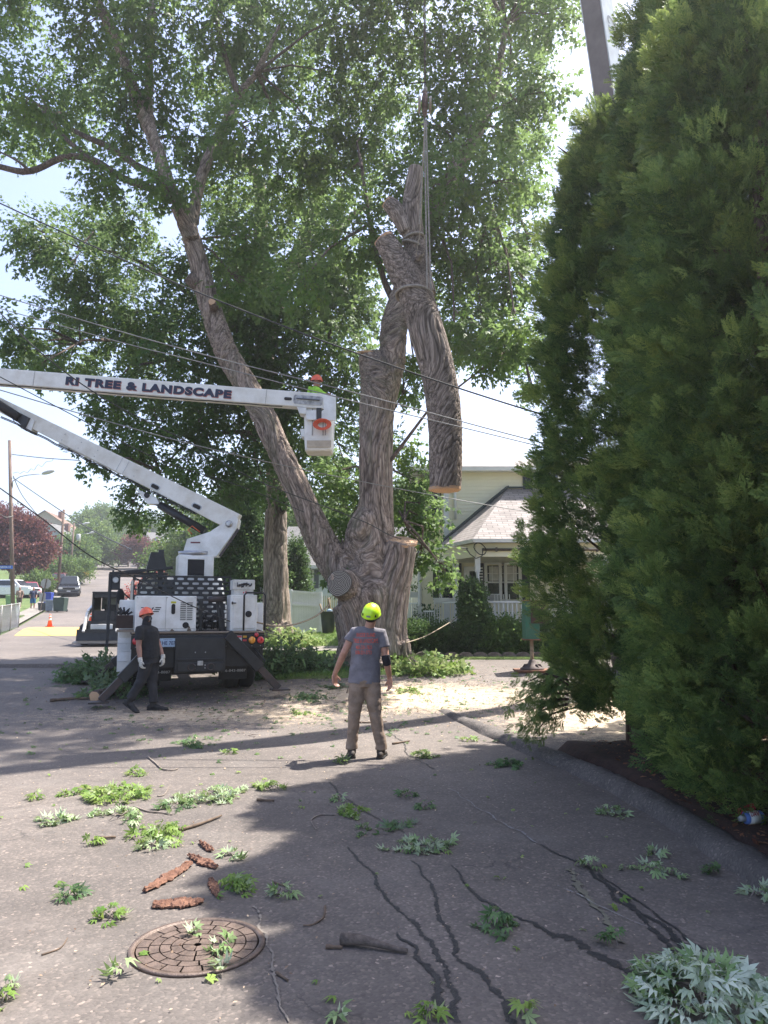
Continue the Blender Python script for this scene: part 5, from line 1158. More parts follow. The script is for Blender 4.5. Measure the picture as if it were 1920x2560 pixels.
for hp, kn, an in ((hipL, knB, anB), (hipR, knF, anF)): b.tube([hp, (hp + kn) / 2, kn, (kn + an) / 2, an + (kn - an) * .12, an + (kn - an) * .02], [.115, .105, .086, .078, .080, .082], 16)
fuse(b, 'trousers', bp, man, .011, 3, .009, 8)
bb = M('boot_black', (.022, .02, .02), .7, var=.3, vs=20)
shoe('boot', anF, (1, -.15), bb, man, .31); zB = gzf(anB[0], anB[1]); shoe('boot', anB + (-.03, 0, 0), (.9, -.45), bb, man, .31, heel_lift=max(.05, anB[2] - zB - .12), pitch=.45)

# ---- man in the raised bucket ----
YK = YU + .25
def Q(cx, cy, Y=YK): return P(680 + cx / 7.541, 900 + cy / 7.541, Y)
man = thing('person', 'man in lime green shirt and orange helmet riding in the raised bucket', 'person', (bc[0], bc[1], zb + .08))
hc = Q(838, 425); neck = Q(820, 500); chest = np.array([bc[0] - .03, YK, neck[2] - .24]); fl_ = zb + .09
shL = Q(735, 545, YK + .14); shR = Q(850, 570, YK - .12); elR = Q(950, 640, YK - .16); wrR = Q(1040, 665, YK - .20)
b = MB(); b.tube([(bc[0], YK, fl_ + .8), chest], [.13, .15], 16, flat=(.9, .8)); limbmb(b, [neck - (0, 0, .06), hc - (0, 0, .03)], [.06, .06]); s_, f_, u_ = head_mb(b, hc, (.75, -.65, -.05), (0, 0, 1))
b.tube([chest + (0, 0, .12), shR, elR, wrR], [.08, .06, .044, .03], 12); elL = shL + (-.08, .02, -.28); wrL = elL + (.2, -.05, -.1); b.tube([chest + (0, 0, .12), shL, elL, wrL], [.08, .06, .044, .03], 12)
hand(b, wrR, (1, -.1, -.25), (0, -.6, .6), (0, -.2, -1), .18, .5); hand(b, wrL, (1, 0, 0), (0, 0, 1), (0, -1, 0), .18, .8)
body = fuse(b, 'body', skin('skin_ruddy', (.36, .17, .12)), man, .008, 2); face_bits(hc, s_, f_, u_, body); hair_mb(hc, s_, f_, u_, M('hair_dark'), body, (.079, .088, .09)); helmet(hc, s_, f_, u_, orange, man, .03, 1.02)
b = MB(); b.tube([(bc[0], YK, fl_ + .75), chest - (0, 0, .1), chest + (0, 0, .05), neck - (0, 0, .07), neck - (0, 0, .01)], [.165, .17, .18, .12, .075], 18, flat=(1, .8)); b.tube([chest + (0, 0, .1), shR, elR, elR * .3 + wrR * .7], [.1, .078, .062, .052], 12); b.tube([chest + (0, 0, .1), shL, elL, wrL], [.1, .078, .06, .05], 12)
fuse(b, 'sweatshirt', cloth('shirt_lime', (.36, .68, .06)), man, .011, 2, .005, 10)
b = MB(); b.tube([(bc[0], YK, fl_ + .95), (bc[0], YK, fl_ + .75)], [.155, .155], 14, flat=(1, .8))
for k in (-1, 1): b.tube([(bc[0] + k * .08, YK, fl_ + .8), (bc[0] + k * .09, YK, fl_ + .42), (bc[0] + k * .09, YK, fl_ + .08)], [.09, .07, .065], 12)
fuse(b, 'trousers', bp, man, .014, 2)
for k in (-1, 1): shoe('boot', (bc[0] + k * .09, YK), (.3, -1), bb, man, .24, z0=fl_ - .02)

# ---- two bystanders far down the street ----
def bystander(px, py, Y, label, shirt, short, sk_, front, hh=1.72, cap=None):
    p = G(px, py); x, y = p[0], p[1]; z = gzf(x, y); r = thing('person', label, 'person', (x, y, z)); o = np.array([x, y, z]); k = hh / 1.75
    pt = lambda a, b_, c: o + np.array([a * front[1] + b_ * front[0], -a * front[0] + b_ * front[1], c]) * k
    hc = pt(0, .02, 1.62); b = MB(); b.tube([pt(0, 0, .95), pt(0, 0, 1.35)], [.14, .16], 12, flat=(1, .7)); limbmb(b, [pt(0, 0, 1.4), hc], [.06, .06]); s, f, u = head_mb(b, hc, (front[0], front[1], 0), (0, 0, 1))
    for q in (-1, 1):
        b.tube([pt(0, 0, 1.38), pt(q * .2, 0, 1.40), pt(q * .25, -.02, 1.12), pt(q * .2, .12, .92)], [.08, .06, .045, .032], 10); hand(b, pt(q * .2, .12, .92), np.array([-.3 * q, .1, -1.]), (-q, .3, 0), (-q, 0, 0), .17, .6)
        b.tube([pt(q * .1, 0, .9), pt(q * .11, .02, .5), pt(q * .11, 0, .09)], [.09, .062, .042], 10)
    body = fuse(b, 'body', sk_, r, .014, 2); face_bits(hc, s, f, u, body); hair_mb(hc, s, f, u, M('hair_dark'), body)
    b = MB(); b.tube([pt(0, 0, .88), pt(0, 0, 1.1), pt(0, 0, 1.32), pt(0, 0, 1.46)], [.19, .19, .2, .09], 16, flat=(1, .7)); [b.tube([pt(0, 0, 1.38), pt(q * .2, 0, 1.40), pt(q * .24, -.02, 1.18)], [.1, .08, .08], 10) for q in (-1, 1)]; fuse(b, 'tshirt', shirt, r, .016, 2, .005)
    b = MB(); b.tube([pt(0, 0, .98), pt(0, 0, .84)], [.18, .175], 14, flat=(1, .72)); [b.tube([pt(q * .1, 0, .88), pt(q * .115, .01, .5)], [.115, .1], 12) for q in (-1, 1)]; fuse(b, 'shorts', short, r, .016, 2, .005)
    for q in (-1, 1): shoe('shoe', pt(q * .11, 0, 0), front, M('trainers_pale', (.55, .6, .35), .7), r, .26)
    return r
bystander(81, 1524, 0, 'man in navy T-shirt and blue shorts standing on the pavement by the bins', cloth('shirt_navy', (.03, .04, .09)), cloth('shorts_blue', (.03, .15, .3)), skin('skin_tanned', None), (.5, -.85))
bystander(47, 1522, 0, 'person in tan top half hidden behind the nearest utility pole', cloth('shirt_tan', (.35, .24, .18)), cloth('shorts_brown', (.12, .09, .07)), skin('skin_brown', None), (.3, -.9), 1.7)
# ================= HOUSES, FENCES, STREET =================
cream = M('siding_cream', (.86, .80, .60), .6, var=.05, vs=.8, c2=(.78, .72, .53)); wtrim = M('trim_white', (.74, .73, .70), .5, var=.06, vs=3)
sidw = M('siding_pale_blue', (.62, .68, .70), .6, var=.05, vs=.8); shut = M('shutter_navy', (.018, .02, .035), .5, var=.2); shutg = M('shutter_grey', (.12, .14, .17), .6)
roofg = shinglemat('roof_shingles', (.34, .30, .28)); roofd = M('roof_flashing', (.045, .06, .06), .8, var=.2); curt = M('curtain_white', (.55, .54, .5), .9)
Z = np.array([0, 0, 1.])
def siding(b, A, B, z0, z1, ex=.115, mi=0):
    A = np.array([A[0], A[1], 0.]); B = np.array([B[0], B[1], 0.]); d = B - A; n = np.array([d[1], -d[0], 0]) / np.linalg.norm(d); k = int((z1 - z0) / ex); h = (z1 - z0) / k
    for i in range(k):
        za, zb_ = z0 + i * h, z0 + (i + 1) * h; lo = n * .016; vs = [A + lo + Z * za, B + lo + Z * za, B + Z * zb_, A + Z * zb_, A + Z * za, B + Z * za]
        b.add(vs, [(0, 1, 2, 3), (4, 5, 1, 0)], mi)
def window(root, A, d, z0, z1, w, nrm, panes=1, name='window', shutters=0, shm=None, curtain=False, sw=.32):
    """A = lower middle point on the wall, d = unit vector along the wall"""
    A = np.array([A[0], A[1], 0.]); d = np.array([d[0], d[1], 0.]); n = np.array([nrm[0], nrm[1], 0.]); R3 = [d, n, Z]; h = z1 - z0; cz = (z0 + z1) / 2
    b = MB()
    for s in (-1, 1): b.box(A + d * s * (w / 2) + n * .03 + Z * cz, (.09, .07, h + .16), R3)
    for z in (z0 - .05, z1 + .05): b.box(A + n * .03 + Z * z, (w - .09, .075, .09), R3)
    b.box(A + n * .03 + Z * cz, (w - .09, .05, .05), R3)
    f = b.build(name, wtrim, root, .004)
    for q, zz in enumerate((z0 + h * .25, z0 + h * .75)):
        b = MB(); b.box(A + n * .02 + Z * zz, (w - .09, .012, h / 2 - .05), R3); b.build('pane', glass, f)
        if curtain and q: b = MB(); b.box(A + n * .0285 + Z * zz, (w - .2, .004, h / 2 - .1), R3); b.build('curtain', curt, f)
        if q:
            b = MB(); [b.box(A + d * (w * t) + n * .035 + Z * zz, (.018, .01, h / 2 - .06), R3) for t in (-.17, .17)]; b.box(A + n * .034 + Z * zz, (w - .1, .008, .018), R3); b.build('muntin', wtrim, f)
    for s in ((-1, 1) if shutters == 2 else (-1,) if shutters == -1 else (1,) if shutters == 1 else ()):
        b = MB(); c = A + d * s * (w / 2 + .06 + sw / 2) + n * .03 + Z * cz; b.box(c, (sw, .03, h + .1), R3)
        for i in range(int(h / .09)): b.box(c + n * .02 + Z * (-h / 2 + .05 + i * .09), (sw - .08, .012, .05), R3)
        b.build('shutter', shm or shut, root)
    return f
zH = gzf(5, 22)
house = thing('house', 'cream clapboard house with hipped shingle porch roof behind the crane-hung log', 'house', (5, 24, zH))
zE = P(1120, 1172, 24)[2]; X0 = P(1114, 1300, 24)[0]; X1 = P(1047, 1300, 25.7)[0]
b = MB(); siding(b, (X0, 24), (13, 24), zH, zE); b.build('front_wall', cream, house)
b = MB(); siding(b, (X1, 25.7), (X0 + .0, 25.7), zH, zE); siding(b, (X1, 33), (X1, 25.72), zH, zE); siding(b, (X0, 25.7), (X0, 24.02), zH, zE); b.build('side_wall', cream, house)
b = MB(); b.bx(X0 - .06, X0 + .10, 23.96, 24.06, zH, zE - .01); b.bx(X1 - .05, X1 + .08, 25.66, 25.76, zH, zE - .01); b.build('corner_board', wtrim, house, .004)
b = MB(); b.tube([(X0 + .3, 23.93, zE - .1), (X0 + .3, 23.93, 4.7)], .045, 8); b.build('downspout', wtrim, house)
def quad_uv(b, pts, mi=0):
    pts = [np.array(p, float) for p in pts]; u = pts[1] - pts[0]; u /= np.linalg.norm(u); nn = np.cross(u, pts[2] - pts[0]); nn /= np.linalg.norm(nn); v = np.cross(nn, u)
    b.add(pts, [tuple(range(len(pts)))], mi, False, [[(float(np.dot(p - pts[0], u)), float(np.dot(p - pts[0], v))) for p in pts]])
b = MB(); o = .4; zr = zE + 1.25
quad_uv(b, [(X1 - o, 23.6, zE), (13, 23.6, zE), (13, 28.5, zr), (X1 + 3.6, 28.5, zr)]); quad_uv(b, [(X1 - o, 33.4, zE), (X1 - o, 23.6, zE), (X1 + 3.6, 28.5, zr)]); quad_uv(b, [(13, 33.4, zE), (X1 - o, 33.4, zE), (X1 + 3.6, 28.5, zr), (13, 28.5, zr)])
b.build('main_roof', roofg, house, uv=True)
b = MB(); b.bx(X1 - o, 13, 23.56, 23.62, zE - .14, zE - .004); b.bx(X1 - o, 13, 23.62, 24, zE - .12, zE - .09); b.bx(X1 - o, X1, 23.62, 33, zE - .12, zE - .09); b.build('eaves', wtrim, house)
zP = P(1213, 1587, 21.2)[2]; zEv = P(1183, 1347, 20.9)[2]; E1 = P(1092, 1341, 23.3); E2 = P(1183, 1347, 20.9); ap = P(1268, 1222, 23.98); E1[2] = E2[2] = zEv
b = MB(); quad_uv(b, [E1, E2, ap]); quad_uv(b, [E2, (9.5, 20.9, zEv), (9.5, 23.98, ap[2]), ap]); b.build('porch_roof', roofg, house, uv=True)
b = MB(); b.beam(E1 + (0, .1, .02), ap + (0, .0, .06), .30, .06, 0, (0, 0, 1)); b.build('roof_flashing', roofd, house)
b = MB(); b.beam(ap + (0, -.02, .04), (9.5, 23.96, ap[2] + .04), .10, .05); b.build('wall_flashing', roofd, house)
b = MB(); b.beam(E1 - Z * .05, E2 - Z * .05, .06, .1); b.beam(E2 - Z * .05, (9.5, 20.9, zEv - .05), .06, .1); b.build('gutter', wtrim, house)
zF = P(1194, 1392, 21.2)[2]; c1 = (P(1100, 1400, 23.3)[0], 23.3); c2 = (P(1190, 1400, 21.15)[0], 21.15)
b = MB(); siding(b, c1, c2, zF, zEv - .1, .2); siding(b, c2, (9.5, 21.15), zF, zEv - .1, .2); b.build('porch_beam', cream, house)
b = MB(); b.add([(c1[0], 23.9, zF + .02), (c1[0], c1[1], zF + .02), (c2[0], c2[1], zF + .02), (9.5, 21.15, zF + .02), (9.5, 23.98, zF + .02)], [(0, 1, 2, 3, 4)]); b.build('porch_ceiling', M('ceiling_cream', (.6, .56, .42), .7), house)
b = MB(); b.prism([(c1[0] - .1, 23.98), (c1[0] - .1, 23.2), (c2[0] - .08, 21.08), (9.5, 21.08), (9.5, 23.98)], (0, 0, zP - .1), (1, 0, 0), (0, 1, 0), .1); b.build('porch_floor', M('porch_grey', (.22, .22, .22), .6), house)
lat = MB(); siding(lat, (c1[0], 23.25), (c2[0], 21.2), zH - .1, zP - .1, .14); siding(lat, (c2[0], 21.2), (9.5, 21.2), zH - .1, zP - .1, .14); lat.build('porch_skirt', M('skirt_blue_grey', (.13, .17, .2), .7), house)
def post(x, y, z0, z1, nm='porch_post'):
    b = MB(); b.bx(x - .07, x + .07, y - .07, y + .07, z0, z0 + 1.0); b.lathe([(.06, 0), (.065, .05), (.045, .1), (.05, (z1 - z0 - 1.4) * .5), (.045, z1 - z0 - 1.5), (.06, z1 - z0 - 1.4)], (x, y, z0 + 1.0), n=12); b.bx(x - .07, x + .07, y - .07, y + .07, z1 - .42, z1); b.build(nm, wtrim, house)
post(c2[0] + .05, 21.22, zP, zF); post(P(1141, 1500, 22.5)[0], 22.45, zP, zF); post(P(1050, 1500, 24.0)[0], 24.0, zP - .2, zF + .1); post(6.2, 21.22, zP, zF)
def railing(A, B, z0, h=.9, nm='railing'):
    A = np.array([A[0], A[1], z0]); B = np.array([B[0], B[1], z0]); L = np.linalg.norm(B - A); b = MB(); b.beam(A + Z * h, B + Z * h, .07, .05); b.beam(A + Z * .1, B + Z * .1, .05, .05); k = int(L / .125)
    for i in range(k + 1): p = A + (B - A) * i / k; b.beam(p + Z * .1, p + Z * h, .032, .032)
    return b.build(nm, wtrim, house)
railing((P(1213, 1550, 21.2)[0], 21.2), (6.2, 21.2), zP); railing((c2[0] + .05, 21.22), (P(1213, 1550, 21.2)[0], 21.2), zP); railing((P(1087, 1530, 23.2)[0], 23.2), (c2[0] + .05, 21.25), zP); railing((P(1006, 1520, 25.2)[0], 25.2), (P(1049, 1520, 24)[0], 24), zP); railing((P(1052, 1520, 24)[0], 24), (P(1085, 1530, 23.3)[0], 23.3), zP - .25)
wy = 23.985; dX = (1, 0); nF = (0, -1)
def wz(y_, x_=1250, Y_=24): return P(x_, y_, Y_)[2]
window(house, (P(1239, 1450, 24)[0], wy), dX, wz(1500), wz(1412), .62, nF, shutters=-1, sw=.22, curtain=True); window(house, (P(1275, 1450, 24)[0], wy), dX, wz(1500), wz(1412), .62, nF, shutters=1, sw=.24, curtain=True)
window(house, (P(1118, 1450, 24)[0], wy), dX, wz(1497), wz(1412), .42, nF, shutters=2, sw=.18)
window(house, (P(1078, 1270, 25.7)[0], 25.685), dX, P(1078, 1308, 25.7)[2], P(1078, 1228, 25.7)[2], .5, nF, shutters=1, sw=.32)
window(house, (8.6, wy), dX, wz(1500), wz(1412), .7, nF, shutters=2, sw=.3); window(house, (5.2, wy), dX, wz(1255), wz(1180), .8, nF, shutters=2, sw=.3)
b = MB(); x_ = P(1183, 1450, 24)[0]; b.bx(x_ - .3, x_ + .3, 23.93, 23.98, zP, zP + 2.05); dro = b.build('front_door', wtrim, house); b = MB(); b.bx(x_ - .12, x_ + .14, 23.922, 23.93, zP + .6, zP + 1.9); b.build('door_glass', glass, dro)
b = MB(); px_ = P(1205, 1374, 21.08); b.tube([px_, (9, 21.08, px_[2])], .035, 8); [b.box((px_[0] + .4 + i * .7, 21.08, px_[2]), (.04, .12, .12)) for i in range(5)]; b.build('service_conduit', M('conduit_bronze', (.14, .11, .09), .5, .3), house)
b = MB(); q = P(1200, 1372, 21.0); b.tube([q + np.array([cos(a) * .16, 0, sin(a) * .16]) * (1 - .2 * sin(2 * a)) for a in np.linspace(0, 2 * pi, 16)], .014, 5); b.tube([P(1165, 1370, 21), P(1175, 1385, 21), P(1190, 1396, 21), P(1205, 1390, 21), P(1208, 1370, 21)], .014, 5); b.build('service_wires', blk, house)
# things on the porch
b = MB(); q = P(1234, 1494, 23.7); b.box(q, (.42, .4, .22)); [b.box(q + (0, -.205, -.08 + i * .025), (.36, .01, .008), mi=1) for i in range(7)]; tag(b.build('air_conditioner', [wtrim, dk]), 'white window air conditioner under the left pane of the paired porch windows', 'air conditioner')
for k, (px, py, Yk, lb) in enumerate(((1104, 1502, 22.9, 'white flower box with green plants on the slanting porch rail'), (1026, 1487, 24.5, 'small white flower box on the rail left of the porch post by the trunk'))):
    q = P(px, py, Yk); fb = thing('flower_box', lb, 'flower box', q); b = MB(); b.box(q, (.45, .2, .17), top=(1.05, 1.1)); b.build('planter', wtrim, fb, .006)
    n = 26; scatter('plants', LEAFS_LOW, q + (0, 0, .1) + RNG.normal(size=(n, 3)) * (.16, .05, .03), unit(n) * .6 + (0, 0, 1), RNG.random(n) * 6, .4 + .3 * RNG.random(n), leafmat('garden_leaf', (.04, .09, .03), (.07, .15, .035), (.13, .22, .05), .4), fb)
q = P(1123, 1455, 22.3); wc = MB(); wc.tube([(q[0], q[1], zF), q], .006, 4); wc.box(q - Z * .08, (.16, .16, .18), top=(.3, .3)); tag(wc.build('hanging_feeder', M('feeder_grey', (.4, .38, .33), .7)), 'small grey bird feeder hanging under the porch roof left of the tall shrub', 'bird feeder')
rc_ = thing('rocking_chair', 'white rocking chair on the porch behind the right-hand rail', 'chair', P(1265, 1580, 22.6)); q = np.array([P(1262, 1580, 22.6)[0], 22.6, zP])
for nm, f in (('seat', lambda b: b.bx(q[0] - .25, q[0] + .25, 22.4, 22.85, zP + .42, zP + .46)), ('backrest', lambda b: [b.beam((q[0] - .22 + i * .09, 22.85, zP + .46), (q[0] - .22 + i * .09, 23.05, zP + 1.15), .05, .02) for i in range(6)]), ('frame', lambda b: (b.beam((q[0] - .25, 22.3, zP + .05), (q[0] - .25, 23.2, zP + .05), .03, .04), b.beam((q[0] + .25, 22.3, zP + .05), (q[0] + .25, 23.2, zP + .05), .03, .04), *[b.beam((q[0] + s * .25, y_, zP + .05), (q[0] + s * .25, y_, zP + .65), .03, .03) for s in (-1, 1) for y_ in (22.42, 22.83)]))):
    b = MB(); f(b); b.build(nm, wtrim, rc_)
# foliage helpers
shrub_leaf = leafmat('yew_leaf', (.03, .065, .025), (.05, .105, .035), (.09, .16, .05), .25); bright_leaf = MATS['garden_leaf']
purple_leaf = leafmat('purple_leaf', (.05, .012, .02), (.10, .025, .035), (.17, .05, .05), .3); far_leaf = leafmat('street_tree_leaf', (.04, .08, .025), (.07, .13, .035), (.13, .19, .05), .35)
def blobtree(name, label, cat, x, y, clumps, m, n, size, temps=LEAFS_LOW, trunk=None, group=None, z=None, up=.2, stems=True):
    """clumps: [(dx,dy,dz,rx,ry,rz)] ellipsoids above ground"""
    z = gzf(x, y) if z is None else z; root = thing(name, label, cat, (x, y, z), 0, group); w = np.array([c[3] * c[4] + c[3] * c[5] + c[4] * c[5] for c in clumps]) ** .8; w = w / w.sum(); P_ = []; D_ = []; T_ = []
    for c, ww in zip(clumps, w):
        k = max(8, int(n * ww)); u = unit(k); r = RNG.random(k) ** .35; nz = np.array([mnoise.noise((a[0] * 2.2 + c[0] + x, a[1] * 2.2, a[2] * 2.2 + c[2])) for a in u]); r = r * (1 + .55 * nz)
        P_.append(np.array([x + c[0], y + c[1], z + c[2]]) + u * r[:, None] * np.array(c[3:6])); D_.append(u + unit(k) * .6 + np.array([0, 0, up])); T_.append(np.clip(.5 + nz * .5 + RNG.normal(size=k) * .15, 0, 1))
    p = np.concatenate(P_); ok = p[:, 2] > z + .05; k = ok.sum()
    scatter('foliage' if trunk is None else 'crown', temps, p[ok], np.concatenate(D_)[ok], RNG.random(k) * 6.28, (.75 + .5 * RNG.random(k)) * size, m, root, np.concatenate(T_)[ok])
    if stems:
        b = MB(); h = max(c[2] for c in clumps); tr = trunk or .03; b.tube([(x, y, z - .1), (x + tr * .4, y, z + h * .5), (x, y, z + h)], [tr, tr * .75, tr * .3], 8, wob=.1)
        for c in clumps: b.tube([(x, y, z + min(h * .45, c[2] * .7)), (x + c[0] * .6, y + c[1] * .6, z + c[2] * .8), (x + c[0], y + c[1], z + c[2])], [tr * .5, tr * .35, tr * .15], 5, caps=False)
        b.build('trunk' if trunk else 'stems', bark_f, root)
    return root
def rc(n, R, H0, H1, r0, r1):
    out = []
    for i in range(n): a = random.uniform(0, 2 * pi); t = random.random(); q = R * sqrt(random.random()) * (1 - .35 * t); r = random.uniform(r0, r1); out.append((cos(a) * q, sin(a) * q, H0 + (H1 - H0) * t, r, r, r * .8))
    return out
Xp = lambda px, Y: P(px, 1535, Y)[0]
blobtree('shrub', 'tall dark upright yew in front of the porch between the two lengths of rail', 'shrub', Xp(1183, 20.7), 20.7, [(0, 0, .5, .33, .34, .5), (.04, 0, 1.0, .33, .34, .42), (-.04, 0, 1.35, .27, .28, .34), (.06, 0, 1.65, .17, .17, .24), (-.06, 0, 1.75, .12, .12, .18)], shrub_leaf, 5200, .5, LEAFS_LOW)
blobtree('shrub', 'low dark clipped bush right of the maple trunk at the porch steps', 'shrub', Xp(1065, 20.9), 20.9, [(-.55, 0, .38, .5, .5, .38), (0, 0, .4, .5, .5, .4), (.5, 0, .35, .4, .5, .36)], shrub_leaf, 4600, .5)
blobtree('shrub', 'bright green leafy bush under the right-hand porch rail', 'shrub', Xp(1262, 20.6), 20.6, [(-.3, 0, .4, .4, .4, .38), (.15, 0, .45, .45, .4, .42), (.5, 0, .3, .35, .35, .35)], bright_leaf, 2600, .62)
blobtree('shrub', 'dark bush behind the green box on its pedestal', 'shrub', Xp(1345, 20.8), 20.8, [(-.2, 0, .4, .45, .4, .42), (.5, 0, .42, .5, .45, .45), (1.2, 0, .4, .5, .45, .42)], shrub_leaf, 3600, .5)
blobtree('porch_plant', 'spiky dark potted plant beside the porch post by the trunk', 'potted plant', P(1062, 1510, 24)[0], 24.15, [(0, 0, .45, .22, .22, .3)], shrub_leaf, 160, .9, z=zP - .2)
b = MB(); n = 14; b.v = []
est = M('edging_stone', (.20, .165, .14), .9, var=.3, vs=9, bmp=.8, bs_=40); x = Xp(985, 19.95); est0 = None; i = 0
while x < 5.2:
    if est0 is None:
        b = MB(); b.prism([(cos(a) * .19, sin(a) * .11 + .02) for a in np.linspace(0, pi, 9)] + [(-.19, -.08), (.19, -.08)], (0, .05, 0), (1, 0, 0), (0, 0, 1), .1); o = b.build('edging_stone', est, None, .012); est0 = o
        tag(o, 'scalloped brown edging stone between the drive and the shrub bed', 'edging stone', 'edging stones along the shrub bed')
    else: o = dup(est0)
    y = 19.93 - .03 * sin(x * 1.3) + .1 * max(0, 1 - abs(x - .9)); o.location = (x, y, gzf(x, y) + .06); o.rotation_euler = (random.uniform(-.08, .08), random.uniform(-.06, .06), random.uniform(-.1, .1)); x += .37; i += 1
# green machine box on a pedestal
bp_ = G(1331, 1679); X, Y = bp_[0], bp_[1]; zb_ = gzf(X, Y); gb = thing('pedestal_box', 'dented green and maroon metal box on a rusty pedestal standing on the drive', 'machine', (X, Y, zb_))
teal = M('paint_teal', (.02, .13, .085), .5, var=.25, vs=5, c2=(.06, .12, .08)); marn = M('paint_maroon', (.07, .028, .028), .5, var=.3, vs=4); rust = M('rusty_plate', (.26, .12, .07), .85, var=.3, vs=6, bmp=.5)
zt = lambda y_: P(1331, y_, Y)[2]; k = mpp(1331, 1600, Y); X = P(1331, 1600, Y)[0]
b = MB(); b.bx(X - 20 * k, X + 15 * k, Y - .2, Y + .25, zt(1598), zt(1503)); b.build('cabinet', teal, gb, .01)
b = MB(); b.bx(X - 7 * k, X + 38 * k, Y - .24, Y + .26, zt(1558), zt(1502)); b.build('hood', marn, gb, .008)
b = MB(); b.bx(X - 22 * k, X + 17 * k, Y - .22, Y + .27, zt(1600), zt(1597)); b.bx(X - 22 * k, X + 40 * k, Y - .26, Y + .28, zt(1503), zt(1501)); b.build('trim', rust, gb, .003)
b = MB(); b.tube([(X - 2 * k, Y, zb_ + .02), (X - 2 * k, Y, zt(1599))], .042, 12); b.build('pole', M('pole_tan', (.36, .27, .17), .7, var=.3, vs=9), gb)
b = MB(); b.lathe([(.27, 0), (.27, .03), (.12, .09), (.07, .2), (.055, .22)], (X - 2 * k, Y, zb_ + .05), n=20); [b.box((X - 2 * k + .15 * cos(a), Y + .15 * sin(a), zb_ + .12), (.2, .02, .1), [[cos(a), sin(a), 0], [-sin(a), cos(a), 0], [0, 0, 1]], top=(.3, 1)) for a in np.linspace(0, 2 * pi, 7)[:-1]]; b.build('flared_foot', M('cast_iron', (.14, .11, .10), .7, .4, var=.2), gb)
b = MB(); b.box((X + .02, Y, zb_ + .025), (.86, .62, .05)); b.build('base_plate', rust, gb, .005)
# neighbour's white house, vinyl fence, pickets, bins
zN = gzf(-3, 36); nh = thing('house', 'white house with grey shingle roof half hidden behind the maple trunk', 'house', (-2, 38, zN)); xa = Xp(712, 36); xb = Xp(1066, 36)
zNe = P(800, 1414, 36)[2]; b = MB(); siding(b, (xa, 36), (xb, 36), zN - .2, zNe, .12); siding(b, (xb, 36.02), (xb, 42), zN - .2, zNe, .12); b.build('front_wall', sidw, nh)
b = MB(); quad_uv(b, [(xa - .3, 35.6, zNe), (xb + .3, 35.6, zNe), (xb + .3, 39, zNe + 2.2), (xa - .3, 39, zNe + 2.2)]); quad_uv(b, [(xb + .3, 42.4, zNe), (xa - .3, 42.4, zNe), (xa - .3, 39, zNe + 2.2), (xb + .3, 39, zNe + 2.2)]); b.build('roof', shinglemat('roof_shingles_grey', (.17, .165, .16)), nh, uv=True)
b = MB(); b.add([(xb, 36, zNe), (xb, 42, zNe), (xb, 39, zNe + 2.1)], [(0, 1, 2)]); b.add([(xa, 36, zNe), (xa, 42, zNe), (xa, 39, zNe + 2.1)], [(0, 1, 2)]); b.build('gable', sidw, nh)
b = MB(); b.bx(xa - .3, xb + .3, 35.55, 35.62, zNe - .16, zNe); b.bx(xb - .12, xb + .03, 35.96, 36.04, zN, zNe - .17); b.build('fascia', wtrim, nh)
window(nh, (Xp(770, 36), 35.985), dX, P(770, 1468, 36)[2], P(770, 1428, 36)[2], .42, nF, shutters=1, shm=shutg, sw=.22, curtain=True)
window(nh, (Xp(900, 36), 35.985), dX, P(770, 1468, 36)[2], P(770, 1428, 36)[2], .6, nF, shutters=2, shm=shutg, sw=.22, curtain=True)
vin = M('vinyl_white', (.84, .84, .86), .4, var=.05, vs=2); vf = thing('vinyl_fence', 'white vinyl privacy fence behind the hollow trunk, its end panel leaning', 'fence', (Xp(765, 30), 30, gzf(Xp(765, 30), 30)))
for (pa, pb, ya, yb, Ya, Yb) in ((728, 803, (1477, 1583), (1483, 1585), 29.6, 30), (650, 728, (1470, 1585), (1477, 1583), 30, 29.6)):
    A0 = P(pa, ya[1], Ya); A1 = P(pa, ya[0], Ya); B0 = P(pb, yb[1], Yb); B1 = P(pb, yb[0], Yb); b = MB(); N_ = 12; th = np.array([0, .03, 0]); B1 = B1 - (.03, 0, 0)
    for i in range(N_):
        f0, f1 = i / N_ + .002, (i + 1) / N_ - .002; vs = [A0 + (B0 - A0) * f0, A0 + (B0 - A0) * f1, A1 + (B1 - A1) * f1, A1 + (B1 - A1) * f0]; b.add([v for v in vs] + [v + th for v in vs], [(0, 1, 2, 3), (7, 6, 5, 4), (0, 4, 5, 1), (2, 6, 7, 3), (1, 5, 6, 2), (0, 3, 7, 4)])
    b.build('panel', vin, vf); 
    for t in (.0, .66, .97): b = MB(); b.beam(A0 + (A1 - A0) * t - (0, .02, -.03), B0 + (B1 - B0) * t - (0, .02, -.03), .05, .09); b.build('rail', vin, vf)
    b = MB(); b.beam(B0 - (0, 0, .1), B1 + Z * .06, .12, .12); b.build('post', vin, vf)
pk = MB(); n = 16
for i in range(n): x = Xp(800, 32) + i * .075; pk.box((x, 32, gzf(x, 32) + .75), (.055, .02, 1.5), top=(.3, 1))
pk.bx(Xp(800, 32), Xp(800, 32) + 1.2, 32.02, 32.05, gzf(-3, 32) + .35, gzf(-3, 32) + .42); tag(pk.build('picket_fence', M('picket_yellow', (.45, .40, .16), .8)), 'yellowed picket fence behind the dark rubbish bin', 'fence')
pk = MB()
for i in range(60): x = Xp(735, 34) + i * .11; pk.box((x, 34, gzf(x, 34) + .8), (.05, .02, 1.5), top=(.3, 1))
pk.bx(Xp(735, 34), Xp(735, 34) + 6.6, 34.02, 34.05, gzf(-2, 34) + 1.2, gzf(-2, 34) + 1.27); tag(pk.build('picket_fence', wtrim), 'white picket fence along the front of the white neighbouring house', 'fence')
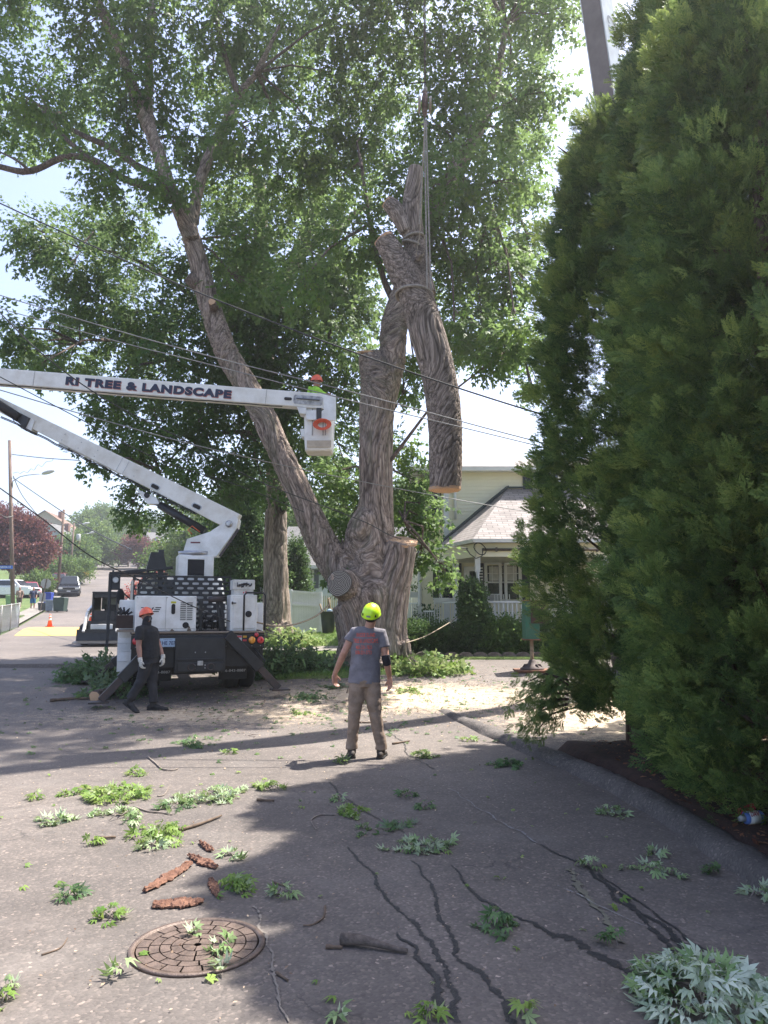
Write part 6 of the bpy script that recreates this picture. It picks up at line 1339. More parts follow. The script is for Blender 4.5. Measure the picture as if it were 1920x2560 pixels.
tc = G(820, 1588); tcY = tc[1]; X = P(820, 1560, tcY)[0]; kk = mpp(820, 1560, tcY); rb = thing('rubbish_bin', 'dark round rubbish bin stuffed with cut wood beside the big trunk', 'bin', (X, tcY, gzf(X, tcY)))
b = MB(); hh = 57 * kk; z_ = gzf(X, tcY); b.lathe([(.2, 0), (.26, hh * .6), (.3, hh), (.315, hh), (.315, hh + .03), (.27, hh + .03), (.25, hh - .1), (.001, hh - .1)], (X, tcY, z_), n=22); b.build('tub', M('bin_plastic', (.03, .045, .045), .5), rb)
for p0, p1, r_ in (((-.2, 0, hh - .1), (-.32, 0, hh + .32), .035), ((.05, .05, hh - .1), (.02, .05, hh + .55), .05), ((.1, 0, hh - .1), (.16, 0, hh + .15), .07)):
    b = MB(); b.tube([np.array(p0) + (X, tcY, z_), np.array(p1) + (X, tcY, z_)], r_, 8); b.build('wood_offcut', M('offcut', (.35, .27, .18), .9, var=.3), rb)
b = MB(); b.ball((X + .08, tcY, z_ + hh + .05), (.14, .12, .08), 10, 6); b.build('bin_bag', M('bag_blue_white', (.4, .55, .68), .4), rb)
# ---- utility poles and street lights ----
wood = M('pole_wood', (.20, .135, .10), .9, var=.25, vs=2, streak=(6, 6, .6)); wirem = M('wire_black', (.03, .03, .03), .6); wirel = M('wire_aluminium', (.28, .27, .25), .5, .3)
def pole(label, top, bot, Y, r, arms=(), tf=False, lean=0):
    T = P(top[0], top[1], Y); B = P(bot[0], bot[1], Y); B[2] = min(B[2], gzf(B[0], Y)) - .2; root = thing('utility_pole', label, 'utility pole', (B[0], Y, gzf(B[0], Y))); b = MB(); b.tube([B, T], [r, r * .72], 12); b.build('pole', wood, root)
    for (ax, ay, hx, hy) in arms:
        a = P(ax, ay, Y); h = P(hx, hy, Y); b = MB(); m_ = (a + h) / 2 + Z * .18; b.tube([a - Z * .5, a, (a + m_) / 2 + Z * .12, m_, h], r * .22, 6); ar = b.build('lamp_arm', chrome, root)
        d = h - a; d /= np.linalg.norm(d); b = MB(); b.ball(h + d * .45, (.55, .2, .16), 12, 8, R=[d, np.cross(Z, d), Z]); b.ball(h + d * .4 + Z * .18, .06, 6, 5); b.build('lamp_head', M('lamp_grey', (.5, .5, .48), .4), ar)
    if tf: b = MB(); c = P(*tf, Y); b.lathe([(.25, -.5), (.3, -.4), (.3, .4), (.25, .5)], c, n=12); b.build('transformer', M('lamp_grey'), root)
    return root
pole('nearest weathered utility pole with a street lamp at the left edge', (24, 1101), (34, 1515), 57, .155, ((32, 1203, 106, 1184),))
pole('leaning brown utility pole beside the black pickup', (160, 1274), (145, 1465), 80, .165)
pole('third utility pole up the street with lamp arms', (185, 1308), (175, 1436), 103, .15, ((184, 1316, 206, 1311),))
pole('thin pole with grey transformer by the orange bin', (200, 1336), (194, 1440), 107, .13, ((200, 1340, 222, 1334),), (196, 1344))
pole('far utility pole before the light green tree', (215, 1319), (206, 1418), 140, .16, ((214, 1348, 230, 1342),))
def wire(label, pix, r=.012, m=None, mid=None):
    pts = [P(*p) for p in pix]; ch = smooth_chain([(p, r) for p in pts], 8); b = MB(); b.tube([p for p, _ in ch], r, 5, caps=False); return tag(b.build('overhead_wire', m or wirem), label, 'wire')
YW = 11.0
wire('thick black wire, highest of those sagging across in front of the maple', [(-120, 450, YW + 1.5), (0, 508, YW + 1.2), (270, 632, YW + .6), (530, 745, YW), (914, 891, YW - .3), (1320, 1025, YW - .6), (1700, 1130, YW - 1)], .0125)
wire('upper of two pale twin wires passing over the bucket', [(-150, 690, YW + 2), (0, 738, YW + 1.6), (300, 828, YW + .8), (550, 897, YW + .3), (900, 985, YW), (1310, 1095, YW - .4), (1700, 1190, YW - .8)], .009, wirel)
wire('lower of two pale twin wires passing over the bucket', [(-150, 725, YW + 2), (0, 771, YW + 1.6), (300, 855, YW + .8), (480, 900, YW + .3), (900, 1007, YW), (1310, 1106, YW - .4), (1700, 1205, YW - .8)], .008, wirel)
wire('pale wire running from under the booms to the porch conduit', [(-100, 948, 14), (0, 975, 14), (271, 1054, 14.5), (560, 1130, 15), (900, 1203, 17), (1250, 1268, 20), (1500, 1305, 22)], .011, wirel)
wire('dark cable crossing the lettered boom and ending at the trunk', [(-20, 760, 12), (100, 880, 12), (266, 1000, 13), (480, 1110, 14), (640, 1200, 15), (900, 1300, 17), (985, 1342, 18), (1075, 1362, 20), (1170, 1371, 21)], .011)
wire('dark cable crossing in front of the lower boom on the left', [(0, 942, 12.5), (190, 1042, 13), (400, 1150, 14), (600, 1215, 15.5), (760, 1280, 17)], .009)
wire('long thin cable from the nearest pole sloping down the street', [(33, 1195, 57), (120, 1255, 50), (220, 1320, 42), (330, 1375, 34)], .03)
wire('straight guy cable from the left edge down to the truck tail', [(0, 1220, 11), (110, 1300, 11.5), (230, 1392, 12.3), (360, 1455, 13.3), (470, 1510, 14.0), (580, 1555, 14.5), (700, 1590, 15.5)], .010)
wire('short level wire from the top of the nearest pole', [(30, 1136, 57), (110, 1145, 52), (200, 1151, 46)], .03)
wire('wire from the second pole up to the nearest pole lamp', [(33, 1190, 57), (60, 1245, 62), (110, 1300, 75), (160, 1312, 80), (185, 1312, 103)], .03)
wire('low wires entering the frame at the far left', [(0, 1285, 56), (15, 1293, 56), (33, 1290, 57)], .02, wirel)
wire('broken coiled wire dangling beside the nearest pole', [(33, 1183, 57), (45, 1180, 57), (50, 1184, 57), (60, 1178, 57), (68, 1182, 57), (78, 1172, 57), (85, 1175, 57), (95, 1162, 57), (105, 1166, 57), (115, 1155, 57), (130, 1152, 57), (133, 1145, 57)], .018, wirel)
rope = M('rope_tan', (.36, .29, .2), .9, bmp=.5, bs_=200)
def rope_(label, pix, r=.014): 
    pts = [P(*p) for p in pix]; ch = smooth_chain([(p, r) for p in pts], 7); b = MB(); b.tube([p for p, _ in ch], r, 6); return tag(b.build('rigging_rope', rope), label, 'rope')
rope_('brown rope sagging from the truck to the big trunk', [(640, 1555, 15), (690, 1565, 15.5), (740, 1560, 16), (790, 1540, 16.8), (822, 1512, 17.3)], .018)
rope_('tan rope hanging straight down the right side of the trunk', [(1018, 1470, 17.3), (1016, 1540, 17.3), (1014, 1600, 17.3), (1018, 1640, 17.3), (1050, 1680, 16.8)])
rope_('pale rope from the trunk foot up towards the porch rail', [(1015, 1607, 17.3), (1060, 1592, 18.4), (1110, 1565, 19.6), (1145, 1542, 21)], .013)
rope_('long rope from the crotch up past the forked log to the hook', [(1040, 640, 12.0), (1052, 560, 12.05), (1056, 450, 12.1), (1061, 310, 12.2)], .008)
# ---- vehicles ----
def vehicle(label, cat, x, y, yaw, col, kind='suv', nm='parked_car', L=4.7, W_=1.85, Hh=1.75):
    z = gzf(x, y); r = thing(nm, label, cat, (x, y, z), yaw); slope = math.atan((gzf(x, y + 2) - gzf(x, y - 2)) / 4); r.rotation_euler = (slope * cos(yaw), 0, yaw) if abs(cos(yaw)) > .5 else (0, 0, yaw)
    pm = M('paint_' + label.split()[0] + nm, col, .25, .2, var=.04, vs=1.2, coat=.6); hw = W_ / 2
    # local: front = -y, side profile in (y,z)
    hood = 1.05 if kind != 'sedan' else .88; belt = hood + .05; n1 = -L / 2
    low = [(n1, .35), (n1 - .02, .55), (n1 + .03, hood - .18), (n1 + .15, hood - .06), (n1 + 1.15, hood), (L / 2 - .1, belt), (L / 2, belt - .3), (L / 2, .4), (L / 2 - .1, .3), (n1 + .1, .28)]
    b = MB(); b.prism(low, (-hw, 0, 0), (0, 1, 0), (0, 0, 1), W_); b.build('body', pm, r, .07, world=False)
    rear = L / 2 - (1.6 if kind == 'pickup' else .08 if kind == 'suv' else .7)
    vs = [];
    for (yy, zz, ww) in ((n1 + 1.05, belt - .02, hw - .08), (n1 + 1.8, Hh, hw - .28), (rear - .25, Hh - .02, hw - .28), (rear, belt - .02, hw - .08)): vs += [(-ww, yy, zz), (ww, yy, zz)]
    b = MB(); b.add(vs, [(0, 1, 3, 2), (2, 3, 5, 4), (4, 5, 7, 6), (0, 2, 4, 6), (1, 7, 5, 3)]); b.build('cabin', pm, r, .05, world=False)
    b = MB(); b.add([(-hw + .17, n1 + 1.13, belt + .05), (hw - .17, n1 + 1.13, belt + .05), (hw - .33, n1 + 1.70, Hh - .1), (-hw + .33, n1 + 1.70, Hh - .1)], [(0, 1, 2, 3)]); 
    for v_ in range(4): pass
    b.v = [(a, c - .03, d + .02) for a, c, d in b.v]; b.build('windscreen', glass, r, world=False)
    for s in (-1, 1):
        b = MB(); b.add([(s * (hw - .085), n1 + 1.35, belt + .06), (s * (hw - .085), rear - .2, belt + .06), (s * (hw - .24), rear - .38, Hh - .13), (s * (hw - .24), n1 + 1.88, Hh - .13)], [(0, 1, 2, 3)]); b.v = [(a + s * .02, c, d + .01) for a, c, d in b.v]; b.build('side_window', glass, r, world=False)
        b = MB(); b.box((s * (hw - .25), n1 - .005, hood - .25), (.36, .06, .16)); b.build('headlight', M('headlight', (.7, .7, .65), .15, coat=.5), r, .02, world=False)
        b = MB(); b.box((s * (hw + .1), n1 + 1.45, belt + .1), (.2, .12, .16)); b.build('wing_mirror', pm, r, .03, world=False)
        b = MB(); b.box((s * (hw - .15), L / 2 - .01, belt - .2), (.2, .05, .25)); b.build('tail_light', MATS['lens_red'], r, .02, world=False)
        for yy in (n1 + .9, L / 2 - .9): wheel(r, (s * (hw - .1), yy, .36), .36, .24)
    b = MB(); b.box((0, n1 - .01, hood - .27), (1.0, .05, .22)); g = b.build('grille', dk, r, .01, world=False); b = MB(); b.box((0, n1 - .04, hood - .16), (1.04, .02, .03)); b.box((0, n1 - .04, hood - .38), (1.04, .02, .03)); b.build('grille_trim', chrome, g, world=False)
    b = MB(); b.box((0, n1 - .05, .52), (.34, .015, .16)); b.build('number_plate', M('decal_white'), r, world=False)
    b = MB(); b.box((0, n1 - .03, .42), (W_ - .1, .12, .16)); b.build('bumper', M('bumper_grey', (.08, .08, .085), .5), r, .03, world=False)
    return r
yaw = atan2(.34, 1)
def car(px, py, *a, **k): p = G(px, py); print('CAR', p); return vehicle(a[0], a[1], p[0] - .9, p[1] + 2.3, a[2], a[3], **k)
car(172, 1492, 'black pickup truck facing down the street, nearest of the parked row', 'pickup truck', .36, (.012, .014, .018), kind='pickup', nm='pickup_truck', L=5.2, W_=1.95, Hh=1.85)
p = G(25, 1498); vehicle('white boxy wagon parked side-on behind the nearest pole', 'car', p[0] - .3, p[1] + 1, pi / 2 - .15, (.72, .72, .7), 'suv', Hh=1.72)
vehicle('maroon estate car parked in the drive behind the black pickup', 'car', Xp(143, 84), 84, .3, (.10, .012, .02), 'suv', Hh=1.65)
vehicle('silver saloon parked just beyond the black pickup', 'car', Xp(176, 90), 90, yaw, (.6, .6, .6), 'sedan', Hh=1.45)
vehicle('blue-grey car parked before the orange bin', 'car', Xp(190, 106), 106, yaw, (.16, .22, .3), 'suv')
vehicle('dark blue van parked far up on the left side', 'van', Xp(218, 132), 132, yaw, (.03, .05, .12), 'suv', Hh=1.95)
vehicle('charcoal car parked on the right side of the street below the porches', 'car', Xp(303, 138), 138, yaw, (.04, .04, .045), 'suv')
vehicle('small white car at the top of the street', 'car', Xp(282, 205), 205, yaw, (.7, .7, .7), 'sedan', Hh=1.5)
vehicle('red car crossing the crest of the street', 'car', Xp(253, 262), 262, pi / 2, (.5, .04, .04), 'sedan', Hh=1.5)
vehicle('purple-red car at the far left behind the white wagon', 'car', Xp(68, 72), 72, .5, (.25, .03, .06), 'sedan', Hh=1.45)
# skid steer
p = G(262, 1612); sx0, sy0 = Xp(270, 31), 31.; sk_ = thing('skid_steer', 'compact black and white skid steer loader parked ahead of the truck', 'loader', (sx0, sy0, gzf(sx0, sy0)), .12)
def sp_(nm, m, f, bev=.02, par=None): b = MB(); f(b); return b.build(nm, m, par or sk_, bev, world=False)
sp_('chassis', bk, lambda b: (b.bx(-.55, .55, -.9, .9, .25, .95), b.bx(-.5, .5, .5, 1.1, .9, 1.3)))
sp_('rear_plate', wp, lambda b: b.bx(-.42, .42, -.97, -.905, .62, .82))
sp_('cab_cage', bk, lambda b: (b.bx(-.5, -.42, -.6, .6, .95, 2.02), b.bx(.42, .5, -.6, .6, .95, 2.02), b.bx(-.5, .5, -.62, .62, 2.02, 2.1), b.bx(-.42, .42, -.6, -.55, 1.85, 2.02), b.bx(-.42, .42, -.6, -.56, .95, 1.35)))
sp_('cab_glass', M('glass_pale', (.35, .42, .38), .1), lambda b: b.bx(-.40, .40, .56, .58, 1.4, 1.95)); sp_('seat', bk, lambda b: (b.bx(-.22, .22, -.1, .3, .98, 1.1), b.bx(-.22, .22, .3, .4, 1.1, 1.6)))
for s in (-1, 1):
    sp_('lift_arm', wp, lambda b: (b.beam((s * .62, .9, 1.75), (s * .62, -.7, 1.25), .10, .2), b.beam((s * .62, -.7, 1.25), (s * .62, -1.15, .5), .10, .18), b.bx(s * .62 - .06, s * .62 + .06, .75, .95, .9, 1.85)))
    for yy in (-.55, .55): wheel(sk_, (s * .72, yy, .42), .42, .3)
sp_('loader_bucket', bk, lambda b: (b.prism([(-1.1, .12), (-1.75, .1), (-1.7, .14), (-1.2, .2), (-1.15, .55), (-1.1, .6)], (-.88, 0, 0), (0, 1, 0), (0, 0, 1), 1.76), b.bx(-.88, .88, -1.16, -1.1, .14, .62)), .005)
sp_('beacon', M('lens_amber2', (.7, .3, .03), .3), lambda b: b.lathe([(.05, 0), (.05, .08), (.001, .1)], (0, 0, 2.1), n=10), 0)
# cones, bins, signs
def cone(label, px, py, h=.71):
    p = G(px, py); r = thing('traffic_cone', label, 'traffic cone', (p[0], p[1], gzf(p[0], p[1]) + .01), 0, 'traffic cones across the street'); b = MB(); b.box((0, 0, .02), (.36, .36, .04)); b.build('base', M('cone_orange', (.8, .10, .03), .5), r, .01, world=False)
    b = MB(); b.lathe([(.14, .04), (.028, h), (.001, h)], (0, 0, 0), n=20); k = b.build('cone_body', MATS['cone_orange'], r, world=False)
    for z0, z1 in ((.36, .46), (.54, .6)): b = MB(); f = lambda z: .14 + (.028 - .14) * (z - .04) / (h - .04) + .004; b.lathe([(f(z0), z0), (f(z1), z1)], (0, 0, 0), n=20); b.build('reflective_band', M('band_white', (.72, .72, .7), .4), k, world=False)
cone('orange traffic cone alone behind the yellow speed hump', 124, 1568); cone('orange traffic cone just left of the skid steer', 227, 1558)
def wheelie(label, px, py, Y, w, h, c, lid=None, nm='wheelie_bin', tilt=0):
    x = Xp(px, Y); z = gzf(x, Y); r = thing(nm, label, 'bin', (x, Y, z), tilt); m = M('binpl_' + label.split()[0], c, .5, var=.15, vs=4)
    b = MB(); b.box((0, 0, h * .5), (w * .85, w * .8, h * .9), top=(1.18, 1.15)); b.build('bin_body', m, r, .03, world=False)
    b = MB(); b.box((0, -.02, h * .97), (w * 1.05, w * .98, .07), top=(.9, .9)); b.box((0, w * .5, h * .92), (w * .7, .06, .05)); b.build('lid', M('binpl_' + (lid or label).split()[0], c), r, .02, world=False)
    for s in (-1, 1): b = MB(); b.lathe([(.1, -.03), (.1, .03)], (s * w * .42, w * .4, .1), (1, 0, 0), n=12); b.build('wheel', blk, r, world=False)
wheelie('dark green wheelie bin by the leaning sign post', 150, 1535, 56, .85, 1.05, (.03, .06, .045)); wheelie('light grey tub bin left of the dark green one', 125, 1533, 56.5, .6, .85, (.2, .24, .29))
wheelie('black low bin beside the foot of the sign post', 107, 1530, 57, .6, .6, (.03, .035, .035)); wheelie('blue recycling tub stacked behind the grey tub', 119, 1512, 59, .6, 1.3, (.02, .05, .32)); wheelie('orange yellow bin at the kerb far up the street', 206, 1440, 104, .9, .9, (.7, .33, .02))
wheelie('pale green bin by the white wagon at left', 27, 1520, 60, .7, 1.0, (.2, .35, .15))
sg = thing('stop_sign', 'back of a grey stop sign on a leaning post above the bins', 'sign', G(99, 1535)); a = P(99, 1535, 55); c = P(117, 1447, 55); a[2] = gzf(a[0], 55)
b = MB(); b.beam(a, c, .07, .05); b.build('post', M('post_rust', (.12, .09, .07), .8), sg); m_ = a + (c - a) * .86; b = MB(); b.prism([(cos(t) * .38, sin(t) * .38) for t in np.linspace(pi / 8, 2 * pi + pi / 8, 8, endpoint=False)], m_ + (0, .02, 0), (.98, .15, 0), (0, 0, 1), -.01); b.build('sign_plate', M('sign_back', (.36, .35, .33), .5, .2), sg)
b = MB(); b.box(a + (c - a) * .45 + (-.05, .03, 0), (.45, .01, .6)); b.build('lower_plate', MATS['sign_back'], sg)
ss = thing('street_sign', 'blue street name sign at the left edge beside the nearest pole', 'sign', (Xp(-5, 54), 54, gzf(Xp(-5, 54), 54))); q0 = P(0, 1418, 54); b = MB(); b.box(q0 + (.35, 0, 0), (1.1, .02, .24)); pl2 = b.build('name_plate', M('sign_blue', (.02, .12, .5), .5), ss)
text_mesh('ONEIDA ST', .13, 'street_name', M('decal_white'), pl2, q0 + (-.15, -.015, -.06), (1, 0, 0), (0, 0, 1), .001, .01, width=.95)
b = MB(); b.tube([(q0[0] - .2, 54.05, gzf(q0[0], 54)), (q0[0] - .2, 54.05, q0[2] + .15)], .03, 8); b.build('post', chrome, ss)
# chain link fence at left
cf = thing('chain_link_fence', 'grey chain link fence at the left edge above the grass verge', 'fence', G(40, 1560)); A = P(-60, 1640, 33); B = P(46, 1560, 42.0); A[2] = gzf(A[0], A[1]); B[2] = gzf(B[0], B[1]); D = B - A; L = np.linalg.norm(D); D /= L; b = MB(); k = int(L / .12)
for i in range(-16, k):
    for s in (1, -1):
        t0 = i * .12; h = 1.25; p0 = [t0, 0] if s > 0 else [t0 + h, 0]; q = []
        for (t, z) in ((p0[0], 0), (p0[0] + s * h, h)): q.append((t, z))
        (ta, za), (tb_, zb2) = q
        if ta < 0: za = za + (0 - ta) * (zb2 - za) / (tb_ - ta); ta = 0
        if tb_ > L: zb2 = za + (L - ta) * (zb2 - za) / (tb_ - ta); tb_ = L
        if ta >= L or tb_ <= 0 or tb_ < 0 or ta > L: continue
        b.beam(A + D * ta + Z * (za + .05), A + D * tb_ + Z * (zb2 + .05), .012, .012)
b.build('mesh', chrome, cf)
for t in np.linspace(0, 1, 5): b = MB(); b.tube([A + D * L * t - Z * .1, A + D * L * t + Z * 1.38], .035, 8); b.build('post', M('fence_post', (.3, .3, .29), .5, .4), cf)
b = MB(); b.tube([A + Z * 1.33, B + Z * 1.33], .028, 6); b.build('top_rail', MATS['fence_post'], cf)
# ---- far houses ----
def farhouse(label, px, ybase, Y, w, d, h, rh, wm, rm, yaw=0., wins=3, gable_front=True, z=None, col=None):
    x = Xp(px, Y); z = gzf(x, Y) - .3 if z is None else z; r = thing('house', label, 'house', (x, Y, z), yaw); b = MB(); b.bx(-w / 2, w / 2, 0, d, 0, h)
    b.build('walls', wm, r, world=False)
    if gable_front:
        b = MB(); b.add([(-w / 2, 0, h), (w / 2, 0, h), (0, 0, h + rh), (-w / 2, d, h), (w / 2, d, h), (0, d, h + rh)], [(0, 1, 2), (4, 3, 5)]); b.build('gable', wm, r, world=False)
        b = MB(); o = .4; quad_uv(b, [(-w / 2 - o, -o, h - .3), (-w / 2 - o, d + o, h - .3), (0, d + o, h + rh + .05), (0, -o, h + rh + .05)]); quad_uv(b, [(w / 2 + o, -o, h - .3), (0, -o, h + rh + .05), (0, d + o, h + rh + .05), (w / 2 + o, d + o, h - .3)][::-1])
    else:
        b = MB(); o = .4; quad_uv(b, [(-w / 2 - o, -o, h - .1), (w / 2 + o, -o, h - .1), (w / 2 + o, d / 2, h + rh), (-w / 2 - o, d / 2, h + rh)]); quad_uv(b, [(w / 2 + o, d + o, h - .1), (-w / 2 - o, d + o, h - .1), (-w / 2 - o, d / 2, h + rh), (w / 2 + o, d / 2, h + rh)]); b.add([(-w / 2, 0, h - .05), (-w / 2, d, h - .05), (-w / 2, d / 2, h + rh - .1), (w / 2, 0, h - .05), (w / 2, d, h - .05), (w / 2, d / 2, h + rh - .1)], [(0, 1, 2), (3, 4, 5)])
    rf = b.build('roof', rm, r, world=False, uv=True); b = MB(); b.bx(w * .12, w * .12 + .6, d * .5, d * .5 + .6, h + rh * .3, h + rh + .35); b.build('chimney', M('chimney_brick', (.22, .12, .09), .9), rf, world=False)
    for fl in range(max(1, int(h / 2.9))):
        for i in range(wins):
            xx = -w / 2 + w * (i + .5) / wins; b = MB(); b.bx(xx - .55, xx + .55, -.05, -.005, .9 + fl * 2.8, 2.4 + fl * 2.8); f = b.build('window', wtrim, r, world=False); b = MB(); b.bx(xx - .42, xx + .42, -.07, -.051, 1.02 + fl * 2.8, 2.28 + fl * 2.8); b.build('pane', glass, f, world=False)
    return r
hw = M('house_white', (.46, .46, .46), .7); hb = M('house_pale_blue', (.5, .6, .68), .7); hbe = M('house_beige', (.5, .43, .33), .7); rg = MATS['roof_shingles_grey']; rr = shinglemat('roof_brown', (.25, .15, .11))
farhouse('white house with grey gable end above the purple tree', 112, 0, 112, 5.5, 6, 5.4, 2.4, hw, rg, -.1); farhouse('beige house with brown roof left of the white gable', 98, 0, 125, 8, 7, 7.5, 2.6, hbe, rr, .1); farhouse('small white garage-like house by the third pole', 158, 0, 122, 4, 5, 3.6, 1.4, hw, rg, .1, 2, False)
farhouse('white house with long pale roof beyond the truck cab', 420, 0, 150, 8.5, 8, 4.8, 2.2, hw, rg, .3, 3, False); farhouse('pale blue house with white porch steps on the right of the street', 385, 0, 138, 4.4, 8, 3.8, 1.8, hb, rg, .32, 3); farhouse('white porch house next up the street on the right', 360, 0, 168, 5, 8, 3.6, 1.8, hw, rg, .32, 2); farhouse('farthest grey-roofed house on the right of the street', 342, 0, 215, 8, 9, 5, 2.5, hbe, rg, .3, 2)
# ---- street trees ----
fT = lambda nm, lb, px, Y, R, H0, H1, r0, r1, m, n, size, tr=.2, k=12, cat='tree': blobtree(nm, lb, cat, Xp(px, Y), Y, rc(k, R, H0, H1, r0, r1), m, n, size, LEAFS_LOW, tr)
fT('purple_maple', 'big purple-leaved tree behind the nearest utility pole', 22, 76, 2.6, 2.8, 7.4, 1.1, 1.8, purple_leaf, 6500, 2.2, .3, 20)
fT('street_tree', 'light green tree over the far left side of the street', 245, 165, 6.5, 4, 10.5, 2, 3.4, far_leaf, 5000, 4.2, .3, 14); fT('street_tree', 'rounded green tree before the small white house', 160, 108, 3.6, 1.5, 4.5, 1.2, 2, far_leaf, 3600, 2.6, .2, 10)
fT('street_tree', 'mid green tree right of the third pole', 215, 128, 4.2, 2, 6.5, 1.4, 2.2, far_leaf, 3600, 3, .2, 12); fT('street_tree', 'dark green tree at the far end of the right side', 318, 190, 7, 3, 9, 2, 3.4, shrub_leaf, 4200, 4.5, .3, 14); fT('street_tree', 'low olive tree at the crest of the street', 268, 240, 8, 3, 8, 2.5, 4, far_leaf, 3600, 5.5, .3, 12)
fT('red_tree', 'dark red tree beside the charcoal car', 340, 128, 3.0, 1.8, 4.2, 1, 1.6, purple_leaf, 3000, 2.6, .15, 8); fT('red_shrub', 'crimson leafy shrub seen over the truck canopy', 392, 44, 1.5, .8, 2.2, .5, .8, leafmat('crimson_leaf', (.16, .02, .03), (.3, .05, .06), (.42, .12, .12), .35), 3000, 1.0, .08, 9, 'shrub')
fT('hedge', 'yellow-green hedge behind the bystanders', 95, 74, 1.4, .5, 1.5, .5, .8, far_leaf, 1500, 1.7, .05, 6, 'hedge'); fT('hedge', 'bushy green hedge behind the leaning pole', 158, 88, 2.2, .6, 2.4, .7, 1.1, far_leaf, 2400, 2, .05, 8, 'hedge')
fT('street_tree', 'green tree showing between the booms and the pale blue house', 470, 70, 4, 2.5, 6.5, 1.3, 2, far_leaf, 4200, 2.2, .25, 12)
for i, (px, Y, lb) in enumerate(((800, 52, 'leafy tree behind the white house roof'), (930, 58, 'leafy tree behind the trunk fork'), (1030, 47, 'leafy tree behind the gap between trunk and house'))): fT('garden_tree', lb, px, Y, 3.4, 2.5, 7.2, 1.2, 2, far_leaf, 4200, 1.8, .2, 12)
blobtree('evergreen', 'broad dark evergreen column left of the hollow trunk', 'evergreen', Xp(612, 30.5), 30.5, [(0, 0, 1.2, 1.15, 1, 1.3), (.1, 0, 2.8, 1.1, 1, 1.3), (-.1, 0, 4.3, .9, .9, 1.2), (0, 0, 5.8, .6, .6, 1.1), (.6, .5, 1.5, .9, .8, 1.5), (-.5, .6, 3, .8, .8, 1.8)], shrub_leaf, 9000, 1.0, LEAFS_LOW, None)
blobtree('evergreen', 'smaller pointed evergreen between the hollow trunk and the white house', 'evergreen', Xp(738, 32), 32, [(0, 0, .9, .55, .5, .9), (0, 0, 2.0, .45, .45, .9), (.03, 0, 3.0, .28, .28, .8)], shrub_leaf, 4200, .75)
blobtree('evergreen', 'dark evergreen mass behind the boom turret', 'evergreen', Xp(560, 37), 37, [(0, 0, 1.5, 1.4, 1.2, 1.8), (.3, 0, 3.8, 1.2, 1, 1.8), (-.6, 0, 3, 1, 1, 1.8), (.2, 0, 5.6, .7, .7, 1.2)], shrub_leaf, 6500, 1.3)
# wooded skyline
n = 9000; pos = []; 
for _ in range(420):
    Y = random.uniform(330, 720); x = random.uniform(-.62, .45) * Y; h = random.uniform(7, 13); k = 20; u = unit(k) * np.array([5.5, 5.5, h * .5]); pos.append(np.array([x, Y, gzf(x, Y) + h * .55]) + u)
pos = np.concatenate(pos); k = len(pos); wd = scatter('distant_wood', LEAFS_LOW, pos, unit(k), RNG.random(k) * 6, 14 + 8 * RNG.random(k), leafmat('distant_leaf', (.03, .05, .025), (.045, .08, .03), (.07, .11, .04), .2), None); tag(wd, 'wooded ridge along the skyline at the end of the street', kind='stuff')
# ================= SMALL THINGS ON THE GROUND =================
LP = lambda x, y: G(x * 1.1573, 1620 + y * 1.1573)
green_leaf = leafmat('fallen_leaf', (.08, .16, .03), (.16, .26, .05), (.27, .36, .09), .28, .5, (.26, .33, .15))
pale_leaf = leafmat('fallen_leaf_pale', (.10, .18, .05), (.22, .31, .13), (.36, .44, .26), .2, .6, (.32, .39, .25))
dark_leaf = leafmat('fallen_leaf_dark', (.045, .10, .035), (.08, .155, .055), (.16, .25, .10), .3, .5, (.14, .2, .12))  # darker greens than the other fallen leaves
L5 = ((0, 1.), (.62, .85), (-.62, .85), (1.35, .5), (-1.35, .5))
def one_leaf(seed): r = np.random.default_rng(seed); V = np.array(leaf_quads(np.zeros(3), np.array([0, 1., 0]), np.array([r.normal() * .3, 0, 1.]), 1., L5, .125, .25)); return V, np.arange(len(V)).reshape(-1, 4)
SINGLE = [one_leaf(i) for i in range(4)]
stemm = M('twig_bark', (.16, .11, .075), .9, var=.25, vs=20); stemg = M('twig_grey', (.27, .22, .18), .9, var=.25, vs=20)
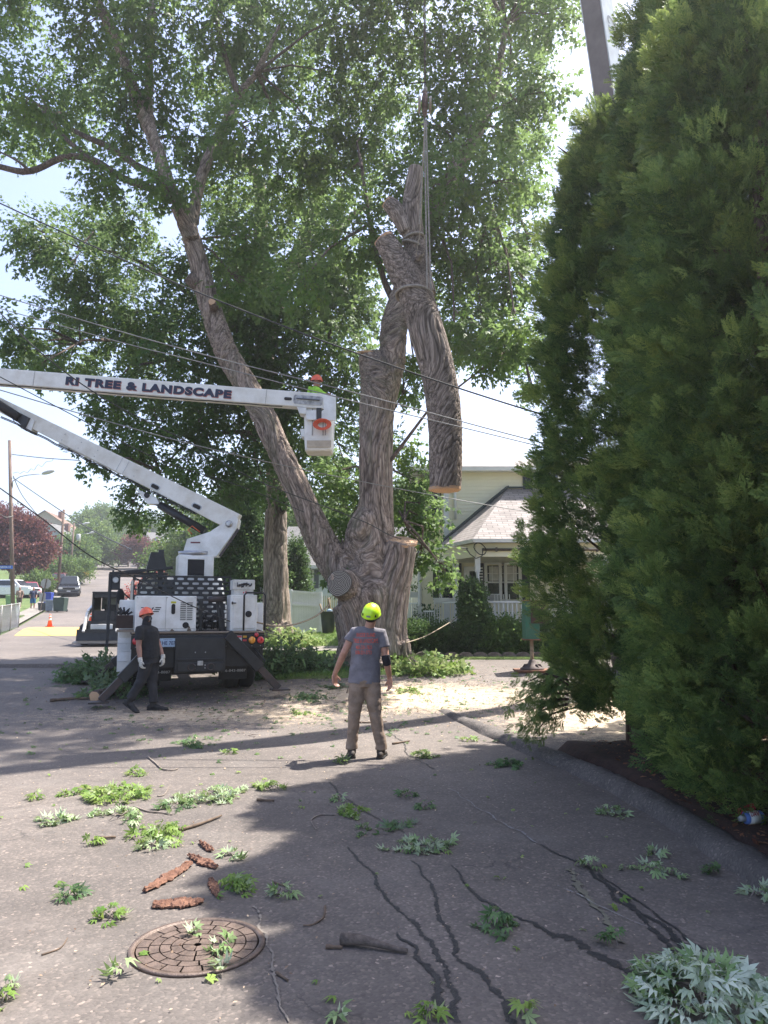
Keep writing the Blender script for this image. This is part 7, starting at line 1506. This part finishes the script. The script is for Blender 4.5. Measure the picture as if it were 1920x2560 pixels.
def cluster(px, py, r, label, m=green_leaf, L=.068, dens=1.0, hgt=.07, pos=None, cat='leaf cluster', nm='leaf_cluster', mixm=None, flat=1.0):
    c = LP(px, py) if pos is None else np.array(pos); R = r * 1.1573 * mpp(px * 1.1573, 1620 + py * 1.1573, c[1]) if pos is None else r
    root = thing(nm, label, cat, (c[0], c[1], gzf(c[0], c[1])), 0, 'cut maple sprigs and leaves lying about')
    n = max(4, int(820 * dens * R * R / (L / .09) ** 2) + (6 if dens > .45 else 0)); a = RNG.random(n) * 2 * pi; q = R * np.sqrt(RNG.random(n)) * .92
    x = c[0] + np.cos(a) * q; y = c[1] + np.sin(a) * q * 1.05 * flat; branchy = .1 < R < .3; ad = None
    if branchy:
        nb = 3 + int(R * 12); a0_ = random.uniform(0, 2 * pi); an = a0_ + RNG.normal(size=nb) * .75; bi = RNG.integers(0, nb, n); t = RNG.random(n) * 1.9 * R; x0 = c[0] - cos(a0_) * R * .8; y0 = c[1] - sin(a0_) * R * .8
        x = x0 + np.cos(an[bi]) * t + RNG.normal(size=n) * R * .14; y = y0 + np.sin(an[bi]) * t + RNG.normal(size=n) * R * .14; q = np.minimum(np.hypot(x - c[0], y - c[1]), R); ad = an[bi]
    z = gz(x, y) + .008 + hgt * RNG.random(n) * (1 - (q / (R + 1e-6)) ** 2 * .8) * (1 + R)
    d = np.stack([np.cos(a) * (.5 + q / R), np.sin(a) * (.5 + q / R), RNG.normal(size=n) * .25 + .08], 1) + unit(n) * .5 * [1, 1, .4]
    if ad is not None: d = np.stack([np.cos(ad), np.sin(ad), RNG.normal(size=n) * .25 - .05], 1) + unit(n) * [.75, .75, .3]
    scatter('leaves', SINGLE, np.stack([x, y, z], 1), d, RNG.normal(size=n) * .5 + (RNG.random(n) < (.45 if m is pale_leaf else .2)) * pi, L * (.7 + .6 * RNG.random(n)), m, root, np.clip(.5 + RNG.normal(size=n) * .22, 0, 1))
    b = MB()
    for i in range(2 + int(R * 6)):
        t = random.uniform(0, 2 * pi); e = R * random.uniform(.5, .95); p0 = np.array([c[0] - cos(t) * e * .3, c[1] - sin(t) * e * .3, 0]); p1 = np.array([c[0] + cos(t) * e, c[1] + sin(t) * e, 0]); m_ = (p0 + p1) / 2 + [random.uniform(-.1, .1) * R, random.uniform(-.1, .1) * R, 0]
        for k_, p in enumerate((p0, m_, p1)): p[2] = gzf(p[0], p[1]) + .012 + (.02 + .2 * hgt) * (k_ == 1)
        b.tube([p0, m_, p1], [.005, .004, .002], 5)
    b.build('stalks', stemg, root); return root
CL = [(255, 322, 66, 'large sunlit leaf heap at the left end of the spread of cut maple sprigs', None, 1.3), (292, 275, 17, 'small upright leafy sprig at the far top of the sprig spread', None, 1.4), (165, 313, 27, 'flat leafy sprig just left of the sprig spread', None, 1.),
      (75, 327, 14, 'tiny sprig farthest left, beyond the pale round cluster', None, 1.), (123, 380, 32, 'round pale green cluster alone on the left asphalt', pale_leaf, 1.3), (455, 325, 60, 'broad pale sprig patch at the right end of the sprig spread', pale_leaf, 1.1),
      (340, 405, 56, 'dense green leaf heap beside the long dark stick', None, 1.3), (262, 368, 44, 'pale leaf patch in the middle of the sprig spread', pale_leaf, 1.), (385, 345, 32, 'dark green sprig between the two sides of the sprig spread', dark_leaf, 1.), (330, 432, 26, 'pale leaf fringe in front of the dense green heap', pale_leaf, .8), (200, 423, 16, 'small sprig at the left end of the long dark stick', None, 1.),
      (583, 307, 25, 'bright sprig right of the sprig spread, behind the dark bark chip', None, 1.3), (760, 360, 32, 'green cluster on the tar seam at the edge of the shade', None, 1.2), (832, 389, 36, 'darker sprig just inside the shade right of the tar seam cluster', dark_leaf, .8), (920, 433, 50, 'pale silvery leaf pile in the shade in the centre of the asphalt', pale_leaf, 1.1),
      (508, 520, 36, 'green cluster right of the rusty bark pieces', None, 1.4), (147, 541, 31, 'flat dark sprig left of the manhole cover, the farther one', dark_leaf, .9), (236, 588, 29, 'star shaped green sprig just left above the manhole cover', None, 1.), (610, 537, 22, 'pale star shaped sprig in the dappled shade right of the manhole', pale_leaf, .9),
      (500, 455, 22, 'few pale leaves beyond the bark pieces', pale_leaf, .6), (262, 707, 18, 'single pale maple leaf in front left of the manhole cover', pale_leaf, .3), (480, 698, 17, 'single pale maple leaf at the near rim of the manhole cover', pale_leaf, .3), (1085, 603, 45, 'green and pale cluster between the tar seams in the shade', dark_leaf, 1.), (1410, 487, 38, 'silvery sprig near the kerb, larger of two', pale_leaf, .9),
      (1415, 449, 14, 'small silvery leaves just beyond the larger silvery sprig', pale_leaf, .8), (1278, 477, 17, 'lone silver leaf where the tar seam splits', pale_leaf, .5), (1327, 362, 30, 'silvery sprig by the kerb, farther from the camera', pale_leaf, .7), (1095, 252, 30, 'dark flat sprig at the end of the kerb', dark_leaf, 1.2), (915, 236, 22, 'bright sprig right of the man in the grey shirt', None, 1.2),
      (878, 322, 18, 'small dark sprig in the shade behind the pale pile', dark_leaf, .8), (918, 347, 14, 'tiny dark sprig nearest behind the pale pile', dark_leaf, .8), (1325, 638, 26, 'flat green sprig on the yellow chalk streak', dark_leaf, .5), (1545, 490, 18, 'small dark leaf cluster below the kerb at right', dark_leaf, .6), (1640, 540, 26, 'pale sprig cut by the right edge of the photo', pale_leaf, .6),
      (935, 800, 26, 'green sprig at the bottom edge of the photo, centre', None, .9), (738, 803, 12, 'single pale leaf at the bottom edge of the photo', pale_leaf, .4), (733, 330, 14, 'small pale sprig beside the far end of the tar seam', pale_leaf, .8), (740, 248, 16, 'small sprig in front of the man in the grey shirt', None, .8), (495, 228, 14, 'small sprig in the strip of sun left of the man in grey', None, .8),
      (1130, 802, 20, 'small green sprig at the bottom edge next to the big pale pile', None, 1.), (6, 772, 22, 'green leaves cut by the left edge at the bottom', None, .9), (20, 742, 14, 'pale leaf at the left edge near the bottom', pale_leaf, .4), (425, 205, 38, 'brownish wilted sprig patch in the boom shadow', dark_leaf, .7), (665, 107, 30, 'dark sprig between the two walking areas, behind the men', dark_leaf, 1.1),
      (645, 142, 16, 'small bright sprig below the dark sprig left of the man', None, .9), (733, 88, 22, 'dark sprig beside the left hand of the man in grey', dark_leaf, 1.1), (880, 95, 24, 'green sprig right of the man in grey, on the sawdust', None, .9), (1012, 200, 14, 'small sprig on the line where asphalt meets sawdust', None, .7), (790, 120, 14, 'small green tuft behind the legs of the man in grey', None, .8)]
for x, y, r, lb, m, dn_ in CL: cluster(x, y, r * 1.12, lb, m or green_leaf, dens=dn_, L=.078 if 'single' in lb or 'lone' in lb else .066)
cluster(1530, 768, 165, 'big pile of silvery maple leaves at the bottom right corner', leafmat('fallen_leaf_silver', (.16, .24, .13), (.40, .47, .36), (.58, .64, .54), .2, .6, (.20, .30, .12)), .078, 2.4, .13, cat='leaf pile', nm='leaf_pile')
cluster(1405, 745, 50, 'dark green leafy spray sticking out left of the bottom right pile', dark_leaf, .1, 1.1, .06)
cluster(480, 650, 26, 'pale green sprig lying on the manhole cover', pale_leaf, dens=.9, hgt=.05); cluster(418, 622, 9, 'curled yellow leaf on the far part of the manhole cover', pale_leaf, dens=1.)
# brush piles round the truck and the tree
def brush(x, y, R, h, n, label, m, flat=1.):
    z = gzf(x, y); root = thing('brush_pile', label, 'brush pile', (x, y, z)); u = unit(n); q = RNG.random(n) ** .45; p = np.stack([x + u[:, 0] * R * q, y + u[:, 1] * R * flat * q, 0 * q], 1); p[:, 2] = gz(p[:, 0], p[:, 1]) + .03 + np.abs(u[:, 2]) * q * h * (.6 + .5 * RNG.random(n))
    scatter('leaves', LEAFS, p, u * [1, 1, .4] + unit(n) * .6, RNG.normal(size=n), .75 + .5 * RNG.random(n), m, root); b = MB()
    for i in range(int(8 + R * 8)): a = random.uniform(0, 2 * pi); e = R * random.uniform(.5, 1.15); b.tube([(x - cos(a) * e * .5, y - sin(a) * e * .5, z + .05), (x, y, z + h * random.uniform(.2, .9)), (x + cos(a) * e, y + sin(a) * e * flat, z + .06 + random.random() * .15)], [.02, .014, .004], 5)
    b.build('branches', stemm, root); return root
q = G(255, 1702); brush(q[0], q[1], .7, .3, 430, 'pile of dark leafy brush behind the left outriggers of the truck', dark_leaf, .6)
q = G(705, 1690); brush(q[0], q[1] + .3, .62, .5, 520, 'tall heap of grey green brush right of the truck tail', dark_leaf, .7)
q = G(765, 1680); brush(q[0], q[1], .6, .3, 330, 'low brush between the truck and the big trunk', dark_leaf)
q = G(735, 1622); brush(q[0], q[1], .75, .55, 230, 'bright drooping leafy branch on the grass between truck and trunk', green_leaf, .7)
q = G(640, 1690); brush(q[0], q[1], .5, .2, 180, 'flattened leafy brush under the right outrigger foot', dark_leaf)
q = G(1060, 1680); brush(q[0], q[1], .8, .12, 330, 'bright green leaf litter heap at the right foot of the big trunk', green_leaf, .7)
q = G(300, 1735); brush(q[0], q[1], .45, .14, 160, 'leafy brush around the near left outrigger foot', dark_leaf)
def stick(label, pts, r, m=stemg, nm='stick', cat='stick', taper=.5, up=.0, raw=None):
    P3 = []
    for i, (x, y) in enumerate(pts): g = LP(x, y); g = np.array([g[0], g[1], gzf(g[0], g[1]) + r + (up if 0 < i < len(pts) - 1 else 0)]); P3.append(g)
    ch = smooth_chain([(p, r) for p in P3], 4); n = len(ch); b = MB(); b.tube([p for p, _ in ch], [r * (1 - (1 - taper) * i / n) * (1 + .15 * sin(i * 2.3)) for i in range(n)], 8, wob=.15)
    return tag(b.build(nm, m), label, cat)
stick('forked grey stick on the sunlit asphalt near the boom shadow', [(318, 236), (335, 250), (350, 263), (372, 266), (385, 262)], .011); stick('curved pale twig at the edge of the shade', [(725, 362), (690, 363), (672, 375), (684, 395)], .008)
stick('thin curved twig right of the manhole cover', [(702, 560), (698, 585), (675, 600), (655, 602)], .007, stemm); stick('long dark bark stick through the green leaf heap', [(385, 398), (430, 385), (478, 366)], .016, stemm)
stick('short dark stick at the left end of the leaf heap', [(215, 415), (250, 412)], .014, stemm); stick('flat dark bark chip behind the bright sprig', [(555, 331), (592, 333)], .014, stemm, 'bark_chip', 'bark')
stick('pale bent twig among the sprig spread', [(290, 345), (320, 355), (350, 358), (372, 362)], .009); stick('short twig in front of the manhole to its right', [(597, 705), (622, 722)], .008, stemm); stick('thin twig left of the manhole cover', [(90, 665), (130, 650), (146, 628)], .005, stemm)
stick('little stick in the dappled shade', [(590, 508), (622, 518)], .007, stemm); stick('brown chip with a pale tip right of the man in grey', [(848, 209), (885, 203)], .014, stemm, 'bark_chip', 'bark'); stick('dark stick lying behind the man in grey', [(745, 158), (790, 163), (835, 161)], .014, stemm)
stick('long thin branch on the ground by the left outrigger', [(108, 117), (150, 113), (200, 112)], .03, stemm, 'fallen_branch', 'branch'); stick('twig at the top centre of the sprig spread', [(340, 322), (355, 318), (365, 300)], .007)
# sawn log pieces
def logpiece(label, p0, p1, r, cat='log', m=bark_f, face=True):
    a = LP(*p0); c = LP(*p1); a[2] = gzf(a[0], a[1]) + r; c[2] = gzf(c[0], c[1]) + r * .9; root = thing('log_piece', label, cat, (a[0], a[1], a[2] - r)); b = MB(); n = 9
    b.tube([a + (c - a) * t + Z * .01 * sin(t * 5) for t in np.linspace(0, 1, n)], [r * (1 + .08 * sin(5 * t + 1)) * (1 - .62 * t) for t in np.linspace(0, 1, n)], 22, wob=.05); b.build('bark', m, root)
    if face: disc(root, a, a - c, r * .95, grain_fresh)
    return root
logpiece('short dark limb with peeling bark lying across the tar seams', (738, 642), (880, 662), .030, m=M('limb_bark', (.14, .11, .09), .95, var=.3, vs=18, bmp=1, bs_=45), face=False)
stick('thin dark tip sticking out left of the short dark limb', [(704, 650), (740, 652)], .012, stemm, 'bark_chip', 'bark')
logpiece('sawn branch end with pale wood beside the near left outrigger', (203, 117), (255, 96), .10)
# torn rusty bark pieces
barkr = M('torn_bark', (.21, .105, .065), .95, var=.35, vs=14, bmp=1, bs_=60, c2=(.10, .045, .03))
def barkpiece(label, p0, p1, w, curl=.5, h=.03):
    a = LP(*p0); c = LP(*p1); d = c - a; d[2] = 0; L = np.linalg.norm(d); d /= L; s = np.array([-d[1], d[0], 0]); vs = []; nx, ny = 30, 8
    for i in range(nx):
        t = i / (nx - 1); ww = w * (sin(pi * min(max(t, .06), .94)) ** .5) * (1 + .5 * mnoise.noise((t * 4, p0[0], 0)) + .5 * mnoise.noise((t * 17, p0[0], 5)))
        for j in range(ny):
            v = (j / (ny - 1) - .5) * 2; p = a + d * L * t + s * v * ww * .8; z = gzf(p[0], p[1]) + .008 + h * (1 - v * v * curl) * (.6 + .7 * mnoise.noise((t * 5, v * 2, p0[1])) ) + .012 * mnoise.noise((t * 20, v * 9, 3)); vs.append((p[0] + .01 * mnoise.noise((t * 15, v * 5, 7)), p[1], max(z, gzf(p[0], p[1]) + .004)))
    b = MB(); b.add(vs, [(i * ny + j, (i + 1) * ny + j, (i + 1) * ny + j + 1, i * ny + j + 1) for i in range(nx - 1) for j in range(ny - 1)], 0, False); o = b.build('bark_piece', barkr); md = o.modifiers.new('s', 'SOLIDIFY'); md.thickness = .012; md.offset = -1; return tag(o, label, 'bark', 'torn pieces of rusty bark')
barkpiece('small oval piece of rusty bark, farthest of the group', (432, 422), (458, 442), .035); barkpiece('ragged rusty bark piece in the middle of the group', (408, 452), (468, 478), .05, .3, .03); barkpiece('long curled rusty bark strip on the left of the group', (312, 530), (412, 470), .055, .8, .045); barkpiece('wide flat grey brown bark slab just above the manhole cover', (330, 560), (440, 552), .075, .4, .03)
barkpiece('thin rusty bark crumbs beside the green cluster', (455, 500), (470, 540), .035, .3, .012)
# manhole cover
mc = LP(427, 645); zc = gzf(mc[0], mc[1]); mh = thing('manhole_cover', 'round rusty cast iron manhole cover with a brick ring pattern', 'manhole cover', (mc[0], mc[1], zc)); iron = M('cast_iron_rust', (.11, .075, .062), .6, .25, var=.25, vs=9, bmp=.6, bs_=70); ironl = M('cast_iron_worn', (.175, .125, .10), .5, .3, var=.25, vs=14, bmp=.5, bs_=90)
b = MB(); b.lathe([(.001, .006), (.315, .006)], (mc[0], mc[1], zc), n=48); b.build('plate', iron, mh); b = MB(); b.lathe([(.318, .004), (.318, .014), (.345, .014), (.35, .003)], (mc[0], mc[1], zc), n=48); b.build('rim', ironl, mh)
b = MB()
for r0, r1, k, of in ((.02, .075, 4, 0), (.081, .133, 8, .2), (.139, .189, 11, .5), (.195, .245, 14, .1), (.251, .308, 18, .4)):
    for i in range(k):
        a0_ = 2 * pi * (i + of) / k + .005 / r1; a1_ = 2 * pi * (i + 1 + of) / k - .005 / r1; m_ = 5; lo = []; hi = []
        for j in range(m_): a = a0_ + (a1_ - a0_) * j / (m_ - 1); lo.append((cos(a) * r0, sin(a) * r0)); hi.append((cos(a) * r1, sin(a) * r1))
        b.prism(lo + hi[::-1], (mc[0], mc[1], zc + .007), (1, 0, 0), (0, 1, 0), .0035)
b.build('brick_pattern', ironl, mh)
# container behind the kerb
cp = G(1880, 2102); zc = gzf(cp[0], cp[1]) + .14; cu = thing('drink_container', 'blue and white lettered container lying on its side behind the kerb', 'container', (cp[0], cp[1], zc)); ax_ = np.array([.95, .25, 0.]); ax_ /= np.linalg.norm(ax_)
b = MB(); b.lathe([(.001, -.10), (.022, -.1), (.024, -.08), (.03, -.06)], cp * [1, 1, 0] + Z * (zc + .03), ax_, 16); b.build('neck', M('clear_plastic', (.4, .42, .44), .2), cu)
b = MB(); b.lathe([(.03, -.06), (.046, -.045), (.046, .09), (.04, .1), (.001, .1)], cp * [1, 1, 0] + Z * (zc + .03), ax_, 20); jar = b.build('jar', M('label_blue', (.10, .2, .55), .5), cu)
b = MB(); b.lathe([(.0475, -.03), (.0475, .06)], cp * [1, 1, 0] + Z * (zc + .03), ax_, 20); b.build('label_white', M('decal_white'), jar)
text_mesh('DAV', .035, 'label_word', M('word_dark_red', (.35, .02, .04), .5), jar, cp * [1, 1, 0] + Z * (zc + .05) - ax_ * .03 + np.array([.01, -.046, 0]), ax_, np.array([0, .35, .94]), .002, .02, width=.075)
b = MB(); b.box(cp * [1, 1, 0] + Z * (zc + .06) + ax_ * .03 + (0, .12, 0), (.12, .09, .05), rotmats(np.array([[.9, .3, .2]]), np.array([.5]))[0].T); tag(b.build('red_wrapper', M('wrapper_red', (.5, .03, .05), .4), None, .008), 'crumpled red wrapper behind the blue and white container', 'wrapper')
# ---- uncountable litter and grass ----
def blade(seed): r = np.random.default_rng(seed); V = []; [V.extend([(x - .004, y, 0), (x + dx_ * .5 - .003, y + .0, .035), (x + dx_, y, .075), (x + dx_ * .5 + .003, y, .035)]) for x, y, dx_ in r.normal(size=(5, 3)) * [.02, .02, .02]]; V = np.array(V)[:, [0, 2, 1]]; return V, np.arange(len(V)).reshape(-1, 4)
BL = [blade(i) for i in range(4)]; grass_leaf = leafmat('grass_blade', (.05, .11, .02), (.10, .2, .035), (.2, .3, .07), .35)
def grassy(name, label, n, x0, x1, y0, y1, sc, ok=lambda x, y: x > -99, dz=.05):
    x = RNG.uniform(x0, x1, n); y = y0 + (y1 - y0) * RNG.random(n) ** 1.3; k = ok(x, y); x, y = x[k], y[k]; n = len(x); nz = np.array([mnoise.noise((a * .9, c * .9, 0)) for a, c in zip(x, y)])
    o = scatter(name, BL, np.stack([x, y, gz(x, y) + dz], 1), np.array([0, 0, 1.]) + unit(n) * .35, RNG.random(n) * 6, sc * (.7 + .6 * RNG.random(n)), grass_leaf, None, np.clip(.5 + nz * .6 + RNG.normal(size=n) * .15, 0, 1)); return tag(o, label, kind='stuff')
inl = lambda x, y: (x > np.where(y > 16.6, -2.7 - .34 * (y - 16) + .3, -2.3)) & (x < np.interp(y, [16.4, 17.2, 18.2, 19.8, 19.95], [-1.2, .35, .8, 1.1, 8])) & ~((y > 21.1) & (y < 22.7) & (x > -4.3) & (x < -.7))
grassy('grass', 'short lawn grass round the big trunk and garden', 26000, -8, 6, 16.4, 32, 1.1, inl); grassy('grass', 'rough grass verge below the chain link fence at the left', 14000, -34, -17.6, 32.3, 50, 1.9, lambda x, y: x < -17.6 - .34 * (y - 33) - .05, .07)
chip = [(np.array([(-.5, 0, 0), (-.1, .25, .1), (.5, .05, 0), (.05, -.25, .08)]) * [1, 1, 1], np.array([[0, 1, 2, 3]]))]
chipm = leafmat('wood_chip', (.10, .06, .04), (.30, .21, .14), (.58, .45, .3), 0., .9)
def litter(name, label, n, gen, s0, s1, m, temps=chip, tl=(0, 1)):
    x, y = gen(n); n = len(x); d = unit(n) * [1, 1, .15]; o = scatter(name, temps, np.stack([x, y, gz(x, y) + .012], 1), d, RNG.normal(size=n) * .25, s0 + (s1 - s0) * RNG.random(n) ** 2.5, m, None, tl[0] + (tl[1] - tl[0]) * RNG.random(n)); return tag(o, label, kind='stuff')
litter('wood_chips', 'pale wood chips and sawdust crumbs on the asphalt round the tree', 9000, lambda n: (RNG.normal(.3, 3.0, n), RNG.normal(14.6, 1.6, n)), .012, .055, chipm, tl=(.3, 1)); litter('road_grit', 'grit, crumbs of bark and seeds over the near asphalt', 2600, lambda n: (RNG.uniform(-5, 2.3, n), RNG.uniform(2.6, 12, n)), .006, .028, chipm)
litter('leaf_litter', 'torn leaf scraps scattered over the road round the tree', 750, lambda n: (RNG.normal(-1, 3.2, n), RNG.normal(14.2, 2.0, n)), .05, .13, dark_leaf, SINGLE); litter('leaf_litter', 'odd small green leaves over the near asphalt', 120, lambda n: (RNG.uniform(-4.5, 2.2, n), RNG.uniform(3, 11, n)), .03, .08, green_leaf, SINGLE)
litter('mulch_litter', 'red brown dead leaves and bark under the evergreen screen', 5000, lambda n: (RNG.uniform(2.55, 6, n), RNG.uniform(2, 10, n)), .02, .09, leafmat('dead_leaf', (.06, .02, .012), (.16, .06, .035), (.35, .17, .09), .1, .8))
bpy.data.objects[-1 if False else 'mulch_litter'].location.z = .11
litter('sticks_litter', 'thin broken twigs strewn round the tree foot and drive', 260, lambda n: (RNG.normal(1.2, 2.4, n), RNG.normal(15.2, 1.4, n)), .15, .5, stemm, [(np.array([(-.5, 0, 0), (0, .03, .04), (.5, 0, 0), (0, -.03, .04)]), np.array([[0, 1, 2, 3]]))])
# ================= HAZE: the hot hazy air between camera and far street =================
hb_ = MB(); hb_.bx(-1150, 1150, -90, 1300, -3, 100); hz = hb_.build('haze', []); tag(hz, 'thin summer haze over the whole street', kind='stuff')
hm = bpy.data.materials.new('haze_air'); hm.use_nodes = True; hn = hm.node_tree; hn.nodes.remove(hn.nodes['Principled BSDF']); pv = hn.nodes.new('ShaderNodeVolumePrincipled')
pv.inputs['Color'].default_value = (.97, .96, .96, 1); pv.inputs['Density'].default_value = .00115; pv.inputs['Anisotropy'].default_value = .55
hn.links.new(pv.outputs[0], hn.nodes['Material Output'].inputs['Volume']); hz.data.materials.append(hm)
